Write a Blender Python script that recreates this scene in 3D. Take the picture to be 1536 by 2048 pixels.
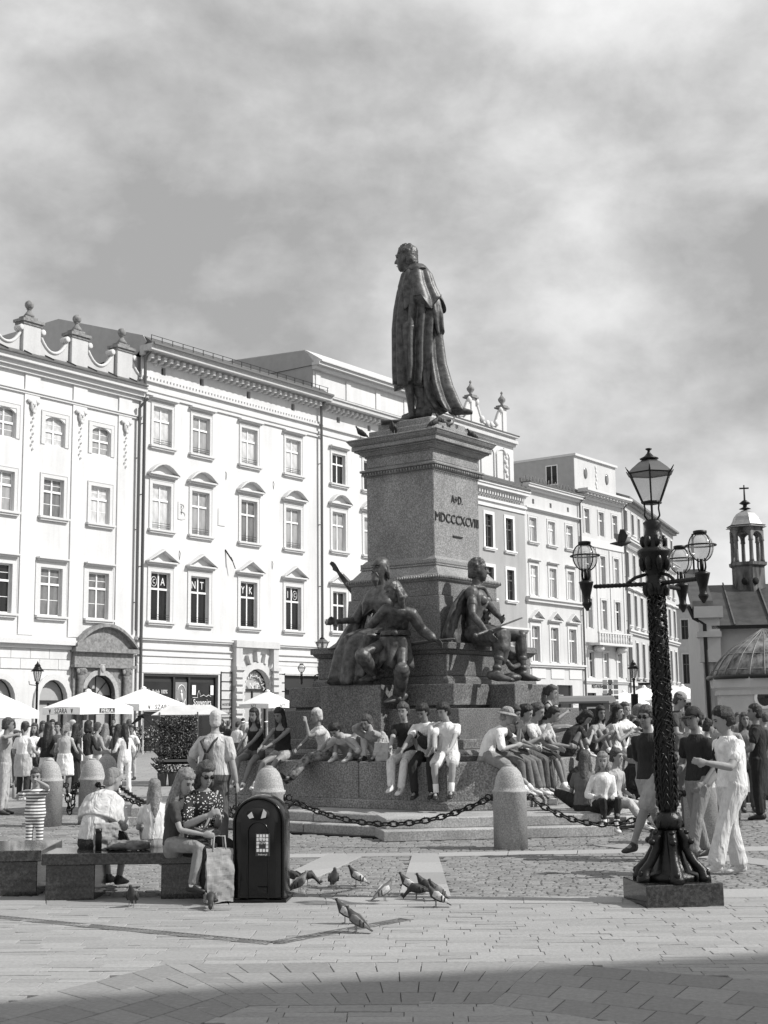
import bpy, bmesh, math, random
from math import sin, cos, pi, radians as R, sqrt, atan2, hypot
from mathutils import Vector as V, Matrix, noise
for o in list(bpy.data.objects): bpy.data.objects.remove(o)
S = bpy.context.scene
C = S.collection
rnd = random.Random(7)
# ------------------------------------------------------------------ camera
FOC, TILT, ROLL, EYE = 2680.8, R(8.648), R(.647), 1.75
cam = bpy.data.cameras.new('camera'); co = bpy.data.objects.new('camera', cam); C.objects.link(co)
cam.sensor_fit = 'VERTICAL'; cam.sensor_height = 36; cam.lens = FOC / 2048 * 36
cam.clip_start = .1; cam.clip_end = 2000
_fw = V((0, cos(TILT), sin(TILT))); _u0 = V((0, -sin(TILT), cos(TILT))); _x0 = V((1, 0, 0))
_rt = _x0 * cos(ROLL) - _u0 * sin(ROLL); _up = _x0 * sin(ROLL) + _u0 * cos(ROLL)
m = Matrix((( _rt.x, _up.x, -_fw.x, 0), (_rt.y, _up.y, -_fw.y, 0), (_rt.z, _up.z, -_fw.z, EYE), (0, 0, 0, 1)))
co.matrix_world = m
S.camera = co
# ------------------------------------------------------------------ world
w = bpy.data.worlds.new('World'); S.world = w; w.use_nodes = True
nt = w.node_tree; N = nt.nodes; L = nt.links; N.clear()
SUN_AZ, SUN_EL = R(102), R(41.5)
sky = N.new('ShaderNodeTexSky'); sky.sky_type = 'NISHITA'; sky.sun_disc = False
sky.sun_elevation = SUN_EL; sky.sun_rotation = SUN_AZ
bw = N.new('ShaderNodeRGBToBW'); L.new(sky.outputs[0], bw.inputs[0])
tc = N.new('ShaderNodeTexCoord')
def wmath(op, a, b=None, c=None, clamp=False):
    n = N.new('ShaderNodeMath'); n.operation = op; n.use_clamp = clamp
    for i, q in enumerate((a, b, c)):
        if q is None: continue
        if hasattr(q, 'links'): L.new(q, n.inputs[i])
        else: n.inputs[i].default_value = q
    return n.outputs[0]
def wnoise(scale, detail, rough, loc, sc=(1, 1, 2.2), dist=.3):
    mp = N.new('ShaderNodeMapping'); mp.inputs[1].default_value = loc; mp.inputs[3].default_value = sc
    L.new(tc.outputs['Generated'], mp.inputs[0])
    n = N.new('ShaderNodeTexNoise'); n.inputs['Scale'].default_value = scale; n.inputs['Detail'].default_value = detail
    n.inputs['Roughness'].default_value = rough; n.inputs['Distortion'].default_value = dist
    L.new(mp.outputs[0], n.inputs['Vector']); return n.outputs[0]
n1 = wnoise(3.3, 7, .54, (5.2, 2.3, .7), (-1, 1, 1.7), .12)
n2 = wnoise(11., 8, .6, (1., 3., 2.), (-1, 1, 1.3), .15)
v = wmath('ADD', wmath('MULTIPLY', n1, .76), wmath('MULTIPLY', n2, .24))
rp = N.new('ShaderNodeValToRGB'); L.new(v, rp.inputs[0]); cr = rp.color_ramp
cr.elements[0].position = .38; cr.elements[0].color = (.40, .40, .40, 1)
cr.elements[1].position = .63; cr.elements[1].color = (.90, .90, .90, 1)
for p_, c_ in ((.45, .53), (.50, .64), (.56, .77)): e = cr.elements.new(p_); e.color = (c_, c_, c_, 1)
skyv = wmath('MULTIPLY', bw.outputs[0], .008)
tot = wmath('ADD', rp.outputs[0], skyv)
bg = N.new('ShaderNodeBackground'); L.new(tot, bg.inputs[0]); bg.inputs[1].default_value = 1.0
wo = N.new('ShaderNodeOutputWorld'); L.new(bg.outputs[0], wo.inputs[0])
# ------------------------------------------------------------------ sun
sd_ = bpy.data.lights.new('sun', 'SUN'); sd_.energy = 5.0; sd_.angle = R(.5); sd_.color = (1, .99, .97)
so = bpy.data.objects.new('sun', sd_); C.objects.link(so)
sv = V((sin(SUN_AZ) * cos(SUN_EL), cos(SUN_AZ) * cos(SUN_EL), sin(SUN_EL)))
so.rotation_euler = (-sv).to_track_quat('-Z', 'Y').to_euler(); so.location = sv * 80
S.view_settings.view_transform = 'Standard'; S.view_settings.look = 'None'
S.view_settings.exposure = 0; S.view_settings.gamma = 1; S.view_settings.use_curve_mapping = False
S.render.engine = 'CYCLES'; S.cycles.max_bounces = 6; S.cycles.diffuse_bounces = 2; S.cycles.glossy_bounces = 3
S.cycles.transparent_max_bounces = 8; S.cycles.transmission_bounces = 4
S.cycles.use_adaptive_sampling = True
S.render.resolution_x = 768; S.render.resolution_y = 1024
# ------------------------------------------------------------------ picture helpers: where a sight line meets a real plane
def ray(px, py):
    X = (px - 768) / FOC; U = -(py - 1024) / FOC
    return _fw + _rt * X + _up * U
def G(px, py, z=0.):
    r = ray(px, py); return r * ((z - EYE) / r.z) + V((0, 0, EYE))
def AY(px, py, Y):
    r = ray(px, py); return r * (Y / r.y) + V((0, 0, EYE))
PH = R(36.146); UU = V((sin(PH), cos(PH), 0)); VV = V((-cos(PH), sin(PH), 0))
MC = V((sin(R(1.689)), cos(R(1.689)), 0)) * 25.096
def MM(a, b, z=0.): return MC + UU * a + VV * b + V((0, 0, z))
def PA(px, py, a):      # sight line meets the upright plane a = const of the monument's frame
    r = ray(px, py); E = V((0, 0, EYE)); k = (a - (E - MC).dot(UU)) / r.dot(UU); return E + r * k
def PB(px, py, b):
    r = ray(px, py); E = V((0, 0, EYE)); k = (b - (E - MC).dot(VV)) / r.dot(VV); return E + r * k
PD = 54.
ANG_U = atan2(UU.y, UU.x)
# ------------------------------------------------------------------ materials
MATS = {}
def mat(name, val=.5, rough=.8, noise_s=0, noise_a=0., bump=0., bump_s=30, metal=0., spec=.4, kind='noise', alpha=1., trans=0., val2=None, attr=None, coat=0., streak=0.):
    if name in MATS: return MATS[name]
    m = bpy.data.materials.new(name); m.use_nodes = True; nt = m.node_tree; n = nt.nodes; l = nt.links
    b = n['Principled BSDF']
    b.inputs['Roughness'].default_value = rough; b.inputs['Metallic'].default_value = metal
    b.inputs['Specular IOR Level'].default_value = spec
    b.inputs['Base Color'].default_value = (val, val, val, 1)
    if alpha < 1: b.inputs['Alpha'].default_value = alpha
    if trans: b.inputs['Transmission Weight'].default_value = trans
    if coat: b.inputs['Coat Weight'].default_value = coat
    tc = n.new('ShaderNodeTexCoord'); src = None
    def tex(scale, detail=4, rough=.6, sc=None, typ='noise'):
        if typ == 'noise':
            t = n.new('ShaderNodeTexNoise'); t.inputs['Detail'].default_value = detail; t.inputs['Roughness'].default_value = rough
        else: t = n.new('ShaderNodeTexVoronoi')
        t.inputs['Scale'].default_value = scale
        if sc:
            mp = n.new('ShaderNodeMapping'); mp.inputs[3].default_value = sc; l.new(tc.outputs['Object'], mp.inputs[0]); l.new(mp.outputs[0], t.inputs[0])
        else: l.new(tc.outputs['Object'], t.inputs[0])
        return t
    if noise_a or attr or streak:
        lo, hi = val * (1 - noise_a), min(1, val * (1 + noise_a))
        if val2 is not None: lo, hi = val, val2
        t = tex(noise_s or 5, 6, .65, (1, 1, .25) if streak else None)
        rp = n.new('ShaderNodeValToRGB'); l.new(t.outputs[0], rp.inputs[0])
        a, c = (.35, .65) if kind != 'speckle' else (.40, .66)
        rp.color_ramp.elements[0].position = a; rp.color_ramp.elements[1].position = c
        rp.color_ramp.elements[0].color = (lo,) * 3 + (1,); rp.color_ramp.elements[1].color = (hi,) * 3 + (1,)
        src = rp.outputs[0]
        if kind == 'stain':
            t3 = tex(1.0, 5, .7, (1.6, 1.6, .10)); m3 = n.new('ShaderNodeMapRange'); l.new(t3.outputs[0], m3.inputs[0]); m3.inputs[1].default_value = .38; m3.inputs[2].default_value = .56; m3.inputs[3].default_value = .92; m3.inputs[4].default_value = 1.
            x3 = n.new('ShaderNodeMix'); x3.data_type = 'RGBA'; x3.blend_type = 'MULTIPLY'; x3.inputs[0].default_value = 1; l.new(src, x3.inputs[6]); l.new(m3.outputs[0], x3.inputs[7]); src = x3.outputs[2]
        if kind == 'speckle' or kind == 'stain':
            t2 = tex(1.3 if kind == 'speckle' else .35, 4, .6, (1, 1, .6))
            mx = n.new('ShaderNodeMix'); mx.data_type = 'RGBA'; mx.blend_type = 'MULTIPLY'
            mr = n.new('ShaderNodeMapRange'); l.new(t2.outputs[0], mr.inputs[0]); mr.inputs[1].default_value = .35; mr.inputs[2].default_value = .65; mr.inputs[3].default_value = .72 if kind == 'speckle' else .88; mr.inputs[4].default_value = 1.12 if kind == 'speckle' else 1.03
            mx.inputs[0].default_value = 1
            l.new(src, mx.inputs[6]); l.new(mr.outputs[0], mx.inputs[7]); src = mx.outputs[2]
        if attr:
            at = n.new('ShaderNodeAttribute'); at.attribute_name = attr
            mx = n.new('ShaderNodeMix'); mx.data_type = 'RGBA'; mx.blend_type = 'MULTIPLY'; mx.inputs[0].default_value = 1
            l.new(src, mx.inputs[6]); l.new(at.outputs[0], mx.inputs[7]); src = mx.outputs[2]
        l.new(src, b.inputs['Base Color'])
    if bump:
        t = tex(bump_s, 5, .6) if kind != 'cloth' else tex(bump_s, 3, .5, (1, 1, .32))
        if kind == 'cloth': t.inputs['Distortion'].default_value = 1.2
        bp = n.new('ShaderNodeBump'); bp.inputs['Strength'].default_value = bump; bp.inputs['Distance'].default_value = .02 if kind != 'cloth' else .06
        l.new(t.outputs[0], bp.inputs['Height']); l.new(bp.outputs[0], b.inputs['Normal'])
    MATS[name] = m; return m
def stripes(name, lo, hi, scale, axis='z', rough=.8, duty=.5):
    if name in MATS: return MATS[name]
    m = mat(name, lo, rough); n = m.node_tree.nodes; l = m.node_tree.links; b = n['Principled BSDF']
    tc = n.new('ShaderNodeTexCoord'); sp = n.new('ShaderNodeSeparateXYZ'); l.new(tc.outputs['Object'], sp.inputs[0])
    a = n.new('ShaderNodeMath'); a.operation = 'MULTIPLY'; a.inputs[1].default_value = scale; l.new(sp.outputs['xyz'.index(axis)], a.inputs[0])
    f = n.new('ShaderNodeMath'); f.operation = 'FRACT'; l.new(a.outputs[0], f.inputs[0])
    g = n.new('ShaderNodeMath'); g.operation = 'GREATER_THAN'; g.inputs[1].default_value = duty; l.new(f.outputs[0], g.inputs[0])
    mx = n.new('ShaderNodeMix'); mx.data_type = 'RGBA'; l.new(g.outputs[0], mx.inputs[0])
    mx.inputs[6].default_value = (hi,) * 3 + (1,); mx.inputs[7].default_value = (lo,) * 3 + (1,)
    l.new(mx.outputs[2], b.inputs['Base Color']); return m
def dots(name, lo, hi, scale, thr, rough=.8):
    if name in MATS: return MATS[name]
    m = mat(name, lo, rough); n = m.node_tree.nodes; l = m.node_tree.links; b = n['Principled BSDF']
    tc = n.new('ShaderNodeTexCoord'); t = n.new('ShaderNodeTexVoronoi'); t.inputs['Scale'].default_value = scale; l.new(tc.outputs['Object'], t.inputs[0])
    g = n.new('ShaderNodeMath'); g.operation = 'LESS_THAN'; g.inputs[1].default_value = thr; l.new(t.outputs['Distance'], g.inputs[0])
    mx = n.new('ShaderNodeMix'); mx.data_type = 'RGBA'; l.new(g.outputs[0], mx.inputs[0])
    mx.inputs[6].default_value = (lo,) * 3 + (1,); mx.inputs[7].default_value = (hi,) * 3 + (1,)
    l.new(mx.outputs[2], b.inputs['Base Color']); return m
GRANITE = mat('monument_granite', .15, .5, 48, 1, .25, 90, kind='speckle', val2=.42)
GRANITE2 = mat('bench_granite', .13, .7, 38, 1, 1., 20, kind='speckle', val2=.42)
GRANITEL = mat('bollard_granite', .28, .6, 60, 1, .25, 60, kind='speckle', val2=.52)
STEP = mat('step_granite', .28, .75, 42, 1, .3, 60, kind='speckle', val2=.52)
BRONZE = mat('bronze', .030, .46, 9, 1, .35, 14, metal=.12, spec=.5, val2=.12)
PLASTER = mat('white_plaster', .68, .9, 9, .03, .12, 25, kind='stain')
PLASTER2 = mat('cream_plaster', .58, .9, 9, .05, .15, 25, kind='stain')
PLASTERG = mat('grey_plaster', .36, .9, 12, .06, .15, 25, kind='stain')
TRIM = mat('stucco_trim', .60, .85, 14, .06, .1, 40)
TRIMD = mat('stone_trim', .22, .85, 6, .35, .4, 30)
ROOF = mat('metal_roof', .20, .5, 3, .25, 0, metal=.3, streak=1)
ROOFD = mat('dark_roof', .10, .6, 3, .25, 0)
SHADEW = mat('side_wall_plaster', .38, .9, 2, .06)  # wall plaster with shade put into its colour, for sides turned from the sun
FRAME = mat('white_window_frame', .78, .6)
FRAMED = mat('dark_window_frame', .10, .5)
GL_L = mat('curtained_glass', .30, .12, 1.2, .25, spec=.9)
GL_M = mat('grey_glass', .14, .1, 1.2, .35, spec=.9)
GL_W = mat('white_curtain_glass', .55, .2, 2.5, .2, spec=.9)
GL_D = mat('dark_glass', .015, .1, 1.2, .4, spec=.45)
PIPE = mat('zinc_pipe', .16, .5, metal=.4)
BLACK = mat('black_iron', .008, .36, 20, .3, .3, 30, spec=.32)
WOODD = mat('dark_painted_wood', .03, .5)
DARK = mat('dark_interior', .012, .9)
WHITE = mat('white_paint', .8, .6)
CANVAS = mat('white_canvas', .86, .9, 4, .03)
LETTER_D = mat('dark_lettering', .02, .6)
LEAF = mat('green_leaves', .05, .6, 6, .4)
FLOWER = mat('pale_flowers', .6, .8, 9, .2)
# ------------------------------------------------------------------ mesh helpers
class MB:
    def __init__(s, T=None): s.v = []; s.f = []; s.T = T; s.sm = []; s.cur = False; s.tone = []
    def pt(s, p): s.v.append(tuple(s.T(V(p))) if s.T else tuple(p)); return len(s.v) - 1
    def face(s, *i): s.f.append(tuple(i)); s.sm.append(s.cur)
    def poly(s, pts): s.face(*[s.pt(p) for p in pts])
    def box(s, x0, x1, y0, y1, z0, z1):
        i = [s.pt(p) for p in ((x0, y0, z0), (x1, y0, z0), (x1, y1, z0), (x0, y1, z0), (x0, y0, z1), (x1, y0, z1), (x1, y1, z1), (x0, y1, z1))]
        for q in ((0, 3, 2, 1), (4, 5, 6, 7), (0, 1, 5, 4), (1, 2, 6, 5), (2, 3, 7, 6), (3, 0, 4, 7)): s.face(*[i[k] for k in q])
        return s
    def prism(s, pts, z0, z1, ax=2):   # outline pts (2D) extruded along axis ax
        def P(p, z): return (p[0], p[1], z) if ax == 2 else ((p[0], z, p[1]) if ax == 1 else (z, p[0], p[1]))
        a = [s.pt(P(p, z0)) for p in pts]; b = [s.pt(P(p, z1)) for p in pts]; n = len(pts)
        s.face(*a[::-1]); s.face(*b)
        for k in range(n): s.face(a[k], a[(k + 1) % n], b[(k + 1) % n], b[k])
        return s
    def frus(s, rings):                 # rings: list of lists of 3D points
        idx = [[s.pt(p) for p in r] for r in rings]; n = len(rings[0])
        s.face(*idx[0][::-1]); s.face(*idx[-1])
        for a, b in zip(idx, idx[1:]):
            for k in range(n): s.face(a[k], a[(k + 1) % n], b[(k + 1) % n], b[k])
        return s
    def loft(s, rings, n=10, ph=0):     # rings: (center, ax vec, ay vec)
        s.cur = True
        idx = []
        for c, ax, ay in rings:
            c = V(c); ax = V(ax); ay = V(ay)
            idx.append([s.pt(c + ax * cos(2 * pi * k / n + ph) + ay * sin(2 * pi * k / n + ph)) for k in range(n)])
        c0 = s.pt(rings[0][0]); c1 = s.pt(rings[-1][0])
        for k in range(n):
            s.face(c0, idx[0][(k + 1) % n], idx[0][k]); s.face(c1, idx[-1][k], idx[-1][(k + 1) % n])
        for a, b in zip(idx, idx[1:]):
            for k in range(n): s.face(a[k], a[(k + 1) % n], b[(k + 1) % n], b[k])
        s.cur = False
        return s
    def tube(s, pts, rad, n=8, cap=True):
        pts = [V(p) for p in pts]
        if not hasattr(rad, '__len__'): rad = [rad] * len(pts)
        rings = []; ref = None
        for i, p in enumerate(pts):
            d = (pts[min(i + 1, len(pts) - 1)] - pts[max(i - 1, 0)])
            d = d.normalized() if d.length > 1e-9 else V((0, 0, 1))
            if ref is None: ref = V((0, 0, 1)) if abs(d.z) < .9 else V((1, 0, 0))
            ax = ref - d * ref.dot(d)
            if ax.length < 1e-4: ax = V((0, 1, 0)) - d * d.y
            ax.normalize(); ay = d.cross(ax); ref = ax
            if cap and i == 0: rings.append((p - d * rad[0] * .6, ax * rad[0] * .6, ay * rad[0] * .6))
            rings.append((p, ax * rad[i], ay * rad[i]))
            if cap and i == len(pts) - 1: rings.append((p + d * rad[-1] * .6, ax * rad[-1] * .6, ay * rad[-1] * .6))
        return s.loft(rings, n)
    def lathe(s, prof, c=(0, 0, 0), n=16, sq=None):   # prof: (r, z)
        c = V(c); return s.loft([(c + V((0, 0, z)), V((r, 0, 0)), V((0, r, 0))) for r, z in prof], n)
    def ell(s, c, rx, ry, rz, n=10, m=6, rot=None):
        c = V(c); rings = []
        for i in range(m + 1):
            t = -pi / 2 + pi * i / m; t = max(min(t, pi / 2 - .12), -pi / 2 + .12)
            a = V((rx * cos(t), 0, 0)); b = V((0, ry * cos(t), 0)); z = V((0, 0, rz * sin(t)))
            if rot: a = rot @ a; b = rot @ b; z = rot @ z
            rings.append((c + z, a, b))
        return s.loft(rings, n)
    def build(s, name, mt, parent=None, kind=None, org=None, link=True):
        me = bpy.data.meshes.new(name); vs = s.v
        if org is not None: o3 = V(org); vs = [tuple(V(q) - o3) for q in vs]
        me.from_pydata(vs, [], s.f)
        if any(s.sm): me.polygons.foreach_set('use_smooth', s.sm)
        if s.tone:
            at = me.color_attributes.new('tone', 'FLOAT_COLOR', 'POINT')
            fl = [];
            for t in s.tone: fl += [t, t, t, 1]
            at.data.foreach_set('color', fl)
        me.materials.append(mt); me.update()
        o = bpy.data.objects.new(name, me); C.objects.link(o)
        if parent: o.parent = parent
        if kind: o['kind'] = kind
        return o
def E(name, loc, label, cat, rz=0, group=None):
    o = bpy.data.objects.new(name, None); C.objects.link(o); o.location = loc; o.rotation_euler = (0, 0, rz); o.empty_display_size = .2
    o['label'] = label; o['category'] = cat
    if group: o['group'] = group
    return o
def tag(o, label, cat, group=None):
    o['label'] = label; o['category'] = cat
    if group: o['group'] = group
    return o
def cptree(o, parent=None):
    c = o.copy(); C.objects.link(c); c.parent = parent
    for ch in o.children: cptree(ch, c)
    return c
def bevel(o, wd=.01, seg=1):
    b = o.modifiers.new('bevel', 'BEVEL'); b.width = wd; b.segments = seg; b.limit_method = 'ANGLE'; return o
def text(body, size, mt, loc, rot, parent=None, ext=.01, name='lettering', sx=1.):
    cu = bpy.data.curves.new(name, 'FONT'); cu.body = body; cu.size = size; cu.extrude = ext; cu.align_x = 'CENTER'; cu.align_y = 'CENTER'
    cu.materials.append(mt); cu.resolution_u = 2
    t = bpy.data.objects.new('tmp', cu); C.objects.link(t); me = bpy.data.meshes.new_from_object(t); bpy.data.objects.remove(t)
    if not me.materials: me.materials.append(mt)
    o = bpy.data.objects.new(name, me); C.objects.link(o); o.location = loc; o.rotation_euler = rot; o.scale = (sx, 1, 1)
    if parent: o.parent = parent
    return o
# ================================================================== ground
BASE = mat('mortar_and_far_paving', .17, .9, 30, .35, .5, 40)
def ground_mat():
    m = mat('far_paving', .40, .85, 20, .12, .0, 40)
    n = m.node_tree.nodes; l = m.node_tree.links; b = n['Principled BSDF']
    tc = n.new('ShaderNodeTexCoord'); mp = n.new('ShaderNodeMapping'); mp.inputs[2].default_value = (0, 0, -.05); l.new(tc.outputs['Object'], mp.inputs[0])
    br = n.new('ShaderNodeTexBrick'); br.inputs['Scale'].default_value = 1; br.inputs['Mortar Size'].default_value = .02
    br.inputs['Brick Width'].default_value = .9; br.inputs['Row Height'].default_value = .45
    br.inputs['Color1'].default_value = (.30,) * 3 + (1,); br.inputs['Color2'].default_value = (.25,) * 3 + (1,); br.inputs['Mortar'].default_value = (.17,) * 3 + (1,)
    l.new(mp.outputs[0], br.inputs[0])
    t = n.new('ShaderNodeTexNoise'); t.inputs['Scale'].default_value = .5; l.new(tc.outputs['Object'], t.inputs[0])
    mr = n.new('ShaderNodeMapRange'); mr.inputs[3].default_value = .82; mr.inputs[4].default_value = 1.15; l.new(t.outputs[0], mr.inputs[0])
    mx = n.new('ShaderNodeMix'); mx.data_type = 'RGBA'; mx.blend_type = 'MULTIPLY'; mx.inputs[0].default_value = 1
    l.new(br.outputs[0], mx.inputs[6]); l.new(mr.outputs[0], mx.inputs[7]); l.new(mx.outputs[2], b.inputs['Base Color']); return m
g = MB(); g.box(-400, 400, -60, 600, -1.0, -.03); gr = g.build('ground', BASE, kind='structure')
g = MB(); g.box(-90, 120, 27.5, 200, -.028, 0); g.build('square_paving', ground_mat(), kind='structure')
SETT = mat('light_setts', .29, .85, 30, .12, .25, 60, attr='tone')
COB = mat('cobblestones', .22, .8, 24, .2, .5, 40, attr='tone')
SLAB = mat('paving_slabs', .24, .85, 25, .12, .15, 60, attr='tone')
BAND = mat('granite_band', .31, .85, 40, .1, .15, 60, attr='tone')
def inpoly(p, poly):
    c = False; j = len(poly) - 1
    for i in range(len(poly)):
        a, b = poly[i], poly[j]
        if (a[1] > p[1]) != (b[1] > p[1]) and p[0] < (b[0] - a[0]) * (p[1] - a[1]) / (b[1] - a[1]) + a[0]: c = not c
        j = i
    return c
def W2(*q): return [G(x, y).xy for x, y in q]
def ext(poly): return [(p[0], p[1]) for p in poly]
dir_l = -.14
def stone(mb, c, ax, ay, hx, hy, top, bev, tone):
    t1, t2 = rnd.uniform(-.0025, .0025), rnd.uniform(-.0025, .0025)
    i = []
    for z, k in ((-.03, 0), (top - bev * .6, 0), (top, bev)):
        for sx, sy in ((-1, -1), (1, -1), (1, 1), (-1, 1)):
            p = c + ax * (sx * (hx - k)) + ay * (sy * (hy - k))
            i.append(mb.pt((p.x, p.y, z + (sx * t1 + sy * t2 if z > 0 - .02 else 0)))); mb.tone.append(tone)
    for r in (0, 4):
        for k in range(4): mb.face(i[r + k], i[r + (k + 1) % 4], i[r + 4 + (k + 1) % 4], i[r + 4 + k])
    mb.face(i[8], i[9], i[10], i[11])
def field(poly, ang, rowh, ln, gap, holes=(), tone=(.85, 1.12), jit=.0, single=0, name='paving_stone', mt=None, top=0., bev=.006, lnj=.0, parent=None):
    ax = V((cos(ang), sin(ang))); ay = V((-sin(ang), cos(ang)))
    ps = [(V(p).dot(ax), V(p).dot(ay)) for p in poly]
    a0, a1 = min(p[0] for p in ps), max(p[0] for p in ps); b0, b1 = min(p[1] for p in ps), max(p[1] for p in ps)
    cells = []; b = b0; k = 0
    while b < b1:
        a = a0 - rnd.random() * ln
        while a < a1:
            l_ = ln * (1 + rnd.uniform(-lnj, lnj)); c2 = ax * (a + l_ / 2) + ay * (b + rowh / 2)
            if inpoly(c2, poly) and not any(inpoly(c2, h) for h in holes): cells.append((c2, l_, rowh))
            a += l_
        b += rowh; k += 1
    cells.sort(key=lambda q: q[0].y)
    rest = MB()
    for k, (c2, l_, rh) in enumerate(cells):
        tn = rnd.uniform(*tone); zt = top + rnd.uniform(-jit, jit); an = rnd.uniform(-.012, .012) if jit else 0
        ax2 = V((cos(ang + an), sin(ang + an))); ay2 = V((-sin(ang + an), cos(ang + an)))
        if k < single:
            mb = MB(); stone(mb, V((0, 0)), ax2, ay2, l_ / 2 - gap / 2, rh / 2 - gap / 2, zt, bev, tn)
            o = mb.build(name, mt, parent); o.location = (c2.x, c2.y, 0)
        else: stone(rest, c2, ax2, ay2, l_ / 2 - gap / 2, rh / 2 - gap / 2, zt, bev, tn)
    if rest.v: rest.build(name + '_field', mt, parent, kind='stuff')
    return len(cells)
# polygons read off the photograph, laid on the ground plane
XL, XR = -9., 11.
pv = bpy.data.objects.new('pavement', None); C.objects.link(pv); pv['kind'] = 'structure'
edge = G(0, 1815).y, G(1536, 1822).y
yb = 13.35
slabM = W2((500, 1926), (768, 1924), (1078, 1924), (985, 2010), (500, 2012))
p_a, p_b, p_c, p_d = W2((330, 1929), (1078, 1924), (985, 2010), (500, 2012))
mid = [p_a + (p_b - p_a) * .0, p_b, p_c, p_d]
lf = [W2((-260, 2075))[0], p_a, p_d, W2((180, 2130))[0]]
rt = [p_b, W2((1800, 1985))[0], W2((1640, 2100))[0], p_c]
def quad_field(q, nl, nw, name, mt, top, single=999, gap=.0035, skew=.5, bev=.004, tone=(.85, 1.12)):
    """stones laid in rows inside the four-cornered area q; nw rows, nl stones a row"""
    q = [V(p) for p in q]; k = 0; rest = MB()
    def at(s, t): return q[0].lerp(q[1], s).lerp(q[3].lerp(q[2], s), t)
    for j in range(nw):
        off = (j % 2) * skew; es = sorted({0., 1., *[(i + off) / nl for i in range(nl + 1) if 0 < (i + off) / nl < 1]})
        for s0_, s1_ in zip(es, es[1:]):
            c4 = [at(s0_, j / nw), at(s1_, j / nw), at(s1_, (j + 1) / nw), at(s0_, (j + 1) / nw)]; c = sum(c4, V((0, 0))) / 4
            mb = MB() if k < single else rest; o_ = c if k < single else V((0, 0)); tn = rnd.uniform(*tone); idx = []
            for z, g_ in ((-.03, gap), (top - bev * .7, gap), (top + rnd.uniform(-.001, .001), gap + bev)):
                for p in c4:
                    d = c - p; p2 = p + d * min(.3, g_ / max(.02, d.length) * 1.4) - o_; idx.append(mb.pt((p2.x, p2.y, z))); mb.tone.append(tn)
            for r_ in (0, 4):
                for i in range(4): mb.face(idx[r_ + i], idx[r_ + (i + 1) % 4], idx[r_ + 4 + (i + 1) % 4], idx[r_ + 4 + i])
            mb.face(*idx[8:12])
            if k < single: ob = mb.build(name, mt, pv); ob.location = (c.x, c.y, 0)
            k += 1
    if rest.v: rest.build(name + '_field', mt, pv, kind='stuff')
def shrink(q, d):
    c = sum((V(p) for p in q), V((0, 0))) / len(q); return [tuple(V(p) + (c - V(p)).normalized() * d) for p in q]
mid = [p_d, p_c, p_b, p_a]; mid = [W2((500, 2012))[0], W2((985, 2008))[0], W2((1078, 1924))[0], W2((330, 1929))[0]]
quad_field(mid, 8, 4, 'paving_slab', SLAB, .004)
quad_field(lf, 7, 4, 'paving_slab', SLAB, .004, skew=.4); quad_field(rt, 7, 4, 'paving_slab', SLAB, .004, skew=.4)
holes = [shrink(q, .12) for q in (mid, lf, rt)]
dr = [G(0, 1835), G(545, 1887), G(815, 1838)]
def strip(a, b, wd):
    d = (b - a).xy.normalized(); nn = V((-d.y, d.x)) * wd / 2; a = a.xy; b = b.xy
    return [tuple(a - nn), tuple(b - nn), tuple(b + nn), tuple(a + nn)]
drh = [strip(dr[0] - (dr[1] - dr[0]) * .4, dr[1], .14), strip(dr[1], dr[2], .14)]
field([(XL, 6.2), (XR, 6.2), (XR, yb), (XL, yb)], R(-1.6), .135, .40, .005, holes, (.88, 1.1), .0012, 300, 'paving_brick', SETT, 0., .004, .3, pv)
# drain grates along the V-shaped channel
dg_ = E('drain_channel', dr[1], 'V-shaped line of narrow slotted drain grates set flush in the light paving', 'drain')
for a, b in ((dr[0] - (dr[1] - dr[0]) * .4, dr[1]), (dr[1], dr[2])):
    d = (b - a).normalized(); nn = V((-d.y, d.x, 0)); ln = (b - a).length; mb = MB(); k = 0.
    for s_ in (-1, 1):
        q = [a + nn * (.068 * s_ - .008), b + nn * (.068 * s_ - .008), b + nn * (.068 * s_ + .008), a + nn * (.068 * s_ + .008)]
        mb.prism([(p.x, p.y) for p in q], -.03, .004)
    while k < ln - .03:
        q = [a + d * k + nn * -.06, a + d * (k + .022) + nn * -.06, a + d * (k + .022) + nn * .06, a + d * k + nn * .06]
        mb.prism([(p.x, p.y) for p in q], -.03, .0035); k += .045
    o = mb.build('grate', PIPE, dg_, org=dr[1])
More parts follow.
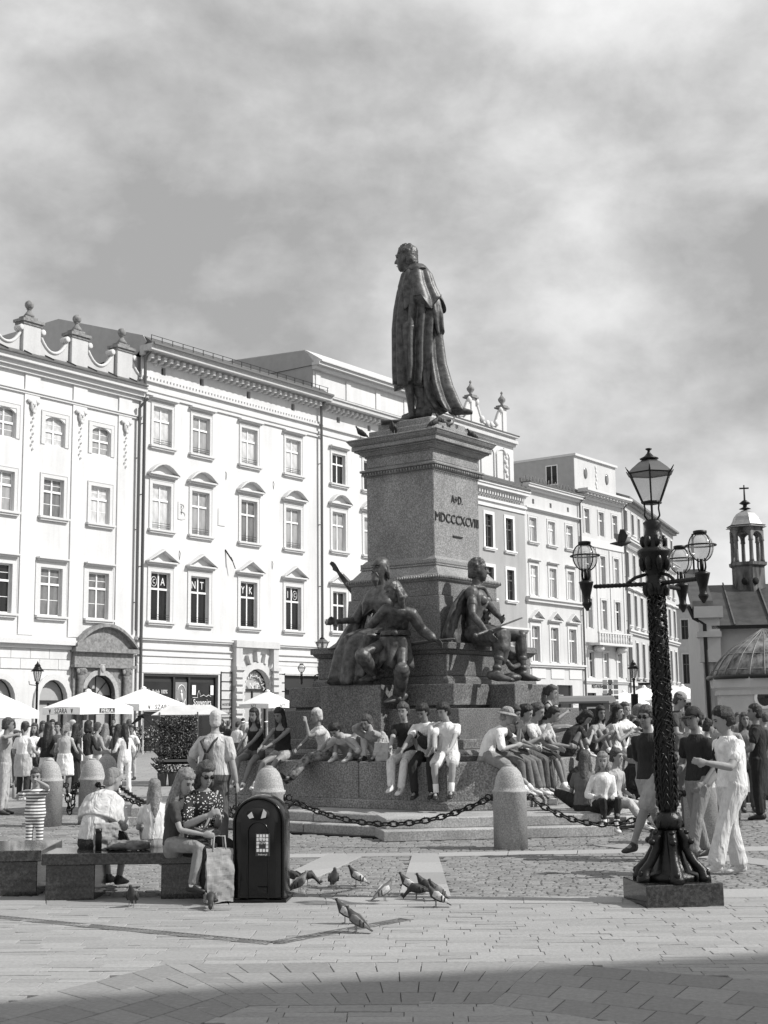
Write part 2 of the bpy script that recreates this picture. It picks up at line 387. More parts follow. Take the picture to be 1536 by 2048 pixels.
# granite bands through the cobbles
def Wp(*q): return [(G(x, y).x, G(x, y).y) for x, y in q]
bands = [Wp((-400, 1790), (262, 1796), (262, 1812), (-400, 1806)), Wp((262, 1796), (1246, 1794), (1246, 1806), (262, 1812)), Wp((1440, 1779), (1900, 1773), (1900, 1788), (1440, 1796)),
         Wp((825, 1707), (876, 1707), (903, 1796), (795, 1797)), Wp((655, 1709), (733, 1709), (640, 1748), (560, 1796), (470, 1796)),
         Wp((560, 1709), (825, 1706), (825, 1712), (560, 1716)), Wp((876, 1706), (1700, 1690), (1700, 1699), (876, 1713)),
         Wp((1180, 1690), (1250, 1688), (1700, 1738), (1700, 1752)), Wp((-200, 1720), (140, 1706), (140, 1716), (-200, 1735))]
ring = []
for k in range(9):
    pass
for bp in bands:
    q = [V(p) for p in bp]; l1, l2 = (q[1] - q[0]).length, (q[-1] - q[0]).length
    if len(q) == 5: q = [q[2], q[3], q[4], q[0]][:0] or [V(bp[0]), V(bp[1]), (V(bp[2]) + V(bp[3])) / 2, V(bp[4])]
    l1, l2 = (q[1] - q[0]).length, (q[3] - q[0]).length
    if l1 > l2: quad_field(q, max(1, round(l1 / .95)), 1 if l2 < .7 else 2, 'band_stone', BAND, .005, skew=0 if l2 < .7 else .5)
    else: quad_field([q[0], q[3], q[2], q[1]], max(1, round(l2 / .95)), 1 if l1 < .7 else 2, 'band_stone', BAND, .005, skew=0 if l1 < .7 else .5)
bands = [shrink(b, .06) for b in bands]
# platform footprint left free
def oct_(Bh, k): return [(-Bh, -Bh + k), (-Bh + k, -Bh), (Bh - k, -Bh), (Bh, -Bh + k), (Bh, Bh - k), (Bh - k, Bh), (-Bh + k, Bh), (-Bh, Bh - k)]
foot = [tuple(MM(a, b).xy) for a, b in oct_(4.75, 2.2)]
field([(-12, yb), (12.5, yb), (12.5, 20.2), (-12, 20.2)], R(-1), .098, .15, .009, bands + [foot], (.78, 1.15), .0035, 0, 'cobble', COB, .0, .012, .3, pv)
field([(-15, 20.2), (14, 20.2), (14, 27.5), (-15, 27.5)], R(2), .14, .22, .016, bands + [foot], (.7, 1.2), .004, 0, 'far_cobble', COB, .0, .014, .3, pv)
# ================================================================== monument
mon = E('monument', MC, 'tall square granite monument pedestal on octagonal steps and benches in the middle of the square', 'monument', ANG_U)
def oc(mb, Bh, k, z0, z1, Bt=None, kt=None):
    Bt = Bh if Bt is None else Bt; kt = k if kt is None else kt
    mb.frus([[(a, b, z0) for a, b in oct_(Bh, k)], [(a, b, z1) for a, b in oct_(Bt, kt)]])
def sq(mb, w0, z0, w1, z1):
    mb.frus([[(-w0, -w0, z0), (w0, -w0, z0), (w0, w0, z0), (-w0, w0, z0)], [(-w1, -w1, z1), (w1, -w1, z1), (w1, w1, z1), (-w1, w1, z1)]])
GRANITE3 = mat('lower_granite', .07, .5, 42, 1, .25, 70, kind='speckle', val2=.26)
def mpart(fn, name, mt=GRANITE, bv=.012):
    mb = MB(); fn(mb); o = mb.build(name, mt, mon); bevel(o, bv) if bv else None; return o
def oct_blocks(name, Bh, kk, z0, z1, dep, nl, ns, mt, gap=.004):
    P8 = oct_(Bh, kk); sc = (Bh - dep) / Bh
    for i in range(8):
        a, b = V(P8[i]), V(P8[(i + 1) % 8]); nseg = ns if i in (0, 2, 4, 6) else nl; a2, b2 = a * sc, b * sc
        for j in range(nseg):
            t0, t1 = j / nseg, (j + 1) / nseg; g_ = gap / max(.1, (b - a).length); t0 += g_; t1 -= g_
            c4 = [a.lerp(b, t0), a.lerp(b, t1), a2.lerp(b2, t1), a2.lerp(b2, t0)]; c = sum(c4, V((0, 0))) / 4
            mb = MB(); mb.prism([tuple(p - c) for p in c4], 0, z1 - z0); o = mb.build(name, mt, mon); o.location = (c.x, c.y, z0); bevel(o, .012)
mpart(lambda m: oc(m, 4.72, 2.15, -.05, .012), 'kerb', BAND, 0)
mpart(lambda m: oc(m, 4.5, 2.08, 0, .13), 'lower_step_core', STEP); mpart(lambda m: oc(m, 4.2, 1.93, .13, .28), 'upper_step_core', STEP)
oct_blocks('step_block', 4.55, 2.1, .0, .147, .6, 3, 2, STEP); oct_blocks('step_block', 4.25, 1.95, .147, .289, 1.2, 3, 2, STEP)
for k in range(4):
    mb = MB(); r2 = sqrt(2) / 2
    for d0, d1, w_, z0, z1 in ((3.2, 5.62, 1.68, .001, .147), (3.1, 5.3, 1.60, .147, .292)):
        an = -3 * pi / 4 + k * pi / 2; dx, dy = cos(an), sin(an); sx, sy = -dy, dx
        mb.prism([(dx * d0 - sx * w_, dy * d0 - sy * w_), (dx * d1 - sx * w_, dy * d1 - sy * w_), (dx * d1 + sx * w_, dy * d1 + sy * w_), (dx * d0 + sx * w_, dy * d0 + sy * w_)], z0, z1)
    bevel(mb.build('corner_stair', STEP, mon), .01)
mpart(lambda m: (oc(m, 3.24, .66, .289, .40), oc(m, 3.24, .66, .40, .44, 3.19, .65)), 'bench_foot', GRANITE2)
mpart(lambda m: oc(m, 3.165, .645, .43, 1.02), 'bench_core', GRANITE2)
oct_blocks('bench_block', 3.19, .65, .43, 1.027, .9, 3, 1, GRANITE2)
mpart(lambda m: (sq(m, 2.62, 1.02, 2.62, 1.12), sq(m, 2.48, 1.12, 2.40, 1.2), sq(m, 2.3, 1.2, 2.3, 1.36)), 'base_molding', GRANITE3)
mpart(lambda m: sq(m, 2.074, 1.3, 2.074, 1.861), 'lower_tier', GRANITE3)
mpart(lambda m: sq(m, 1.72, 1.861, 1.72, 1.91), 'shadow_joint', GRANITE3)
mpart(lambda m: sq(m, 1.80, 1.91, 1.80, 2.274), 'middle_tier', GRANITE3)
mpart(lambda m: (sq(m, 1.50, 2.274, 1.50, 2.36), sq(m, 1.50, 2.36, 1.44, 2.42), sq(m, 1.42, 2.42, 1.42, 2.80), sq(m, 1.44, 2.80, 1.5, 2.87), sq(m, 1.526, 2.87, 1.526, 2.988)), 'seat_tier', GRANITE3)
mpart(lambda m: (sq(m, 1.06, 2.98, 1.02, 3.86), sq(m, .985, 3.86, .985, 4.13)), 'dado', mat('dado_granite', .11, .5, 46, 1, .25, 80, kind='speckle', val2=.33))
mpart(lambda m: (sq(m, 1.0, 4.12, 1.04, 4.16), sq(m, 1.04, 4.16, 1.04, 4.22), sq(m, 1.02, 4.22, .98, 4.26)), 'wreath_band')
mpart(lambda m: (sq(m, .97, 4.25, .84, 4.42), sq(m, .86, 4.42, .86, 4.455), sq(m, .84, 4.455, .84, 4.47), sq(m, .855, 4.47, .855, 4.54), sq(m, .83, 4.54, .775, 4.60)), 'base_cornice')
sh = mpart(lambda m: sq(m, .762, 4.55, .761, 6.2), 'shaft')
mpart(lambda m: (sq(m, .775, 6.17, .775, 6.2), sq(m, .765, 6.2, .84, 6.27), sq(m, .86, 6.275, .86, 6.32), sq(m, .80, 6.32, .775, 6.36)), 'necking_molding')
mpart(lambda m: (sq(m, .762, 6.36, .762, 6.56)), 'neck')
mpart(lambda m: (sq(m, .785, 6.55, .79, 6.58), sq(m, .80, 6.58, .90, 6.66), sq(m, .93, 6.66, .93, 6.69)), 'cap_ovolo')
mpart(lambda m: (sq(m, .966, 6.69, .966, 6.77), sq(m, .95, 6.77, .985, 6.795), sq(m, .985, 6.795, 1.03, 6.86), sq(m, 1.04, 6.86, 1.04, 6.895)), 'cap_cornice')
mpart(lambda m: (sq(m, .727, 6.893, .727, 7.07), sq(m, .60, 7.07, .60, 7.225)), 'statue_plinth')
# egg and dart rows: small teeth under the necking and the cap
for (wd, z, n_, s_) in ((.835, 6.235, 26, .035), (.96, 6.785, 34, .02), (1.05, 4.19, 40, .035), (.852, 4.465, 44, .02)):
    mb = MB()
    for side in range(4):
        for k in range(n_):
            a = -wd + (k + .5) * 2 * wd / n_; x, y = (a, -wd)
            for _ in range(side): x, y = -y, x
            mb.ell((x, y, z), s_ * .55, s_ * .55, s_, 5, 3)
    mb.build('bead_row', GRANITE, mon, kind='stuff')
# blocks that carry the figures, on each face
for side in range(4):
    mb = MB(); rt_ = Matrix.Rotation(side * pi / 2, 4, 'Z'); mb.T = lambda p, r=rt_: r @ p
    mb.box(-.65, .65, -2.3, -1.7, 1.0, 2.272)
    o = mb.build('figure_block', GRANITE3, mon); bevel(o, .012)
# inscription on the sunlit face
F_IN = (pi / 2, 0, 0)
BRD = mat('bronze_letters', .05, .45, metal=.5)
text('A+D.', .21, BRD, (0.0, -.765, 5.70), F_IN, mon, .012, sx=.85)
text('MDCCCXCVIII', .245, BRD, (0.0, -.765, 5.32), F_IN, mon, .012, sx=.95)
mb = MB(); mb.box(-.16, .16, -.785, -.76, 5.0, 5.025); mb.build('inscription_bar', BRD, mon)
# ================================================================== the row of houses
def wall_holes(mb, x0, x1, z0, z1, holes, rev=.28):
    xs = sorted({x0, x1, *[h[0] for h in holes], *[h[1] for h in holes]}); zs = sorted({z0, z1, *[h[2] for h in holes], *[h[3] for h in holes]})
    for i in range(len(xs) - 1):
        for j in range(len(zs) - 1):
            cx, cz = (xs[i] + xs[i + 1]) / 2, (zs[j] + zs[j + 1]) / 2
            if any(h[0] < cx < h[1] and h[2] < cz < h[3] for h in holes): continue
            mb.poly([(xs[i], 0, zs[j]), (xs[i + 1], 0, zs[j]), (xs[i + 1], 0, zs[j + 1]), (xs[i], 0, zs[j + 1])])
    for a, b, c, d in holes:
        mb.poly([(a, 0, c), (a, 0, d), (a, rev, d), (a, rev, c)]); mb.poly([(b, 0, c), (b, rev, c), (b, rev, d), (b, 0, d)])
        mb.poly([(a, 0, d), (b, 0, d), (b, rev, d), (a, rev, d)]); mb.poly([(a, 0, c), (a, rev, c), (b, rev, c), (b, 0, c)])
_pane = {}
def pane(mt, x, y, z, wx, hz, par):
    if mt.name not in _pane:
        mb = MB(); mb.box(-.5, .5, -.5, .5, -.5, .5); o = mb.build('pane', mt); _pane[mt.name] = o.data; bpy.data.objects.remove(o)
    o = bpy.data.objects.new('pane', _pane[mt.name]); C.objects.link(o); o.parent = par; o.location = (x, y, z); o.scale = (wx, .012, hz); return o
_winm = {}
def window(bd, xc, z0, z1, w, kind='cross', glass=None, frame=None, surround=True, hood=None, sill=True, dep=.2, tr=None, panes=True, bars=False):
    frame = frame or FRAME; tr = tr or TRIM; h = z1 - z0; key = (kind, round(w, 2), round(h, 2), frame.name)
    if key not in _winm:
        mb = MB(); fw = .07; t = .065
        mb.box(-w / 2, -w / 2 + fw, -t / 2, t / 2, 0, h); mb.box(w / 2 - fw, w / 2, -t / 2, t / 2, 0, h)
        mb.box(-w / 2 + fw, w / 2 - fw, -t / 2, t / 2, 0, fw); mb.box(-w / 2 + fw, w / 2 - fw, -t / 2, t / 2, h - fw, h)
        zt = h * (.66 if kind != 'low' else .5)
        mb.box(-.045, .045, -t / 2 - .01, t / 2 + .01, fw, h - fw)
        mb.box(-w / 2 + fw, -.045, -t / 2 - .03, t / 2, zt - .055, zt + .055); mb.box(.045, w / 2 - fw, -t / 2 - .03, t / 2, zt - .055, zt + .055)
        if kind in ('grid', 'low'):
            for a, b in ((fw, zt - .055), (zt + .055, h - fw)):
                c = (a + b) / 2; mb.box(-w / 2 + fw, -.045, -.015, .015, c - .015, c + .015); mb.box(.045, w / 2 - fw, -.015, .015, c - .015, c + .015)
        o = mb.build('window', frame); _winm[key] = (o.data, zt); bpy.data.objects.remove(o)
    me, zt = _winm[key]
    o = bpy.data.objects.new('window', me); C.objects.link(o); o.parent = bd; o.location = (xc, dep, z0)
    g = rnd.choice((GL_L, GL_L, GL_M, GL_W, GL_M)) if glass in (None, GL_L) else (rnd.choice((GL_M, GL_M, GL_L, GL_D)) if glass is GL_M else glass)
    if panes:
        for sx in (-1, 1):
            for a, b in ((.07, zt - .055), (zt + .055, h - .07)):
                pane(g, sx * (w / 4 - .012), .005, (a + b) / 2, w / 2 - .115, b - a, o)
    else: pane(g, 0, .03, h / 2, w - .1, h - .1, o)
    mb = MB()
    if surround:
        k = surround if surround is not True else .2
        mb.box(-w / 2 - k, -w / 2 - .002, -.04, .0, 0, h + k); mb.box(w / 2 + .002, w / 2 + k, -.04, .0, 0, h + k); mb.box(-w / 2 - .002, w / 2 + .002, -.04, 0, h + .002, h + k)
        mb.box(-w / 2 - k - .04, -w / 2 - k, -.06, 0, 0, h + k + .04); mb.box(w / 2 + k, w / 2 + k + .04, -.06, 0, 0, h + k + .04); mb.box(-w / 2 - k, w / 2 + k, -.06, 0, h + k, h + k + .04)
    if sill: mb.box(-w / 2 - .32, w / 2 + .32, -.22, .2, -.12, -.01); mb.box(-w / 2 - .24, w / 2 + .24, -.15, 0, -.22, -.12)
    if hood == 'flat': z = h + .42; mb.box(-w / 2 - .32, w / 2 + .32, -.3, 0, z, z + .08); mb.box(-w / 2 - .26, w / 2 + .26, -.2, 0, z - .08, z)
    if hood in ('seg', 'tri'):
        z = h + .5; hw = w / 2 + .42; mb.box(-hw, hw, -.32, 0, z, z + .09); mb.box(-hw + .08, hw - .08, -.2, 0, z - .1, z)
        n = 9 if hood == 'seg' else 3; pk = .72 if hood == 'tri' else .66
        pts = [(-hw + 2 * hw * i / (n - 1), z + .09 + pk * ((1 - (2 * i / (n - 1) - 1) ** 2) if hood == 'seg' else (1 - abs(2 * i / (n - 1) - 1)))) for i in range(n)]
        for p, q in zip(pts, pts[1:]):
            mb.prism([(p[0], p[1] - .12 if p[0] > -hw + .01 else p[1] - .02), (q[0], q[1] - .12 if q[0] < hw - .01 else q[1] - .02), q, p], -.36, 0, 1)
    if mb.v:
        mb2 = mb.build('window_surround', tr, o); mb2.location = (0, -dep, 0)
        if mb2.data.vertices: pass
    if bars:
        mb = MB()
        for zz in (.12, .24, .36): mb.box(-w / 2 + .02, w / 2 - .02, -dep + .03, -dep + .05, zz, zz + .02)
        mb.build('guard_rail', BLACK, o)
    return o
def cornice(bd, x0, x1, steps, name='cornice', mt=None):
    mb = MB()
    for pj, za, zb in steps: mb.box(x0 - min(pj, .1), x1 + min(pj, .1), -pj, .0, za, zb)
    return mb.build(name, mt or TRIM, bd)
def dentils(bd, x0, x1, z, w=.22, h=.25, pj=.35, sp=.55, name='bracket', mt=None):
    mb = MB(); mb.box(-w / 2, w / 2, -pj, 0, -h, 0); n = int((x1 - x0) / sp); me = None
    mb.box(-w / 2, w / 2, -pj * .6, 0, -h * 1.4, -h)
    o = mb.build(name, mt or TRIM, bd); o.location = (x0 + sp / 2, 0, z)
    for k in range(1, n):
        c = o.copy(); C.objects.link(c); c.location = (x0 + sp / 2 + k * sp, 0, z)
def pipe(bd, x, z0, z1, y=-.22, r=.07):
    mb = MB(); mb.tube([(x, y, z0), (x, y, z1 - .5), (x + .15, y - .3, z1 - .1), (x + .15, y - .5, z1)], r, 7); 
    for z in range(int(z0) + 2, int(z1), 4): mb.tube([(x, 0, z), (x, y, z)], .03, 5)
    return mb.build('drainpipe', PIPE, bd)
def house(s0, label, name='townhouse'):
    return E(name, VV * PD + UU * s0, label, 'building', ANG_U)
def body(bd, w, h, dep, wm, holes, z0=0., side=SHADEW):
    mb = MB(); wall_holes(mb, 0, w, z0, h, holes); mb.build('wall', wm, bd)
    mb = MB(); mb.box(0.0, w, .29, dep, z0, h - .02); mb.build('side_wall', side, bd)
# ---- house 1
h1 = house(30., 'white townhouse at the left edge with scrolled parapet and stone balls')
W1 = 20.93
cols = [5.5, 8.68, 11.86, 15.03, 18.2]; holes = []
for c in cols:
    holes += [(c - .66, c + .66, 15.78, 17.3), (c - .66, c + .66, 12.05, 14.05), (c - .70, c + .70, 6.97, 9.42)]
doors = [(8.9, 10.7), (11.1, 12.9), (14.38, 16.2)]
for a, b in doors: holes.append((a, b, 0, 3.75))
holes.append((17.3, 19.46, 0, 4.04))
body(h1, W1, 20., 14, PLASTER, holes)
for i, c in enumerate(cols):
    window(h1, c, 15.78, 17.3, 1.32, 'low', surround=.22, sill=False, glass=GL_L)
    mb = MB(); n = 8; pts = [(c - .67 + 1.34 * k / n, 17.31 - .26 * (2 * k / n - 1) ** 2) for k in range(n + 1)]
    mb.prism([(c - .67, 17.32), *pts[:n // 2 + 1], (c, 17.32)][:], -.01, .12, 1); mb.prism([(c, 17.32), *pts[n // 2:], (c + .67, 17.32)], -.01, .12, 1)
    pp = [(c - .86 + 1.72 * k / n, 17.62 - .2 * (2 * k / n - 1) ** 2) for k in range(n + 1)]
    mb.prism([(c - .9, 17.28), *pp, (c + .9, 17.28)], -.09, -.005, 1) if False else None
    mb.build('arch_head', PLASTER, h1)
    window(h1, c, 12.05, 14.05, 1.32, 'grid', surround=.2, glass=GL_L)
    window(h1, c, 6.97, 9.42, 1.40, 'grid', surround=.3, hood='flat', glass=(GL_M, GL_M, GL_D, GL_L, GL_M)[i])
for s in (6.6, 9.78, 12.98, 16.15, 19.36):
    mb = MB(); mb.box(s, s + .95, -.07, 0, 5.95, 18.25); mb.box(s, s + .95, -.08, 0, 18.4, 19.3); mb.build('pilaster', PLASTER, h1)
    mb = MB(); mb.ell((s + .5, -.15, 17.6), .22, .1, .34, 8, 5); mb.ell((s + .25, -.15, 17.85), .17, .08, .12, 6, 4); mb.ell((s + .75, -.15, 17.85), .17, .08, .12, 6, 4)
    mb.ell((s + .44, -.25, 17.68), .04, .03, .03, 5, 3); mb.ell((s + .56, -.25, 17.68), .04, .03, .03, 5, 3); mb.ell((s + .5, -.27, 17.6), .03, .05, .07, 5, 3); mb.ell((s + .5, -.2, 17.3), .12, .06, .12, 6, 4)
    for k in range(9): mb.ell((s + .5 + .05 * (-1) ** k, -.14, 17.0 - k * .2), .05, .03, .08, 5, 3)
    mb.build('mask_ornament', TRIM, h1)
cornice(h1, 0, W1, [(.1, 18.2, 18.32), (.16, 18.32, 18.38)], 'string_course')
cornice(h1, 0, W1, [(.18, 19.25, 19.45), (.34, 19.45, 19.7), (.55, 19.7, 19.9), (.62, 19.9, 20.)])
mb = MB(); mb.prism([(-.72, 19.98), (-.72, 20.05), (.05, 20.42), (.05, 19.98)], 0, W1, 0)
mb.build('cornice_roof', ROOFD, h1)
mb = MB()
for k in range(14): x = 1.2 + k * 1.45; mb.prism([(-.72, 20.05), (-.72, 20.13), (.03, 20.5), (.03, 20.42)], x, x + .05, 0)
mb.build('roof_seam', ROOFD, h1)
for px_ in (3.3, 6.6, 9.75, 12.75, 15.93, 19.15):
    mb = MB(); mb.box(px_, px_ + 1.1, -.1, .5, 20.3, 21.95); mb.build('parapet_pier', PLASTER2, h1)
    mb = MB(); mb.box(px_ - .14, px_ + 1.24, -.24, .6, 21.95, 22.1); mb.box(px_ - .05, px_ + 1.15, -.16, .55, 21.82, 21.95); mb.box(px_ + .15, px_ + .95, -.02, .5, 22.1, 22.3); mb.build('pier_cap', TRIMD, h1)
    mb = MB(); c = (px_ + .55, .2, 0); mb.lathe([(.25, 22.3), (.28, 22.4), (.12, 22.62), (.1, 22.7), (.16, 22.74)], c, 8); mb.ell((px_ + .55, .2, 22.97), .24, .24, .25, 10, 7); mb.build('stone_ball', TRIMD, h1)
    # scroll walls between piers
    x0, x1 = px_ + 1.1, px_ + 3.12; mb = MB(); pts = [(x0, 20.35)]
    n = 12
    for k in range(n + 1):
        t = k / n; pts.append((x0 + (x1 - x0) * t, 20.72 + 1.0 * abs(2 * t - 1) ** 2.2))
    pts.append((x1, 20.35))
    for p, q in zip(pts[1:-1], pts[2:-1]): mb.prism([(p[0], 20.35), (q[0], 20.35), q, p], .1, .4, 1)
    mb.build('parapet_scroll_wall', PLASTER2, h1)
    mb = MB(); a = [(p[0], .1, p[1]) for p in pts[1:-1]]
    a = [(x0 + .32, .1, 21.55), (x0 + .2, .1, 21.62), (x0 + .12, .1, 21.78), (x0 + .2, .1, 21.92), (x0 + .34, .1, 21.9)][::-1][:0] + a
    mb.tube(a, .09, 6); mb.lathe([(.2, -.16), (.2, .2)], (0, 0, 0), 10)
    mb.v = mb.v[:len(a) * 6 + 12 + 2]; mb.f = [f for f in mb.f if max(f) < len(mb.v)]; mb.sm = mb.sm[:len(mb.f)]
    for xx in (x0 + .2, x1 - .2):
        rings = [((xx, yy, 21.62), (rr, 0, 0), (0, 0, rr)) for yy, rr in ((-.1, .10), (-.08, .16), (.4, .16))]; mb.loft(rings, 10)
    mb.build('scroll_moulding', TRIM, h1)
cornice(h1, 0, 16.4, [(.2, 5.3, 5.5), (.4, 5.5, 5.75), (.3, 5.75, 5.9)], 'ground_cornice')
mb = MB()
k = 0
for z in [.1 + .52 * i for i in range(10)]:
    x = -(k % 2) * .6; k += 1
    while x < 16.3:
        a, b = max(x, 0), min(x + 1.2, 16.35)
        if not any(a < d1 + .25 and b > d0 - .25 and z < 3.9 for d0, d1 in doors) and b - a > .1: mb.box(a + .012, b - .012, -.05, 0, z + .012, z + .508)
        x += 1.2
mb.build('ashlar_facing', PLASTER, h1, kind='stuff')
def arch(bd, xc, w, spring, top, z0=0., band=.24, mt=None, pj=.12, n=10, name='arch_surround', dep=.28, filler=None):
    """fills the square corners over an arched opening and frames it"""
    r = w / 2; hh = top - spring; mb = MB()
    P_ = [(xc + r * cos(pi - pi * k / n), spring + hh * sin(pi * k / n)) for k in range(n + 1)]
    for half in (0, 1):
        q = P_[:n // 2 + 1] if half == 0 else P_[n // 2:]
        cx = xc - r if half == 0 else xc + r
        for a, b in zip(q, q[1:]): mb.prism([(cx, top + .001), a, b], .004, dep, 1)
    mb.build('arch_spandrel', filler or PLASTER, bd)
    mb = MB(); ro_ = r + band
    Q = [(xc + ro_ * cos(pi - pi * k / n), spring + (hh + band) * sin(pi * k / n)) for k in range(n + 1)]
    for k in range(n): mb.prism([P_[k], P_[k + 1], Q[k + 1], Q[k]], -pj, 0, 1)
    mb.box(xc - ro_, xc - r, -pj, 0, z0, spring); mb.box(xc + r, xc + ro_, -pj, 0, z0, spring)
    mb.build(name, mt or TRIM, bd)
    return P_
def archdoor(bd, xc, w, spring, top, mt=None, glass=None, fan=True, n=10, dep=.3):
    r = w / 2; hh = top - spring; o = MB()
    P_ = [(xc + r * cos(pi - pi * k / n), spring + hh * sin(pi * k / n)) for k in range(n + 1)]
    o.prism([(xc - r, 0)] + P_ + [(xc + r, 0)], dep, dep + .02, 1); door = o.build('arched_doorway', glass or GL_D, bd)
    m = MB(); m.box(xc - r, xc + r, dep - .1, dep - .01, spring - .12, spring + .02)
    for k in range(n): m.tube([(P_[k][0], dep - .05, P_[k][1]), (P_[k + 1][0], dep - .05, P_[k + 1][1])], .05, 5)
    for xx in (xc - r + .05, xc, xc + r - .05): m.box(xx - .045, xx + .045, dep - .09, dep - .01, 0, spring - .12)
    if fan:
        for a in (.25, .5, .75): m.tube([(xc, dep - .04, spring), (xc + r * cos(pi * a), dep - .04, spring + hh * sin(pi * a))], .025, 5)
    m.build('door_frame', mt or WOODD, door); return door
for a, b in doors: arch(h1, (a + b) / 2, b - a, 2.7, 3.75, band=.3); archdoor(h1, (a + b) / 2, b - a, 2.7, 3.75, fan=False)
# stone portal
P1 = E('dummy', (0, 0, 0), '', '') if False else None
mb = MB(); mb.box(16.46, 17.28, -.35, 0, 0, 5.3); mb.box(19.48, 20.82, -.35, 0, 0, 5.3); mb.box(17.28, 19.48, -.35, 0, 4.45, 5.3)
r = 1.08
for half in (0, 1):
    n = 10; P_ = [(18.38 + 1.1 * cos(pi - pi * k / n), 2.98 + 1.08 * sin(pi * k / n)) for k in range(n + 1)]
    q = P_[:6] if half == 0 else P_[5:]; cx = 17.28 if half == 0 else 19.48
    for a, b in zip(q, q[1:]): mb.prism([(cx, 4.45), a, b], -.35, 0, 1)
    mb.poly([(18.38, -.35, 4.45), (17.28, -.35, 4.45), (18.38, -.35, 4.06)]) if 0 else None
mb.prism([(17.28, 4.45), (18.38, 4.06), (19.48, 4.45)], -.349, 0, 1)
mb.build('portal_wall', TRIMD, h1)
arch(h1, 18.38, 2.2, 2.98, 4.06, band=.28, mt=mat('portal_arch', .38, .8, 8, .2, .3), pj=.46, filler=TRIMD, name='portal_arch')
archdoor(h1, 18.38, 2.16, 2.98, 4.04)
for x in (16.85, 20.2):
    mb = MB(); mb.lathe([(.3, 0), (.3, .7), (.24, .8), (.22, 1.2), (.2, 3.9), (.26, 3.98)], (x, -.6, 0), 12); mb.box(x - .33, x + .33, -.93, -.3, 0, .12)
    for sx in (-1, 1): mb.ell((x + sx * .26, -.78, 4.2), .13, .1, .13, 7, 5)
    mb.lathe([(.22, 3.98), (.3, 4.3), (.34, 4.36)], (x, -.6, 0), 10); mb.build('portal_column', TRIMD, h1)
mb = MB(); mb.box(16.35, 20.9, -.75, 0, 4.4, 4.55); mb.box(16.45, 20.8, -.5, 0, 4.55, 5.2); mb.box(16.3, 20.95, -.95, 0, 5.2, 5.42); mb.build('portal_entablature', TRIMD, h1)
mb = MB(); n = 12; pts = [(16.4 + 4.5 * k / n, 5.45 + 1.1 * (1 - (2 * k / n - 1) ** 2)) for k in range(n + 1)]
for p, q in zip(pts, pts[1:]): mb.prism([p, q, (q[0], q[1] + .17), (p[0], p[1] + .17)], -.95, 0, 1); mb.prism([(p[0], 5.42), (q[0], 5.42), q, p], -.4, 0, 1)
mb.build('portal_pediment', TRIMD, h1)
mb = MB(); mb.box(18.2, 18.56, -.72, -.3, 4.0, 4.6); mb.ell((18.38, -.72, 4.35), .16, .12, .2, 7, 5); mb.build('keystone', mat('portal_arch'), h1)
pipe(h1, 20.75, 6.5, 19.3, -.2, .08)
mb = MB(); mb.box(16.5, 17.2, -1.0, -.94, 1.7, 3.3); sgn = mb.build('menu_board', LETTER_D, h1)
for k in range(7): mb = MB(); mb.box(16.62, 17.08, -1.012, -1.0, 2.0 + k * .12, 2.03 + k * .12); mb.build('menu_line', mat('pale_print', .6), sgn)
mb = MB()
for k in range(7):
    a = pi * (k + .5) / 7; mb.prism([(16.85 + .06 * cos(a), 2.95 + .06 * sin(a)), (16.85 + .26 * cos(a - .14), 2.95 + .26 * sin(a - .14)), (16.85 + .26 * cos(a + .14), 2.95 + .26 * sin(a + .14))], -1.012, -1.0, 1)
mb.build('shell_emblem', mat('pale_print'), sgn)
for o in h1.children:
    if o.name.startswith(('portal', 'keystone')): o.scale = (.94, .55, 1); o.location.x = 18.4 * .06 - .1
# ---- house 2
h2 = house(50.97, 'long white townhouse with pedimented windows and a souvenir shop on its ground floor')
c2 = [1.75, 4.88, 9.08, 13.23]; holes = []
for c in c2: holes += [(c - .72, c + .72, 16.95, 19.2), (c - .72, c + .72, 12.2, 14.75), (c - .74, c + .74, 7.07, 9.8)]
for c in (1.77, 4.9, 9.0, 13.23): holes.append((c - .17, c + .17, 21.1, 21.55))
holes += [(.58, 6.5, 0, 4.2), (8.5, 10.9, 0, 4.62), (12.45, 15.9, 0, 4.3)]
body(h2, 16., 21.9, 14, PLASTER, holes)
for i, c in enumerate(c2):
    window(h2, c, 16.95, 19.2, 1.44, 'cross', surround=.16, hood='flat', glass=GL_L, bars=True)
    window(h2, c, 12.2, 14.75, 1.44, 'cross', surround=.2, hood='seg', glass=(GL_L, GL_L, GL_M, GL_L)[i], bars=True)
    wn = window(h2, c, 7.07, 9.8, 1.48, 'cross', surround=.22, hood='tri', glass=GL_D, bars=True)
    NEON = mat('sign_white', .75, .4)
    tx = (('ç', 'A'), ('N', 'T'), ('Y', 'K'), ('I', 'ç'))[i]
    for k, t_ in enumerate(tx):
        text(t_ if t_ != 'ç' else 'C', .62 if t_ != 'ç' else .36, NEON, ((-.34, .34)[k], -.03, 2.22), (pi / 2, 0, 0), wn, .006, sx=.8)
        if t_ == 'ç':
            mb = MB(); rr = .27; mb.tube([((-.34, .34)[k] + rr * .8 * cos(a * pi / 6), -.03, 2.22 + rr * sin(a * pi / 6)) for a in range(13)], .02, 4); mb.build('sign_ring', NEON, wn)
for c in (1.77, 4.9, 9.0, 13.23): pane(DARK, c, .25, 21.32, .34, .45, h2)
cornice(h2, 0, 16, [(.08, 20.0, 20.16), (.16, 20.5, 20.62), (.1, 19.75, 19.85)], 'frieze')
mb = MB(); n_ = 60
for k in range(n_): x = .2 + k * 15.7 / n_; mb.box(x, x + .16, -.1, 0, 20.62, 20.8)
mb.build('frieze_teeth', TRIM, h2)
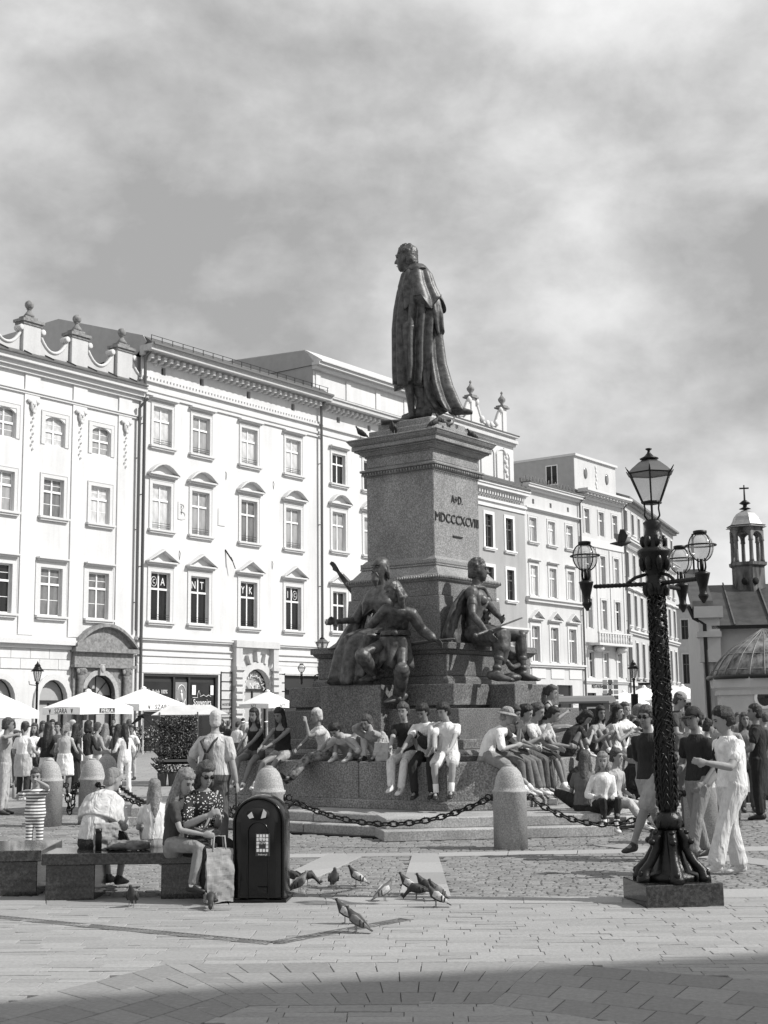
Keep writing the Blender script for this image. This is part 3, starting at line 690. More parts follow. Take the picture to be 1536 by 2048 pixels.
cornice(h2, 0, 16, [(.3, 21.9, 22.1), (.95, 22.1, 22.35), (1.05, 22.35, 22.45)], 'eave', mat('eave_soffit', .5, .9, 6, .1)); dentils(h2, .1, 15.9, 21.95, .2, .22, .6, .5)
mb = MB(); mb.box(-.05, 16.05, -1.15, -1.02, 22.38, 22.5); mb.build('gutter', PIPE, h2)
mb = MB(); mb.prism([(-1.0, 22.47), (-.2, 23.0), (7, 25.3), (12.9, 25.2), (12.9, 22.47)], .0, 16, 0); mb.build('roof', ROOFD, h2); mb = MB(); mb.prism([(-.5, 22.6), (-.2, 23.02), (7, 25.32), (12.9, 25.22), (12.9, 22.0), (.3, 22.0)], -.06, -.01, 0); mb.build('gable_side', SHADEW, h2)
mb = MB()
mb.tube([(0.1, -.7, 23.0), (16, -.7, 23.0)], .018, 4); mb.tube([(0.1, -.7, 22.8), (16, -.7, 22.8)], .012, 4)
for k in range(20): mb.box(.1 + k * .83, .13 + k * .83, -.72, -.69, 22.4, 23.0)
mb.build('snow_rail', BLACK, h2)
cornice(h2, 0, 7.6, [(.16, 6.0, 6.1), (.22, 6.1, 6.2), (.1, 5.5, 5.6), (.1, 5.15, 5.22)], 'band'); cornice(h2, 11.4, 16, [(.16, 6.0, 6.1), (.22, 6.1, 6.2), (.1, 5.5, 5.6), (.1, 5.15, 5.22)], 'band')
mb = MB()
for z in (4.25, 4.75): mb.box(.02, 7.55, -.03, 0, z, z + .38); mb.box(11.5, 15.95, -.03, 0, z + .12, z + .38)
mb.build('rustic_band', PLASTER, h2, kind='stuff')
mb = MB(); mb.box(7.65, 8.2, -.35, 0, 0, 6.2); mb.box(11.0, 11.45, -.35, 0, 0, 6.2); mb.box(7.6, 11.5, -.42, 0, 5.85, 6.25)
for k in range(11):
    for x in (7.92, 11.22): mb.box(x - .36, x + .36, -.48, -.3, .3 + k * .42, .52 + k * .42)
mb.build('portal_pier', PLASTER2, h2)
PA_ = arch(h2, 9.7, 2.4, 3.42, 4.62, band=.42, mt=PLASTER2, pj=.2)
mb = MB()
for k in range(9):
    a = pi * k / 8; x, z = 9.7 + 1.62 * cos(a), 3.42 + 1.62 * sin(a); x2, z2 = 9.7 + 2.05 * cos(a), 3.42 + 2.2 * sin(a)
    mb.prism([(x - .1 * sin(a), z + .1 * cos(a)), (x + .1 * sin(a), z - .1 * cos(a)), (x2 + .16 * sin(a), min(z2 - .16 * cos(a), 5.8)), (x2 - .16 * sin(a), min(z2 + .16 * cos(a), 5.8))][::-1], -.28, 0, 1)
mb.build('voussoir', PLASTER2, h2, kind='stuff')
d2 = archdoor(h2, 9.7, 2.36, 3.42, 4.6, glass=LETTER_D, fan=False)
for k, ch in enumerate('RESTAURACJA'):
    a = pi - pi * (k + .5) / 11; text(ch, .38, NEON, (9.7 + .93 * cos(a), .12, 3.35 + .9 * sin(a)), (pi / 2, 0, 0), d2, .01).rotation_euler = (pi / 2, -(a - pi / 2), 0)
text('N°7', .52, NEON, (9.7, .1, 3.6), (pi / 2, 0, 0), d2, .01)
# souvenir shop
mb = MB(); mb.box(.58, 6.5, .2, .26, 0, 4.2); shp = mb.build('shop_front', WOODD, h2)
for a, b, z0, z1 in ((.75, 2.9, 2.25, 3.75), (4.3, 6.3, 2.25, 3.75), (.75, 2.9, .2, 2.1), (4.3, 6.3, .2, 2.1), (3.1, 4.1, .05, 2.1)):
    pane(GL_D, (a + b) / 2, .17, (z0 + z1) / 2, b - a, z1 - z0, shp)
mb = MB()
for x in (.6, 2.93, 4.13, 6.35): mb.box(x, x + .14, .08, .2, 0, 4.15)
mb.box(.58, 6.5, .05, .2, 4.05, 4.2); mb.box(.74, 6.35, .08, .2, 2.1, 2.22); mb.build('shop_mullion', WOODD, shp)
mb = MB(); mb.box(.58, 6.5, .03, .09, 2.12, 2.16); mb.build('shop_trim', mat('trim_grey', .3), shp)
mb = MB(); mb.box(3.15, 4.05, .12, .17, 2.35, 3.75); mb.build('sign_panel', mat('sign_grey', .22, .5), shp)
text('Polish 100%', .30, NEON, (1.95, .12, 3.2), (pi / 2, 0, 0), shp, .008, sx=.8); text('Cristals', .48, NEON, (1.95, .12, 2.75), (pi / 2, 0, 0), shp, .008, sx=.8); text('Souvenirs', .50, NEON, (5.3, .12, 2.62), (pi / 2, 0, 0), shp, .008, sx=.75)
mb = MB(); mb.tube([(3.6 + .34 * cos(a * pi / 8), .1, 3.1 + .5 * sin(a * pi / 8)) for a in range(1, 8)], .03, 4); mb.tube([(3.6 + .34 * cos(a * pi / 8), .1, 3.0 - .5 * sin(a * pi / 8)) for a in range(1, 8)], .03, 4)
mb.lathe([(.13, 2.72), (.08, 3.0), (.1, 3.1), (.03, 3.14)], (3.6, .11, 0), 6); mb.ell((3.6, .11, 3.24), .07, .04, .09, 6, 4); mb.build('figure_emblem', NEON, shp)
mb = MB(); mb.tube([(.98, .1, 2.5), (1.1, .1, 2.5), (1.04, .1, 2.52), (1.04, .1, 3.0), (.97, .1, 3.1), (.97, .1, 3.35), (1.11, .1, 3.35), (1.11, .1, 3.1), (1.04, .1, 3.0)], .018, 4)
mb.tube([(4.5, .1, 2.9), (4.9, .1, 2.9), (4.9, .1, 3.1), (5.0, .1, 3.3), (5.1, .1, 3.1), (5.1, .1, 2.95), (5.4, .1, 3.05), (5.6, .1, 2.95), (5.8, .1, 3.05), (6.0, .1, 2.95)], .018, 4); mb.box(4.45, 4.75, .1, .12, 3.05, 3.6); mb.box(5.95, 6.2, .1, .12, 3.05, 3.6); mb.build('window_graphic', NEON, shp, kind='stuff')
# plaques
for x in (6.72, 11.5):
    for k in range(6):
        mb = MB(); mb.box(x, x + .82, -.06, -.03, 1.25 + k * .52, 1.7 + k * .52); mb.build('name_plaque', PLASTER2 if k > 2 else mat('plaque_grey', .4), h2)
    mb = MB(); mb.box(x - .06, x, -.06, 0, 1.1, 4.4); mb.box(x + .82, x + .88, -.06, 0, 1.1, 4.4)
    for k in range(7): mb.box(x, x + .82, -.055, 0, 1.19 + k * .52, 1.25 + k * .52)
    mb.build('plaque_rack', BLACK, h2)
text('N°7', .3, LETTER_D, (7.13, -.07, 1.47), (pi / 2, 0, 0), h2, .004); text('HOSTEL', .2, LETTER_D, (7.13, -.07, 2.5), (pi / 2, 0, 0), h2, .004); text('KWARC', .2, LETTER_D, (7.13, -.07, 1.98), (pi / 2, 0, 0), h2, .004)
mb = MB(); mb.box(12.45, 15.9, .2, .26, 0, 4.3); mb.box(12.45, 15.9, -.1, .2, 3.4, 3.5); mb.build('shop_front', WOODD, h2)
pipe(h2, .12, 0, 22.3, -.25, .09); pipe(h2, 15.8, 0, 22.3, -.25, .09)
for x, z in ((3.3, 13.5), (7.0, 16.0), (11.3, 16.0), (3.2, 10.9), (11.2, 11.0)):
    mb = MB(); mb.tube([(x, 0, z + .25), (x, -.08, z + .1), (x + .02, 0, z - .25)], .02, 4); mb.build('flag_bracket', BLACK, h2)
mb = MB(); mb.tube([(7.0, 0, 11.55), (7.25, -.35, 10.9)], .05, 5); mb.tube([(7.2, -.3, 11.1), (7.45, -.4, 10.45)], .03, 5); mb.build('flag_holder', BLACK, h2)
for ch, x in (('B', 3.35), ('L', 6.6)): text(ch, 1.5, TRIM, (x, -.02, 13.4), (pi / 2, 0, 0), h2, .02)
# ---- house 3
h3 = house(67.02, 'white townhouse with a tall plain attic storey, partly hidden behind the pedestal')
c3 = [1.85, 5.3, 8.8, 11.6]; holes = []
for c in c3: holes += [(c - .7, c + .7, 16.95, 18.95), (c - .7, c + .7, 12.5, 15.05), (c - .7, c + .7, 7.2, 9.8)]
holes += [(1.68, 2.02, 21.1, 21.5), (5.1, 5.45, 21.1, 21.5), (1.2, 4.4, 0, 4), (6.5, 9, 0, 4)]
body(h3, 13., 21.9, 14, PLASTER, holes)
for i, c in enumerate(c3):
    window(h3, c, 16.95, 18.95, 1.4, 'cross', surround=.16, hood='flat', glass=GL_M)
    window(h3, c, 12.5, 15.05, 1.4, 'cross', surround=.2, hood='seg', glass=GL_L); window(h3, c, 7.2, 9.8, 1.4, 'cross', surround=.22, hood='tri', glass=GL_D)
for a in (1.85, 5.27): pane(DARK, a, .25, 21.3, .34, .42, h3)
for a, b in ((1.2, 4.4), (6.5, 9)): pane(GL_D, (a + b) / 2, .2, 2, b - a, 4, h3)
cornice(h3, 0, 13, [(.08, 20.0, 20.16), (.16, 20.5, 20.62)], 'frieze')
cornice(h3, 0, 13, [(.3, 21.9, 22.05), (.85, 22.05, 22.3), (.95, 22.3, 22.4)], 'eave', mat('eave_soffit')); dentils(h3, .1, 12.9, 21.95, .2, .2, .5, .5)
mb = MB(); mb.prism([(-.92, 22.4), (-.92, 22.44), (.55, 22.8), (.55, 22.4)], 0, 13, 0); mb.build('eave_roof', ROOFD, h3)
mb = MB(); mb.box(-.1, 13, .55, 13, 22.4, 24.75)
for x in (.1, 3.4, 6.8, 10.2): mb.box(x, x + .5, .48, .56, 22.7, 24.3)
mb.build('attic_storey', PLASTER, h3)
mb = MB(); mb.prism([(.3, 24.75), (1.2, 25.85), (8, 26.25), (12.9, 26.15), (12.9, 24.75)], -.2, -.16, 0); mb.box(-.13, -.1, .55, 12.9, 22.4, 24.74); mb.build('gable_side', SHADEW, h3)
cornice(h3, 0, 13, [], 'attic_cornice')
mb = MB(); mb.box(-.2, 13, .2, .55, 24.45, 24.7); mb.box(-.25, 13, -.1, .55, 24.7, 24.9); mb.build('attic_cornice', TRIM, h3)
mb = MB(); mb.prism([(-.25, 24.9), (-.25, 24.98), (1.2, 25.9), (8, 26.3), (13, 26.2), (13, 24.9)], -.15, 13, 0); mb.build('roof', mat('pale_roof', .55, .5, 3, .1), h3)
# ---- house 4
h4 = house(80., 'grey townhouse with a white scrolled attic and three urn topped pinnacles')
c4 = [1.5, 4.6, 7.64, 10.7]; holes = []
for c in c4: holes += [(c - .56, c + .56, 14.5, 17.1), (c - .56, c + .56, 10.6, 13.0), (c - .6, c + .6, 5.3, 7.9)]
holes += [(2, 5, 0, 4), (8, 11, 0, 4)]
body(h4, 13.1, 19.2, 14, PLASTERG, holes)
for c in c4:
    window(h4, c, 14.5, 17.1, 1.12, 'grid', surround=.2, glass=GL_D, frame=FRAMED, tr=WHITE); window(h4, c, 10.6, 13., 1.12, 'grid', surround=.2, glass=GL_D, frame=FRAMED, tr=WHITE)
    window(h4, c, 5.3, 7.9, 1.2, 'grid', surround=.25, glass=GL_M)
cornice(h4, 0, 13.1, [(.1, 17.7, 18.1), (.25, 18.1, 18.3), (.2, 18.95, 19.1), (.55, 19.1, 19.35), (.65, 19.35, 19.5)], 'eave', PLASTER); dentils(h4, .1, 13, 18.95, .16, .3, .3, .38)
cornice(h4, 0, 13.1, [(.1, 8.2, 8.35), (.3, 8.35, 8.5)], 'band')
mb = MB(); mb.prism([(-.7, 19.48), (-.7, 19.55), (.8, 20.45), (.8, 19.48)], 0, 13.1, 0)
for k in range(3): mb.prism([(-.7 + k * .4, 19.57 + k * .24), (-.7 + k * .4, 19.64 + k * .24), (-.55 + k * .4, 19.73 + k * .24), (-.5 + k * .4, 19.66 + k * .24)], 0, 13.1, 0)
mb.build('tiled_eave_roof', ROOFD, h4)
mb = MB(); mb.box(.0, 13.0, .8, 10, 19.5, 23.3)
mb.build('attic_storey', PLASTER, h4)
mb = MB()
for x in (.9, 3.25, 5.6, 7.95, 10.3):
    mb.prism([(x, 20.4)] + [(x + .95 - .95 * cos(pi * k / 8), 22.3 + .5 * sin(pi * k / 8)) for k in range(9)] + [(x + 1.9, 20.4)], .795, .80, 1)
    for sx in (x - .05, x + 1.9): mb.box(sx, sx + .14, .68, .8, 20.4, 22.3)
    mb.tube([(x + .95 - 1.0 * cos(pi * k / 8), .76, 22.3 + .55 * sin(pi * k / 8)) for k in range(9)], .07, 5)
mb.build('blind_arch', TRIM, h4)
for x in (2.04, 6.61, 11.3):
    mb = MB()
    for k in range(6): mb.ell((x + .35 + .09 * (-1) ** k, .68, 20.8 + k * .36), .2, .12, .2, 6, 4)
    mb.box(x + .1, x + .6, .7, .8, 20.4, 23.0); mb.build('carved_herm', TRIM, h4)
mb = MB(); mb.box(-.1, 13.1, .55, 10, 23.3, 23.5); mb.box(-.1, 13.1, .35, 10, 23.5, 23.75); mb.box(-.1, 13.1, .62, 10, 23.75, 24.0); mb.box(-.15, 13.15, .3, 10, 24.0, 24.12)
mb.build('attic_cornice', PLASTER2, h4)
mb = MB(); mb.box(-.2, 13.2, .25, 10, 24.12, 24.2); mb.build('attic_roof_edge', ROOFD, h4)
for i, x in enumerate((2.04, 6.61, 11.3)):
    mb = MB(); mb.box(x - .28, x + .28, .5, 1.0, 24.2, 26.2); mb.build('pinnacle_pier', TRIM, h4)
    mb = MB(); mb.box(x - .48, x + .48, .3, 1.2, 26.2, 26.32); mb.box(x - .38, x + .38, .4, 1.1, 26.32, 26.45); mb.lathe([(.2, 26.45), (.1, 26.6), (.3, 26.85), (.32, 27.0), (.12, 27.25), (.06, 27.4), (.12, 27.5), (.03, 27.65)], (x, .75, 0), 8); mb.build('urn', TRIMD, h4)
    if i < 2: spans = (x + .28, x + 4.3)
    for sgn_ in ((1, -1) if i == 1 else ((1,) if i == 0 else (-1,))):
        mb = MB(); pts = []
        for k in range(9):
            t = k / 8; pts.append((x + sgn_ * (.28 + 2.0 * t), 24.25 + 1.9 * (1 - t) ** 1.6 + .16 * sin(t * 9)))
        for p, q in zip(pts, pts[1:]): mb.prism([(p[0], 24.2), (q[0], 24.2), q, p][::sgn_], .6, .9, 1)
        mb.tube([(p[0], .62, p[1]) for p in pts], .12, 6)
        for p in (pts[1], pts[4], pts[7]): mb.ell((p[0], .52, p[1] + .05), .26, .16, .26, 7, 5)
        mb.build('carved_scroll', TRIM, h4)
# ---- house 5
h5 = house(93.12, 'light three bay townhouse with triangular window hoods and a zigzag terrace railing')
c5 = [1.3, 4.4, 7.5]; holes = []
for c in c5: holes += [(c - .58, c + .58, 15.63, 17.58), (c - .58, c + .58, 11.24, 13.66), (c - .62, c + .62, 5.91, 8.77)]
for c in (1.5, 4.4, 7.4): holes.append((c - .17, c + .17, 18.75, 19.15))
holes += [(4.6, 7.2, 0, 4.1), (1.2, 3.8, 0, 4.1)]
body(h5, 9.35, 20., 14, PLASTER2, holes)
for c in c5:
    window(h5, c, 15.63, 17.58, 1.16, 'cross', surround=.16); window(h5, c, 11.24, 13.66, 1.16, 'cross', surround=.22, hood='flat', sill=False); window(h5, c, 5.91, 8.77, 1.24, 'cross', surround=.25, hood='tri', sill=False, glass=GL_M)
for c in (1.5, 4.4, 7.4): pane(DARK, c, .25, 18.95, .34, .4, h5)
cornice(h5, 0, 9.35, [(.15, 18.2, 18.3), (.3, 18.3, 18.4)], 'string_course'); cornice(h5, 0, 9.35, [(.3, 19.8, 20.), (.55, 20., 20.2), (.65, 20.2, 20.3)], 'eave', TRIM)
cornice(h5, 0, 9.35, [(.25, 10.7, 10.95), (.4, 10.95, 11.1)], 'band'); cornice(h5, 0, 9.35, [(.2, 5.5, 5.65), (.3, 5.65, 5.8)], 'lower_band')
mb = MB(); mb.box(-.05, 9.4, -.7, .2, 20.3, 20.4); mb.box(0, 9.35, .25, .35, 20.4, 20.75); mb.build('eave_flashing', ROOFD, h5)
mb = MB()
for k in range(16): mb.tube([(.2 + k * .56, .1, 20.4), (.48 + k * .56, .1, 21.1), (.76 + k * .56, .1, 20.4)], .025, 4)
mb.build('terrace_railing', PIPE, h5)
for x in (.5, 3.6, 6.7): mb = MB(); mb.box(x, x + 2.2, -.06, 0, 4.6, 5.4); mb.build('relief_panel', TRIM, h5)
pane(GL_D, 5.9, .2, 2.05, 2.6, 4.1, h5); pane(GL_D, 2.5, .2, 2.05, 2.6, 4.1, h5); pipe(h5, 9.2, 0, 20.2, -.2, .08)
# ---- house 6
h6 = house(102.5, 'pale townhouse with a balcony, wide eave and two oval attic windows')
c6 = [1.35, 4.1, 6.75]; holes = []
for c in c6: holes += [(c - .5, c + .5, 17.3, 19.43), (c - .5, c + .5, 12.92, 15.5), (c - .5, c + .5, 9.04, 11.6), (c - .5, c + .5, 4.83, 7.0)]
holes += [(.45, 2.05, 2, 3.5), (3.2, 4.7, 2, 3.5), (6., 7.6, 0, 3.4)]
body(h6, 8.5, 20.6, 14, PLASTER2, holes)
for c in c6:
    for a, b in ((17.3, 19.43), (12.92, 15.5), (9.04, 11.6), (4.83, 7.0)): window(h6, c, a, b, 1.0, 'cross', surround=.14, glass=GL_M, sill=False)
for a, b in ((.45, 2.05), (3.2, 4.7), (6., 7.6)): pane(GL_D, (a + b) / 2, .2, 2.6, b - a, 1.9, h6)
text('RESTAURACJA', .42, LETTER_D, (2.6, -.03, 4.05), (pi / 2, 0, 0), h6, .01)
cornice(h6, 0, 8.5, [(.2, 20.3, 20.6), (.9, 20.75, 20.85), (1.0, 20.85, 21.05)], 'eave', TRIM); dentils(h6, .1, 8.4, 20.75, .3, .18, .75, .62)
mb = MB(); mb.box(.0, 7.9, .3, 9, 21.05, 24.0); mb.build('attic_storey', PLASTER2, h6)
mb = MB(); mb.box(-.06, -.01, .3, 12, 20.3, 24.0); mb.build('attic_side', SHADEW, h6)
mb = MB(); mb.box(-.1, 8.0, .1, 9, 24.0, 24.2); mb.build('attic_coping', TRIM, h6)
for x in (2.0, 6.1): mb = MB(); mb.loft([((x, .28, 22.7), (.32, 0, 0), (0, 0, .5)), ((x, .24, 22.7), (.3, 0, 0), (0, 0, .48))], 14); mb.build('oval_window', GL_M, h6)
mb = MB()
for k in range(6): mb.ell((4.05 + .06 * (-1) ** k, .28, 21.7 + k * .36), .16, .06, .2, 6, 4)
mb.build('stucco_garland', TRIM, h6)
mb = MB(); mb.box(.9, 7.3, -1.1, 0, 7.55, 7.75); bl = mb.build('balcony', TRIM, h6)
mb = MB()
for k in range(13): mb.lathe([(.07, 7.75), (.1, 7.95), (.05, 8.2), (.1, 8.4), (.07, 8.55)], (1.05 + k * .5, -1.0, 0), 6)
mb.box(.9, 7.3, -1.1, -.9, 8.55, 8.68); mb.build('balustrade', TRIM, bl)
for x in (1.6, 6.0): mb = MB(); mb.ell((x + .4, -.45, 7.3), .55, .5, .32, 8, 5); mb.build('console', TRIM, bl)
cornice(h6, 0, 8.5, [(.1, 4.3, 4.45), (.2, 4.45, 4.55)], 'band'); cornice(h6, 0, 8.5, [(.1, 16.2, 16.9)], 'stucco_frieze')
for c in (102.8 - 102.5, 2.9, 5.5, 8.1): mb = MB(); mb.box(c - .12, c + .12, -.08, 0, 7.8, 16.1); mb.build('pilaster', TRIM, h6)
pipe(h6, 8.4, 0, 20.8, -.2, .08)
# side window of the attic wall facing the terrace
mb = MB(); mb.box(-.1, -.05, 1.9, 3.1, 21.6, 23.4); o = mb.build('side_window', FRAME, h6); mb = MB(); mb.box(-.12, -.1, 2.0, 2.45, 21.7, 23.3); mb.box(-.12, -.1, 2.55, 3.0, 21.7, 23.3); mb.build('pane', GL_D, o)
# ---- house 7, turned away along the street
p7 = VV * PD + UU * 111.05; A7 = R(90 - 21.6)
h7 = E('townhouse', p7, 'grey corner townhouse with closely set windows at the right end of the row', 'building', A7)
L7 = 27.; holes = []; X7 = [1.2 + 3.05 * k for k in range(9)]
for c in X7: holes += [(c - .55, c + .55, 18.3, 20.3), (c - .55, c + .55, 14.0, 16.4), (c - .6, c + .6, 9.7, 12.6), (c - .6, c + .6, 5.0, 8.2), (c - .7, c + .7, 0, 3.6)]
P7 = mat('grey_house_plaster', .46, .9, 8, .06, .1)
body(h7, L7, 21., 12, P7, holes)
for c in X7:
    for a, b, g_ in ((18.3, 20.3, GL_M), (14.0, 16.4, GL_M), (9.7, 12.6, GL_D), (5.0, 8.2, GL_D)): window(h7, c, a, b, 1.1 if a > 13 else 1.2, 'cross', surround=.16, hood=('flat' if a in (9.7,) else None), glass=g_, frame=FRAMED, panes=False)
    arch(h7, c, 1.4, 2.9, 3.6, band=.15, filler=P7); pane(GL_D, c, .2, 1.8, 1.4, 3.6, h7)
cornice(h7, 0, L7, [(.3, 17.0, 17.3), (.6, 17.3, 17.5), (.7, 17.5, 17.65)], 'dentil_cornice'); dentils(h7, .1, L7, 17.0, .16, .25, .3, .42)
cornice(h7, 0, L7, [(.4, 21., 21.2), (.7, 21.2, 21.4)], 'eave', ROOF); cornice(h7, 0, L7, [(.25, 13.0, 13.2)], 'band'); cornice(h7, 0, L7, [(.2, 8.9, 9.1), (.35, 9.1, 9.25)], 'band'); cornice(h7, 0, L7, [(.2, 4.2, 4.5)], 'band')
mb = MB(); mb.prism([(-.7, 21.4), (5, 23.4), (12, 21.4)], 0, L7, 0); mb.build('roof', ROOF, h7)
mb = MB(); mb.box(3.0, 9.0, -1.3, 0, 4.3, 4.5)
for k in range(25): mb.box(3.0 + k * .25, 3.03 + k * .25, -1.28, -1.25, 4.5, 5.4)
mb.box(3.0, 9.0, -1.3, -1.24, 5.4, 5.46); mb.build('iron_balcony', BLACK, h7)
# ---- far grey building closing the street
pf = AY(1358, 1450, 165); h8 = E('office_building', V((pf.x, pf.y, 0)), 'plain grey building closing the street between the corner house and the church', 'building', R(-14))
holes = []
X8 = [1.2 + 1.95 * k for k in range(5)]
for c in X8: holes += [(c - .42, c + .42, 10.6, 13.0), (c - .42, c + .42, 5.2, 8.8), (c - .5, c + .5, .6, 3.6)]
G8 = mat('far_grey_plaster', .46, .9, 3, .08)
mb = MB(); wall_holes(mb, -2, 11, 0, 14.8, holes); mb.build('wall', G8, h8); mb = MB(); mb.box(-2, 11, .3, 12, 0, 14.7); mb.build('rear_block', G8, h8)
for c in X8:
    for a, b in ((10.6, 13.0), (5.2, 8.8), (.6, 3.6)): window(h8, c, a, b, .84 if a > 3 else 1.0, 'cross', surround=.12, glass=GL_M, frame=FRAMED, sill=False, panes=False)
cornice(h8, -2, 11, [(.3, 14.4, 14.6), (.5, 14.6, 14.85)], 'eave', ROOF); cornice(h8, -2, 11, [(.2, 4.4, 4.6)], 'band')
mb = MB(); mb.box(6, 6.9, 2, 2.8, 14.8, 16.6)
for k in range(3): mb.box(6.1 + k * .28, 6.25 + k * .28, 2.2, 2.6, 16.6, 16.9)
mb.build('chimney', TRIMD, h8)
# ================================================================== church
def CH(px, py, Y=60.): p = AY(px, py, Y); return p
cx0 = AY(1440, 1450, 60.).x
CHI = (Matrix.Translation((cx0, 60, 0)) @ Matrix.Rotation(R(-9), 4, 'Z')).inverted()
CHW = mat('church_plaster', .42, .9, 2.5, .05)
ch = E('church', (cx0, 60, 0), 'small white church with a streaked metal dome and a slender open turret', 'church', R(-9))
def cz(py, Y=60.): return AY(1480, py, Y).z
zr, ze = cz(1180, 66), cz(1252, 60.)
mb = MB(); mb.box(-.2, 14, 0, 9, 0, ze); mb.build('nave_wall', CHW, ch)
mb = MB(); mb.poly([(-.2, 0, ze), (-.2, 9, ze), (-.2, 4.5, zr + .6)]); mb.prism([(0, ze), (4.5, zr + .5), (9, ze)], -.6, -.2, 0); mb.prism([(-.35, 0), (-.35, ze - .3), (0, ze), (9, ze), (9.2, ze - .3), (9.2, 0)], -.62, -.2, 0)
mb.build('gable_wall', CHW, ch)
mb = MB(); mb.prism([(-.35, ze - .05), (4.5, zr + .1), (9.3, ze - .05)], -.2, 14, 0); rf = mb.build('nave_roof', mat('church_metal_roof', .06, .5, 2, .3, metal=.2, streak=1), ch)
mb = MB()
for k in range(8): x = .8 + k * 1.6; mb.prism([(-.36, ze - .05), (-.36, ze + .06), (4.5, zr + .22), (4.5, zr + .1)], x, x + .06, 0)
mb.build('roof_seam', ROOFD, rf)
mb = MB(); mb.box(-.2, 14, -.55, -.3, ze - .15, ze); mb.build('gutter', BLACK, ch)
mb = MB(); mb.prism([(-.75, ze + .8), (-.6, ze + 1.1), (4.5, zr + .9), (4.5, zr + .4), (-.5, ze + .6)], -1.0, -.1, 0); mb.build('gable_coping', mat('church_metal_roof'), ch)
mb = MB(); mb.box(-.95, .3, -.75, .2, ze + .35, ze + .85); mb.box(-.75, .15, -.55, .2, ze - 1.6, ze + .35); mb.box(-.85, .2, -.65, .2, ze - .5, ze - .25); mb.build('corner_console', CHW, ch)
mb = MB(); mb.tube([(-.5, 4.5, zr + .8), (-.5, 4.5, zr + 2.6)], .05, 5); mb.build('gable_spike', BLACK, ch)
mb = MB(); mb.tube([(-1.15, -.4, 6.4), (-.95, -.45, 5.9), (-.5, -.5, 5.6), (-.45, -.5, 0)], .1, 7); mb.build('drainpipe', BLACK, ch)
# chapel with dome
tx_ = CHI @ AY(1527, 1258, 55.)
dzx = tx_.x; dapex = tx_.z; zev = AY(1450, 1352, 52.).z; rr_ = AY(1527, 1258, 55.).x - AY(1423, 1352, 55.).x
n = 8; CY = tx_.y - 3.
mb = MB()
rw = rr_ * .93
mb.loft([((dzx, CY + 3., 0), (rw, 0, 0), (0, rw, 0)), ((dzx, CY + 3., zev), (rw, 0, 0), (0, rw, 0))], 8, pi / 8); mb.sm = [False] * len(mb.f)
chp = mb.build('chapel_wall', CHW, ch)
mb = MB(); mb.loft([((dzx, CY + 3., z), (q, 0, 0), (0, q, 0)) for q, z in ((rw + .1, zev - .7), (rw + .1, zev - .5), (rw + .25, zev - .4), (rw + .3, zev))], 8, pi / 8); mb.sm = [False] * len(mb.f); mb.build('chapel_cornice', CHW, ch)
DOME = mat('streaked_dome_metal', .035, .55, 3.2, .5, metal=.1, val2=.27, streak=1)
mb = MB(); hd = dapex - zev
prof = [(1.0, 0), (.93, .16), (.84, .32), (.72, .48), (.56, .63), (.38, .76), (.2, .88), (.04, 1.)]
mb.loft([((dzx, CY + 3., zev + hd * t), (rr_ * 1.02 * q, 0, 0), (0, rr_ * 1.02 * q, 0)) for q, t in prof], 24, pi / 8); dm = mb.build('dome', DOME, ch)
mb = MB()
for k in range(24):
    a = pi / 8 + 2 * pi * k / 24; mb.tube([(dzx + rr_ * 1.03 * q * cos(a), CY + 3. + rr_ * 1.03 * q * sin(a), zev + hd * t) for q, t in prof], .018, 4)
for q, t in prof[1:5:2]: mb.tube([(dzx + rr_ * 1.025 * q * cos(a * pi / 12), CY + 3. + rr_ * 1.025 * q * sin(a * pi / 12), zev + hd * t) for a in range(25)], .02, 4)
mb.build('dome_seam', ROOF, dm)
mb = MB(); q = rr_ * 1.04; mb.tube([(dzx + q * cos(a * pi / 12), CY + 3. + q * sin(a * pi / 12), zev) for a in range(25)], .09, 5); mb.build('dome_gutter', BLACK, dm)
wc = CHI @ AY(1534, 1395, 52.3); yy = CY + 3 - rw * cos(pi / 8); xx = wc.x
mb = MB(); mb.loft([((xx, yy - .02, wc.z), (.40, 0, 0), (0, 0, .45)), ((xx, yy - .08, wc.z), (.36, 0, 0), (0, 0, .41))], 20); rwn = mb.build('round_window', WHITE, ch)
mb = MB(); mb.loft([((xx, yy - .07, wc.z), (.28, 0, 0), (0, 0, .32)), ((xx, yy - .09, wc.z), (.28, 0, 0), (0, 0, .32))], 20); mb.build('pane', GL_D, rwn)
# turret
tc_ = CHI @ AY(1497, 1150, 64.); tx = tc_.x; tyy = tc_.y
def tz(py): return AY(1500, py, 64.).z
rb = 33 / FOC * 64
OLDW = mat('weathered_turret', .03, .8, 3, .5, .4, val2=.2, streak=1)
def tl(mb, prof, ph=-pi / 2 + R(9), n=6): mb.loft([((tx, tyy, z), (q, 0, 0), (0, q, 0)) for q, z in prof], n, ph); mb.sm = [False] * len(mb.f)
mb = MB(); tl(mb, [(rb, tz(1215)), (rb, tz(1135)), (rb * 1.15, tz(1132)), (rb * 1.17, tz(1126))]); tb = mb.build('turret_base', OLDW, ch)
for a in (-110, -72): a = R(a); mb = MB(); c = V((tx + rb * .96 * cos(a), tyy + rb * .96 * sin(a), tz(1165))); d = V((cos(a), sin(a), 0)); s = V((-sin(a), cos(a), 0)); mb.loft([(c, s * .16, V((0, 0, .18))), (c + d * .03, s * .16, V((0, 0, .18)))], 10); mb.build('turret_port', DARK, tb)
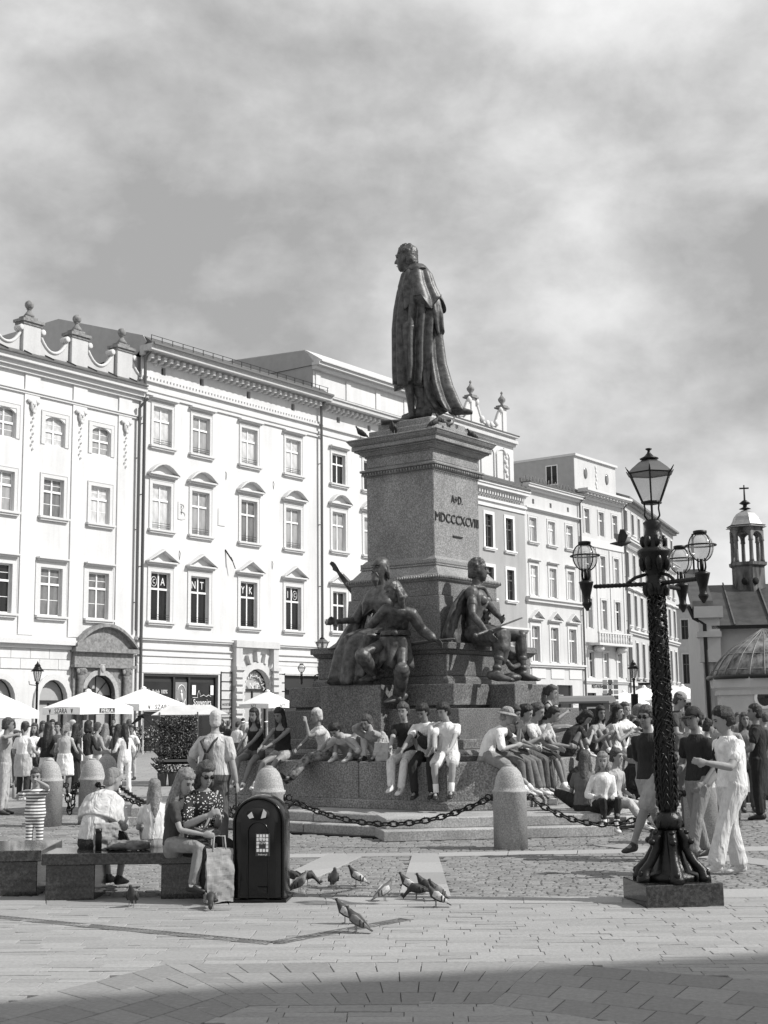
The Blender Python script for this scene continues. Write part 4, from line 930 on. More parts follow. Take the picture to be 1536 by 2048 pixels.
for k in range(6):
    a = -pi / 2 + R(9) + k * pi / 3; x, y = tx + rb * .9 * cos(a), tyy + rb * .9 * sin(a)
    mb = MB(); mb.lathe([(.13, tz(1126)), (.10, tz(1120)), (.09, tz(1085)), (.13, tz(1083)), (.11, tz(1080)), (.11, tz(1062))], (x, y, 0), 7); mb.build('turret_column', OLDW, ch)
    a2 = a + pi / 3; x2, y2 = tx + rb * .9 * cos(a2), tyy + rb * .9 * sin(a2); p, q = V((x, y, 0)), V((x2, y2, 0)); zt, zb = tz(1064), tz(1084); mb = MB(); nn = 8
    for i in range(nn):
        t0, t1 = i / nn, (i + 1) / nn; f0, f1 = zb + (zt - zb) * .93 * sqrt(max(0, 1 - (2 * t0 - 1) ** 2)), zb + (zt - zb) * .93 * sqrt(max(0, 1 - (2 * t1 - 1) ** 2))
        A, B = p.lerp(q, t0), p.lerp(q, t1); out = V((cos(a + pi / 6), sin(a + pi / 6), 0)) * .1
        mb.frus([[A - out + V((0, 0, f0)), B - out + V((0, 0, f1)), B + out + V((0, 0, f1)), A + out + V((0, 0, f0))], [A - out + V((0, 0, zt)), B - out + V((0, 0, zt)), B + out + V((0, 0, zt)), A + out + V((0, 0, zt))]])
    mb.build('turret_arch', OLDW, ch)
mb = MB(); tl(mb, [(rb * .98, tz(1066)), (rb * 1.02, tz(1056)), (rb * 1.22, tz(1052))]); mb.build('turret_frieze', OLDW, ch)
mb = MB(); tl(mb, [(rb * 1.27, tz(1056)), (rb * 1.0, tz(1050)), (rb * .84, tz(1042)), (rb * .74, tz(1034)), (rb * .56, tz(1027)), (rb * .28, tz(1022)), (.06, tz(1020))]); mb.build('turret_roof', mat('turret_roof_metal', .35, .4, 2, .2, metal=.4), ch)
mb = MB(); mb.lathe([(.08, tz(1024)), (.06, tz(1020)), (.3, tz(1018)), (.1, tz(1014)), (.1, tz(1010)), (.28, tz(1007)), (.1, tz(1001)), (.05, tz(1000)), (.03, tz(970))], (tx, tyy, 0), 8); mb.box(tx - .22, tx + .22, tyy - .03, tyy + .03, tz(978), tz(978) + .07); mb.build('turret_cross', BLACK, ch)
# unseen block added off frame right, its top edge shaped to shade the foreground
HC = 25.; q0, q1 = G(1536, 1906), G(0, 2003); dq = (q0 - q1).xy.normalized(); off_ = sv.xy / sv.z * HC
A_ = q1.xy + off_ - dq * 9; B_ = A_ + dq * 42; nq = V((dq.y, -dq.x))
tw = E('cloth_hall', (A_.x, A_.y, 0), 'long market hall standing outside the picture to the right', 'building')
mb = MB(); mb.prism([(0, 0), tuple(B_ - A_), tuple(B_ - A_ + nq * 16), tuple(nq * 16)][::-1], 0, HC); mb.build('wall', mat('hall_plaster', .35), tw)
# ================================================================== figures
SKIN = mat('skin', .30, .6, 8, .08); SKIN2 = mat('tanned_skin', .21, .6, 8, .08)
HAIRD = mat('dark_hair', .018, .5, 40, .6, .6, 90); HAIRM = mat('brown_hair', .06, .5, 40, .6, .6, 90); HAIRL = mat('blond_hair', .20, .6, 40, .4, .6, 90); HAIRW = mat('white_hair', .5, .7, 40, .2, .6, 90)
def cloth(v): 
    return mat('cloth_%02d' % round(v * 100), v, .9, 14, .12, .8, 9, kind='cloth')
FACE = mat('eye_and_lip', .03, .6)
JEANS = mat('jeans', .16, .9, 16, .25, .3, 40); FLORAL = mat('floral_cloth', .04, .9, 14, 1, 0, val2=.35)
STRIPE = stripes('striped_cloth', .10, .75, 24); DOTS = dots('dotted_cloth', .015, .6, 42, .30)
SNEAK = mat('white_sneaker', .62, .7, 20, .1); SHOED = mat('black_shoe', .02, .5)
def fr(d):
    d = V(d).normalized(); ref = V((0, 0, 1)) if abs(d.z) < .9 else V((0, 1, 0)); x = ref.cross(d).normalized(); return x, d.cross(x)
def ik(a, b, l1, l2, pole):
    a, b, pole = V(a), V(b), V(pole); d = b - a; D = min(d.length, (l1 + l2) * .998); D = max(D, abs(l1 - l2) + .01); u = d.normalized(); b2 = a + u * D
    x = (l1 * l1 - l2 * l2 + D * D) / (2 * D); h = sqrt(max(0, l1 * l1 - x * x)); p = pole - u * pole.dot(u)
    p = p.normalized() if p.length > 1e-5 else fr(u)[0]
    return a + u * x + p * h, b2
def remesh(o, vox, sm=2, disp=0., dsz=.2):
    r = o.modifiers.new('remesh', 'REMESH'); r.mode = 'VOXEL'; r.voxel_size = vox; r.use_smooth_shade = True
    if sm: s = o.modifiers.new('smooth', 'SMOOTH'); s.iterations = sm; s.factor = .5
    if disp:
        k = 'folds_%g' % dsz
        t = bpy.data.textures.get(k) or bpy.data.textures.new(k, 'CLOUDS'); t.noise_scale = dsz; t.noise_depth = 2
        d = o.modifiers.new('folds', 'DISPLACE'); d.texture = t; d.strength = disp; d.mid_level = .5
    return o
HEADP = [(-.125, .048, .018, .018), (-.112, .042, .034, .036), (-.085, .028, .050, .060), (-.045, .014, .064, .078), (0, .0, .072, .090), (.05, -.006, .075, .096), (.09, -.012, .064, .084), (.115, -.014, .042, .056), (.127, -.014, .018, .025)]
class Fig:
    """one person or statue: joints are worked out first, then one body mesh and its clothes are lofted over them"""
    def __init__(s, P, face, h=1.72, pel=None, chest=None, lean=0., side=0., twist=0., head=(0, 0), female=False, hands=None, feet=None, kpole=None, epole=None, build=1., hipdrop=None, roll=0., hs=1.):
        s.k = k = h / 1.75; s.kh = k * hs; s.f = female; s.b = build; s.lean = max(0, lean)
        F = V((sin(face), cos(face), 0)); Rr = V((cos(face), -sin(face), 0)); U = V((0, 0, 1)); s.F, s.R = F, Rr
        P = V(P); s.P = P
        loc = lambda q: P + Rr * q[0] * k + F * q[1] * k + U * q[2] * k
        s.loc = loc
        hz = .93 if pel is None else None
        s.pel = P + U * (.93 * k) if pel is None else loc(pel)
        ax = (U * cos(lean) + F * sin(lean)); ax = (ax + Rr * sin(side)).normalized(); s.ax = ax
        tw = Matrix.Rotation(-twist, 3, ax); s.cf = (tw @ (F - ax * F.dot(ax)).normalized()); s.cr = s.cf.cross(ax).normalized()
        s.neck = s.pel + ax * .52 * k
        sw = (.172 if not female else .15) * build ** .5 * k; hw = .09 * k
        s.S = [s.neck - ax * .092 * k + s.cr * sg * sw for sg in (-1, 1)]
        s.H = [s.pel + Rr * sg * hw - U * .0 for sg in (-1, 1)]
        hp, hy = head; hf = (Matrix.Rotation(-hy, 3, U) @ F); hl = (hf * cos(hp) - U * sin(hp)).normalized(); s.hf = hl
        na = (ax * .6 + U * .4).normalized(); s.hu = (U - hl * U.dot(hl)).normalized(); s.hr = hl.cross(s.hu)
        if roll: m_ = Matrix.Rotation(roll, 3, hl); s.hu = m_ @ s.hu; s.hr = m_ @ s.hr
        s.head = s.neck + na * .06 * k + s.hu * .125 * s.kh + hl * .02 * k
        la1, la2 = .295 * k, .255 * k; s.E = []; s.W = []
        hands = hands or ((-.26, .05, .83), (.26, .05, .83)); epole = epole or ((-.5, -1, -.3), (.5, -1, -.3))
        for i in (0, 1):
            t = hands[i]; t = loc(t) if not isinstance(t, V) else t
            ep = epole[i]; ep = Rr * ep[0] + F * ep[1] + U * ep[2]; e, w_ = ik(s.S[i], t, la1, la2, ep); s.E.append(e); s.W.append(w_)
        feet = feet or ((-.1, .0, .08), (.1, .0, .08)); kpole = kpole or ((-.15, 1, .2), (.15, 1, .2)); s.K = []; s.A = []
        for i in (0, 1):
            t = feet[i]; t = loc(t) if not isinstance(t, V) else t
            kp = kpole[i]; kp = Rr * kp[0] + F * kp[1] + U * kp[2]; q, a = ik(s.H[i], t, .43 * k, .42 * k, kp); s.K.append(q); s.A.append(a)
        s.toe = [None, None]; s.grip = .45
    def torso(s, mb, inf=0., top=1.0, bot=-.1, wf=1.):
        k, b = s.k, s.b; fw = .88 if s.f else 1.
        T = [(-.16, .10, .085), (-.09, .155, .115), (-.02, .168, .122), (.07, .155, .112), (.18, .128 if s.f else .145, .098), (.28, .142, .108), (.37, .152 * fw, .116), (.425, .152 * fw, .102), (.465, .122 * fw, .080), (.495, .082, .062), (.52, .058, .054), (.545, .050, .050)]
        rings = []
        for z, rx, ry in T:
            if z < bot - .001 or z > top: continue
            t = max(0, min(1, z / .45)); r_ = s.R.lerp(s.cr, t).normalized(); f_ = s.F.lerp(s.cf, t).normalized()
            sag = (.02 + .06 * min(1, s.lean * 2)) * sin(pi * t)
            rings.append((s.pel + s.ax * z * k - f_ * sag * k, r_ * (rx * b + inf) * k, f_ * (ry * b + inf * 1.1) * k))
        if len(rings) > 1: mb.loft(rings, 16)
    def arm(s, mb, i, inf=0., end=2.):     # end 1 = elbow, 2 = wrist
        k = s.k; S_, E_, W_ = s.S[i], s.E[i], s.W[i]; th = (.86 if s.f else 1.) * s.b ** .5
        m1 = S_.lerp(E_, .45)
        inn = s.neck - s.ax * .075 * k
        pts = [(S_.lerp(inn, .55), .046), (S_, .052), (m1, .048), (E_.lerp(S_, .06), .040)]
        if end <= 1:
            n = max(2, int(2 + end * 2)); 
            tip = S_.lerp(E_, end); pts = [(S_.lerp(inn, .6), .044), (S_, .052), (S_.lerp(E_, end * .6), .052), (tip, .050)]
        else: pts += [(E_, .039), (E_.lerp(W_, .3), .040), (E_.lerp(W_, .3 + .7 * (end - 1) * .6), .034), (E_.lerp(W_, end - 1), .026 if inf < .004 else .030)]
        mb.tube([p for p, r in pts], [(r * th + inf) * k for p, r in pts], 9)
    def leg(s, mb, i, inf=0., end=2., flare=0.):
        k = s.k; H_, K_, A_ = s.H[i], s.K[i], s.A[i]; th = s.b ** .5 * (.95 if s.f else 1)
        if end <= 1: pts = [(H_, .092), (H_.lerp(K_, end * .5), .084), (H_.lerp(K_, end), .074 + flare)]
        else: pts = [(H_, .09), (H_.lerp(K_, .4), .08), (H_.lerp(K_, .85), .061), (K_, .056), (K_.lerp(A_, .28), .057), (K_.lerp(A_, .65 * (end - 1) if end < 2 else .65), .042 + flare * .6), (K_.lerp(A_, end - 1), .036 + flare)]
        mb.tube([p for p, r in pts], [(r * th + inf) * k for p, r in pts], 10)
    def hand(s, mb, i, fine=True):
        k = s.k; W_ = s.W[i]; d = (W_ - s.E[i]).normalized(); side = s.cr * (1 if i else -1); pn = (-s.cr * (1 if i else -1)); pn = (pn - d * pn.dot(d)); pn = pn.normalized() if pn.length > .1 else fr(d)[0]
        x = d.cross(pn); hk = k * (.92 if s.f else 1.)
        if x.dot(s.F) < 0: x = -x
        mb.loft([(W_ - d * .02 * hk, x * .022 * hk, pn * .018 * hk), (W_ + d * .03 * hk, x * .034 * hk, pn * .016 * hk), (W_ + d * .085 * hk, x * .042 * hk, pn * .014 * hk), (W_ + d * .1 * hk, x * .036 * hk, pn * .01 * hk)], 8)
        g = s.grip
        for j, (o_, ln) in enumerate(((-.033, .07), (-.012, .082), (.010, .078), (.031, .062))):
            b0 = W_ + d * .09 * hk + x * -o_ * hk; d1 = (d * cos(g * .6) + pn * sin(g * .6)); d2 = (d * cos(g * 1.6) + pn * sin(g * 1.6))
            mb.tube([b0 - d * .01 * hk, b0 + d1 * ln * .5 * hk, b0 + d1 * ln * .5 * hk + d2 * ln * .5 * hk], [.0095 * hk, .009 * hk, .0075 * hk], 5)
        b0 = W_ + d * .03 * hk + x * .03 * hk; mb.tube([b0, b0 + (d * .7 + x * .6 + pn * .3).normalized() * .04 * hk, b0 + (d * .7 + x * .6 + pn * .3).normalized() * .04 * hk + (d + pn * .3).normalized() * .03 * hk], [.012 * hk, .011 * hk, .008 * hk], 5)
    def headmesh(s, mb):
        k = s.kh; H_ = s.head; u, f, r = s.hu, s.hf, s.hr
        mb.loft([(H_ + u * z * k + f * y * k, r * rx * k, f * ry * k) for z, y, rx, ry in HEADP], 14)
        nb = s.neck - s.ax * .03 * k; mb.tube([nb, nb.lerp(H_ - u * .06 * k - f * .02 * k, .6), H_ - u * .05 * k - f * .015 * k], [(.058 if not s.f else .05) * k, (.052 if not s.f else .044) * k, .05 * k], 10)
        p = lambda x, y, z: H_ + (r * x + f * y + u * z) * k
        mb.tube([p(0, .086, .022), p(0, .102, -.012), p(0, .110, -.032)], [.008 * k, .011 * k, .014 * k], 6)
        for sx in (-1, 1):
            mb.ell(p(sx * .073, -.004, -.012), .010 * k, .018 * k, .028 * k, 7, 5, Matrix((r, f, u)).transposed())
            mb.tube([p(sx * .014, .087, .033), p(sx * .045, .076, .036)], [.007 * k, .005 * k], 5)
        mb.ell(p(0, .082, -.066), .022 * k, .012 * k, .009 * k, 7, 4, Matrix((r, f, u)).transposed()); mb.ell(p(0, .066, -.1), .024 * k, .02 * k, .016 * k, 7, 4, Matrix((r, f, u)).transposed())
    def facebits(s, par, org, brow=True):
        k = s.kh; mb = MB(); u, f, r = s.hu, s.hf, s.hr; rot = Matrix((r, f, u)).transposed(); p = lambda x, y, z: s.head + (r * x + f * y + u * z) * k
        for sx in (-1, 1):
            mb.ell(p(sx * .031, .083, .012), .015 * k, .008 * k, .0075 * k, 7, 4, rot)
            if brow: mb.tube([p(sx * .014, .094, .031), p(sx * .032, .092, .037), p(sx * .05, .081, .032)], .0045 * k, 4)
        mb.ell(p(0, .095, -.066), .02 * k, .003 * k, .0035 * k, 6, 4, rot)
        return mb.build('eyes_and_mouth', FACE, par, org=org)
    def hair(s, style, m_, par, org, vox):
        if style in ('bald', None): return
        k = s.kh; u, f, r = s.hu, s.hf, s.hr; H_ = s.head; mb = MB(); p = lambda x, y, z: H_ + (r * x + f * y + u * z) * k
        inf = {'short': .009, 'crop': .004, 'curly': .024, 'long': .013, 'bun': .008, 'pony': .008, 'bob': .016, 'fluffy': .02, 'tied': .006, 'curls': .008}.get(style, .01)
        cap = [(-.09, -.05, .05, .045), (-.06, -.045, .068, .058), (-.02, -.034, .074, .066), (.03, -.026, .077, .078), (.062, -.014, .075, .091), (.09, -.012, .066, .086), (.115, -.013, .046, .062), (.13, -.013, .02, .03)]
        if style == 'fluffy': cap[4] = (.066, -.008, .078, .094); cap[5] = (.095, -.003, .070, .092)
        mb.loft([(H_ + u * z * k + f * (y - inf * (1.0 if z < .1 else .3)) * k, r * (rx + inf) * k, f * (ry + inf) * k) for z, y, rx, ry in cap] + [(p(0, -.013, .13 + inf), r * .02 * k, f * .02 * k)], 14)
        if style not in ('crop', 'curls', 'curly'):
            rr = random.Random(int(abs(s.P.x * 577 + s.P.y * 313)))
            for q in range(26):
                a = 2 * pi * q / 26 + rr.uniform(-.1, .1); fr_ = cos(a); zl = (.070 if fr_ > .55 else (.0 if fr_ > -.2 else -.07)) + rr.uniform(-.015, .012); rb_ = 1.02 + inf * 4
                e_ = p(.076 * sin(a) * rb_, -.012 + (.088 if fr_ > 0 else .094) * fr_ * rb_, zl); t_ = p(.03 * sin(a), -.015 + .03 * fr_, .128 + inf * .8); m_1 = p(.068 * sin(a) * rb_, -.014 + .078 * fr_ * rb_, .085 + inf * .5)
                mb.tube([t_, m_1, e_], [.012 * k, .016 * k, .006 * k], 5)
        if style in ('curly', 'fluffy', 'curls'):
            rr = random.Random(int(abs(s.P.x * 977 + s.P.y * 131)))
            for _ in range({'curly': 26, 'fluffy': 16, 'curls': 46}[style]):
                a, b_ = rr.uniform(0, 2 * pi), rr.uniform(.0, 1.3); q = p(.08 * cos(a) * cos(b_), -.015 + .09 * sin(a) * cos(b_) , .035 + .1 * sin(b_))
                if sin(a) * cos(b_) > .75 and b_ < .5: continue
                qq = .018 if style == 'curls' else .025; mb.ell(q, qq * k, qq * k, qq * k, 6, 4)
        if style in ('long', 'bob', 'tied'):
            ln = .42 if style == 'long' else .14
            back = s.neck - s.ax * (ln - .1) * k - s.cf * .125 * k
            for sx, w_ in ((-.8, .036), (0, .06), (.8, .036)):
                a = p(sx * .07, -.05 if abs(sx) < .1 else -.02, .02); c_ = p(sx * .085, -.07 if abs(sx) < .1 else -.005, -.1); d_ = (back if abs(sx) < .1 else back + s.cr * sx * .11 * k + s.cf * (.12 if ln > .2 else .08) * k)
                if style == 'bob': d_ = p(sx * .09, -.06 if abs(sx) < .1 else .0, -.17)
                mb.tube([a, c_, c_.lerp(d_, .5) - s.cf * .012 * k, d_], [w_ * k, (w_ + .012) * k, (w_ + .008) * k, w_ * .5 * k], 8)
        if style == 'bun': mb.ell(p(0, -.06, .13), .04 * k, .04 * k, .035 * k, 8, 6)
        if style == 'pony': mb.tube([p(0, -.09, .06), p(0, -.14, .03), p(0, -.15, -.09), p(0, -.12, -.24)], [.025 * k, .03 * k, .026 * k, .01 * k], 7)
        o = mb.build('hair', m_, par, org=org); remesh(o, vox * .75, 1, .013 * k, .025); return o
    def shoe(s, i, m_, par, org, toe=None, sock=0):
        k = s.k; A_ = s.A[i]; sh = (A_ - s.K[i]).normalized()
        t = toe or s.toe[i]
        if t is None:
            t = s.F - sh * s.F.dot(sh)
            if sh.z < -.7: t = V((s.F.x, s.F.y, 0)) * 1 + V((0, 0, -.1 if A_.z > .2 else 0))
        t = t.normalized(); up = (-sh - t * (-sh).dot(t)).normalized(); x = t.cross(up)
        base = A_ - up * .045 * k
        mb = MB(); sc = k * (.92 if s.f else 1.)
        mb.loft([(base - t * .075 * sc + up * .01 * sc, x * .022 * sc, up * .025 * sc), (base - t * .055 * sc + up * .025 * sc, x * .037 * sc, up * .052 * sc), (base + up * .03 * sc, x * .04 * sc, up * .062 * sc), (base + t * .07 * sc + up * .008 * sc, x * .044 * sc, up * .04 * sc), (base + t * .14 * sc - up * .008 * sc, x * .046 * sc, up * .027 * sc), (base + t * .185 * sc - up * .012 * sc, x * .03 * sc, up * .018 * sc)], 10)
        mb.tube([A_ - up * .02 * sc, A_ + up * .015 * sc], [.042 * sc, .044 * sc], 8)
        o = mb.build('shoe', m_, par, org=org)
        mb = MB(); mb.loft([(base - t * .078 * sc - up * .026 * sc, x * .02 * sc, up * .009 * sc), (base - t * .04 * sc - up * .03 * sc, x * .042 * sc, up * .01 * sc), (base + t * .12 * sc - up * .03 * sc, x * .049 * sc, up * .01 * sc), (base + t * .19 * sc - up * .024 * sc, x * .024 * sc, up * .009 * sc)], 8); mb.build('sole', WHITE if m_.name != 'black_shoe' or i >= 0 else SHOED, o)
        if sock: mb = MB(); mb.tube([A_ + sh * .01, A_ - sh * sock * k], [.042 * k, .046 * k], 9); mb.build('sock', WHITE, par, org=org)
def P_(name_label, fig, skin=SKIN, hair=('short', HAIRM), top=(.5, .4, None), bottom=('pants', .2), shoes=SHOED, sock=0, vox=.014, group=None, extra=None, cat='person', lower_top=-.06, glasses=False, fold=.009):
    """top = (value or material, sleeve length 0..2, hem) ; bottom = (kind, value or material)"""
    s = fig; k = s.k; org = s.P; e = E('person', org, name_label, cat, 0, group)
    mv = lambda q: q if isinstance(q, bpy.types.Material) else cloth(q)
    mb = MB(); s.torso(mb, 0., 1., -.2)
    for i in (0, 1):
        s.leg(mb, i)
        if not getattr(s, 'noarms', 0): s.arm(mb, i); s.hand(mb, i)
    s.headmesh(mb)
    for i in (0, 1): mb.tube([s.A[i], s.A[i] + (s.F * .1 - V((0, 0, .03))) * k if s.toe[i] is None else s.A[i] + s.toe[i] * .08 * k], .03 * k, 6)
    o = mb.build('body', skin, e, org=org); remesh(o, vox, 1)
    s.facebits(o, org)
    s.hair(hair[0], hair[1], e, org, vox)
    if top:
        sl = top[1]; hem = top[2] if len(top) > 2 and top[2] is not None else lower_top
        mb = MB()
        if sl == 'tank': s.torso(mb, .012, .46, hem); [mb.tube([s.pel + s.ax * .42 * k + s.cr * sg * .09 * k + s.cf * .08 * k, s.pel + s.ax * .515 * k + s.cr * sg * .085 * k, s.pel + s.ax * .42 * k + s.cr * sg * .09 * k - s.cf * .09 * k], .016 * k, 6) for sg in (-1, 1)]
        else:
            s.torso(mb, .017, .52, hem)
            for i in (0, 1): s.arm(mb, i, .013 if sl > 1.2 else .018, sl)
        o = mb.build('shirt' if sl != 'tank' else 'tank_top', mv(top[0]), e, org=org); remesh(o, vox, 2, fold, .13)
    if bottom:
        kind, v_ = bottom[:2]; mb = MB()
        if kind in ('pants', 'wide', 'shorts', 'minis', 'leggings'):
            s.torso(mb, .013, .1, -.2)
            end = {'pants': 1.93, 'wide': 1.95, 'shorts': .86, 'minis': .42, 'leggings': 1.8}[kind]; inf = {'pants': .016, 'wide': .026, 'shorts': .022, 'minis': .014, 'leggings': .006}[kind]
            for i in (0, 1): s.leg(mb, i, inf, end, {'pants': .012, 'wide': .03}.get(kind, 0))
        elif kind in ('skirt', 'dress', 'longskirt'):
            s.torso(mb, .014, .1, -.16); mid_ = (s.K[0] + s.K[1]) / 2; an = (s.A[0] + s.A[1]) / 2; tgt = mid_ if kind != 'longskirt' else an; sp = (s.K[0] - s.K[1]).length / 2
            mb.loft([(s.pel, s.R * .17 * k, s.F * .13 * k), (s.pel.lerp(tgt, .5), s.R * (.17 * k + sp * .3), s.F * .15 * k), (s.pel.lerp(tgt, .92), s.R * (.16 * k + sp * .8), s.F * .17 * k)], 14)
        o = mb.build({'pants': 'trousers', 'wide': 'trousers', 'shorts': 'shorts', 'minis': 'shorts', 'leggings': 'leggings'}.get(kind, 'skirt'), mv(v_), e, org=org); remesh(o, vox, 2, fold, .14)
    if shoes:
        for i in (0, 1): s.shoe(i, shoes, e, org, None, sock)
    if glasses:
        k = s.kh; mb = MB(); u, f, r = s.hu, s.hf, s.hr; rot = Matrix((r, f, u)).transposed(); p = lambda x, y, z: s.head + (r * x + f * y + u * z) * k
        for sx in (-1, 1): mb.ell(p(sx * .033, .092, .01), .027 * k, .008 * k, .02 * k, 8, 5, rot); mb.tube([p(sx * .058, .086, .014), p(sx * .078, .0, .01)], .004 * k, 4)
        mb.tube([p(-.012, .1, .014), p(.012, .1, .014)], .004 * k, 4); mb.build('sunglasses', BLACK, e, org=org)
    s.e = e; s.org = org
    return e
def cap_(s, m_, brim=.09, style='cap'):
    k = s.kh; u, f, r = s.hu, s.hf, s.hr; mb = MB(); p = lambda x, y, z: s.head + (r * x + f * y + u * z) * k
    b = 1.0
    mb.loft([(p(0, -.01, z), r * rx * k, f * ry * k) for z, rx, ry in ((.035, .088, .108), (.07, .088, .106), (.11, .074, .09), (.138, .045, .055), (.146, .012, .015))], 14)
    if style == 'cap': mb.loft([(p(0, .05, .045), r * .07 * k, u * .006 * k), (p(0, .13, .038), r * .062 * k, u * .006 * k), (p(0, .165, .028), r * .03 * k, u * .005 * k)], 10)
    else: mb.loft([(p(0, -.01, .05), r * .09 * k, f * .11 * k), (p(0, -.01, .02), r * .15 * k, f * .17 * k), (p(0, -.01, .012), r * .155 * k, f * .175 * k), (p(0, -.01, .04), r * .09 * k, f * .105 * k)], 18)
    return mb.build('cap' if style == 'cap' else 'bucket_hat', m_, s.e, org=s.org)
def sit_dangle(P, face, h, dz=-.4, spread=.1, fwd=.42, lean=.15, **k_):   # P on the seat edge; legs hang over it
    kk = h / 1.75
    d = dict(pel=(0, -.16, .1), lean=lean, feet=k_.pop('feet', ((-spread, fwd - .12, dz), (spread, fwd - .08, dz))), hands=k_.pop('hands', ((-.1, .26, .2), (.1, .26, .2))))
    d.update(k_); return Fig(P, face, h, **d)
# ================================================================== street furniture
def at0(px, py): g = G(px, py); return V((g.x, g.y, 0))
# bollards
bm = E('bollard', (0, 0, 0), 'x', 'bollard', 0, 'granite bollards carrying the chain')
mb = MB(); mb.lathe([(.225, 0), (.225, .72), (.232, .73), (.235, .755), (.215, .76), (.205, .80), (.185, .90), (.15, .99), (.10, 1.05), (.06, 1.07)], (0, 0, 0), 28); mb.build('post', GRANITEL, bm)
mb = MB(); mb.lathe([(.06, 1.068), (.06, 1.085), (.03, 1.09)], (0, 0, 0), 16); mb.build('knob', GRANITEL, bm)
def ringeye(b, ang):
    mb = MB(); d = V((cos(ang), sin(ang), 0)); c = V((0, 0, .66))
    mb.loft([(c + d * .215, V((-d.y, d.x, 0)) * .05, V((0, 0, .05))), (c + d * .25, V((-d.y, d.x, 0)) * .045, V((0, 0, .045)))], 10)
    mb.tube([c + d * .29 + d * .04 * cos(t * pi / 6) + V((0, 0, .04 * sin(t * pi / 6))) for t in range(13)], .011, 5, False); return mb.build('chain_eye', BLACK, b)
BP = [('near bollard at the front corner of the steps', at0(1022, 1697)), ('bollard mostly hidden behind the black litter bin', at0(537, 1694)),
      ('bollard behind the child in striped clothes', at0(96, 1652)), ('bollard behind the shaven headed man on the bench', at0(183, 1648)), ('third bollard from the left, beside the corner stair', at0(212, 1626)),
      ('bollard hidden behind the ornate lamp post', at0(1385, 1690) + V((0.2, .3, 0)))]
bol = []
for i, (lb, p) in enumerate(BP):
    b = bm if i == 0 else cptree(bm); b.location = p; b['label'] = 'domed granite ' + lb; bol.append(b)
LINK = None
def chain(i, j, sag, lb, spk=True):
    global LINK
    a, b = BP[i][1] if isinstance(i, int) else i, BP[j][1] if isinstance(j, int) else j; d = (b - a).normalized(); a = a + d * .3 + V((0, 0, .64)); b = b - d * .3 + V((0, 0, .64))
    if isinstance(i, int): ringeye(bol[i], atan2(d.y, d.x))
    if isinstance(j, int): ringeye(bol[j], atan2(-d.y, -d.x))
    e = E('chain', a, lb, 'chain', 0, 'iron chains slung between the bollards')
    if LINK is None:
        mb = MB(); L_ = .06; pts = [V((L_ * cos(t * pi / 5) * 1.25, L_ * .62 * sin(t * pi / 5), 0)) for t in range(11)]
        mb.tube(pts, .0125, 5, False)
        for s_ in (-1, 1): mb.loft([((0, s_ * .03, 0), (.012, 0, 0), (0, 0, .012)), ((0, s_ * .062, 0), (.002, 0, 0), (0, 0, .002))], 5)
        o = mb.build('chain_link', BLACK); LINK = o.data; bpy.data.objects.remove(o)
    L_ = (b - a).length; n = 200; pts = [a.lerp(b, t / n) - V((0, 0, sag * 4 * (t / n) * (1 - t / n))) for t in range(n + 1)]; acc = 0; last = pts[0]; k = 0
    for p, q in zip(pts, pts[1:]):
        acc += (q - p).length
        if acc >= .098:
            o = bpy.data.objects.new('chain_link', LINK); C.objects.link(o); o.parent = e; o.location = q - a
            t_ = (q - last).normalized(); o.rotation_euler = (t_.to_track_quat('X', 'Z') @ Matrix.Rotation(pi / 2 * (k % 2) + .4, 3, 'X').to_quaternion()).to_euler(); acc = 0; last = q; k += 1
chain(1, 0, .33, 'spiked iron chain hanging between the bin and the near bollard'); chain(0, 5, .36, 'spiked iron chain running from the near bollard to behind the lamp post')
chain(4, 1, .40, 'spiked chain dropping from the left bollards towards the litter bin'); chain(3, V((-3.6, 17.6, 0)) + V((2.6, 0, 0)), .3, 'spiked chain just behind the seated children')
chain(2, 3, .42, 'short deeply sagging chain between the two left bollards')
# litter bin
bp = at0(524, 1800)
bn = E('litter_bin', bp, 'glossy black arch topped litter bin with a city emblem plate', 'bin', R(-4))
def archring(w_, h, y, n=12): return [(-w_, y, 0.05)] + [(w_ * cos(pi - pi * k / n), y, h - w_ * .95 + w_ * .95 * sin(pi * k / n)) for k in range(n + 1)] + [(w_, y, .05)]
mb = MB(); mb.frus([archring(.17, .90, -.25), archring(.23, .975, -.215), archring(.25, 1.0, -.16), archring(.255, 1.005, 0), archring(.25, 1.0, .16), archring(.2, .95, .24)]); mb.sm = [True] * len(mb.f)
BINM = mat('gloss_black_enamel', .006, .2, spec=.35, coat=.12); body_ = mb.build('bin_body', BINM, bn)
sb_ = body_.modifiers.new('b', 'BEVEL'); sb_.width = .012; sb_.segments = 2
mb = MB(); pts = [(p[0], -.218, p[2]) for p in archring(.238, .982, 0)]; mb.tube(pts, .012, 6); pts = [(p[0], -.262, p[2] * 1.) for p in archring(.10, .76, 0)]; mb.tube(pts, .008, 5); mb.build('bin_rim', BINM, bn)
mb = MB(); mb.loft([((0, -.235, .83), (.115, 0, 0), (0, 0, .062)), ((0, -.262, .83), (.11, 0, 0), (0, 0, .055))], 20); mb.build('opening', DARK, bn)
mb = MB(); mb.prism([(.03, .79), (.055, .88), (.085, .845), (.075, .80)], -.268, -.262, 1); mb.prism([(-.1, .82), (-.06, .855), (-.04, .80), (-.08, .79)], -.268, -.262, 1); mb.build('litter_glimpse', mat('pale_print'), bn)
mb = MB(); mb.box(-.02, .115, -.268, -.25, .44, .65); pl = mb.build('emblem_plate', mat('plate_dark', .05, .4), bn)
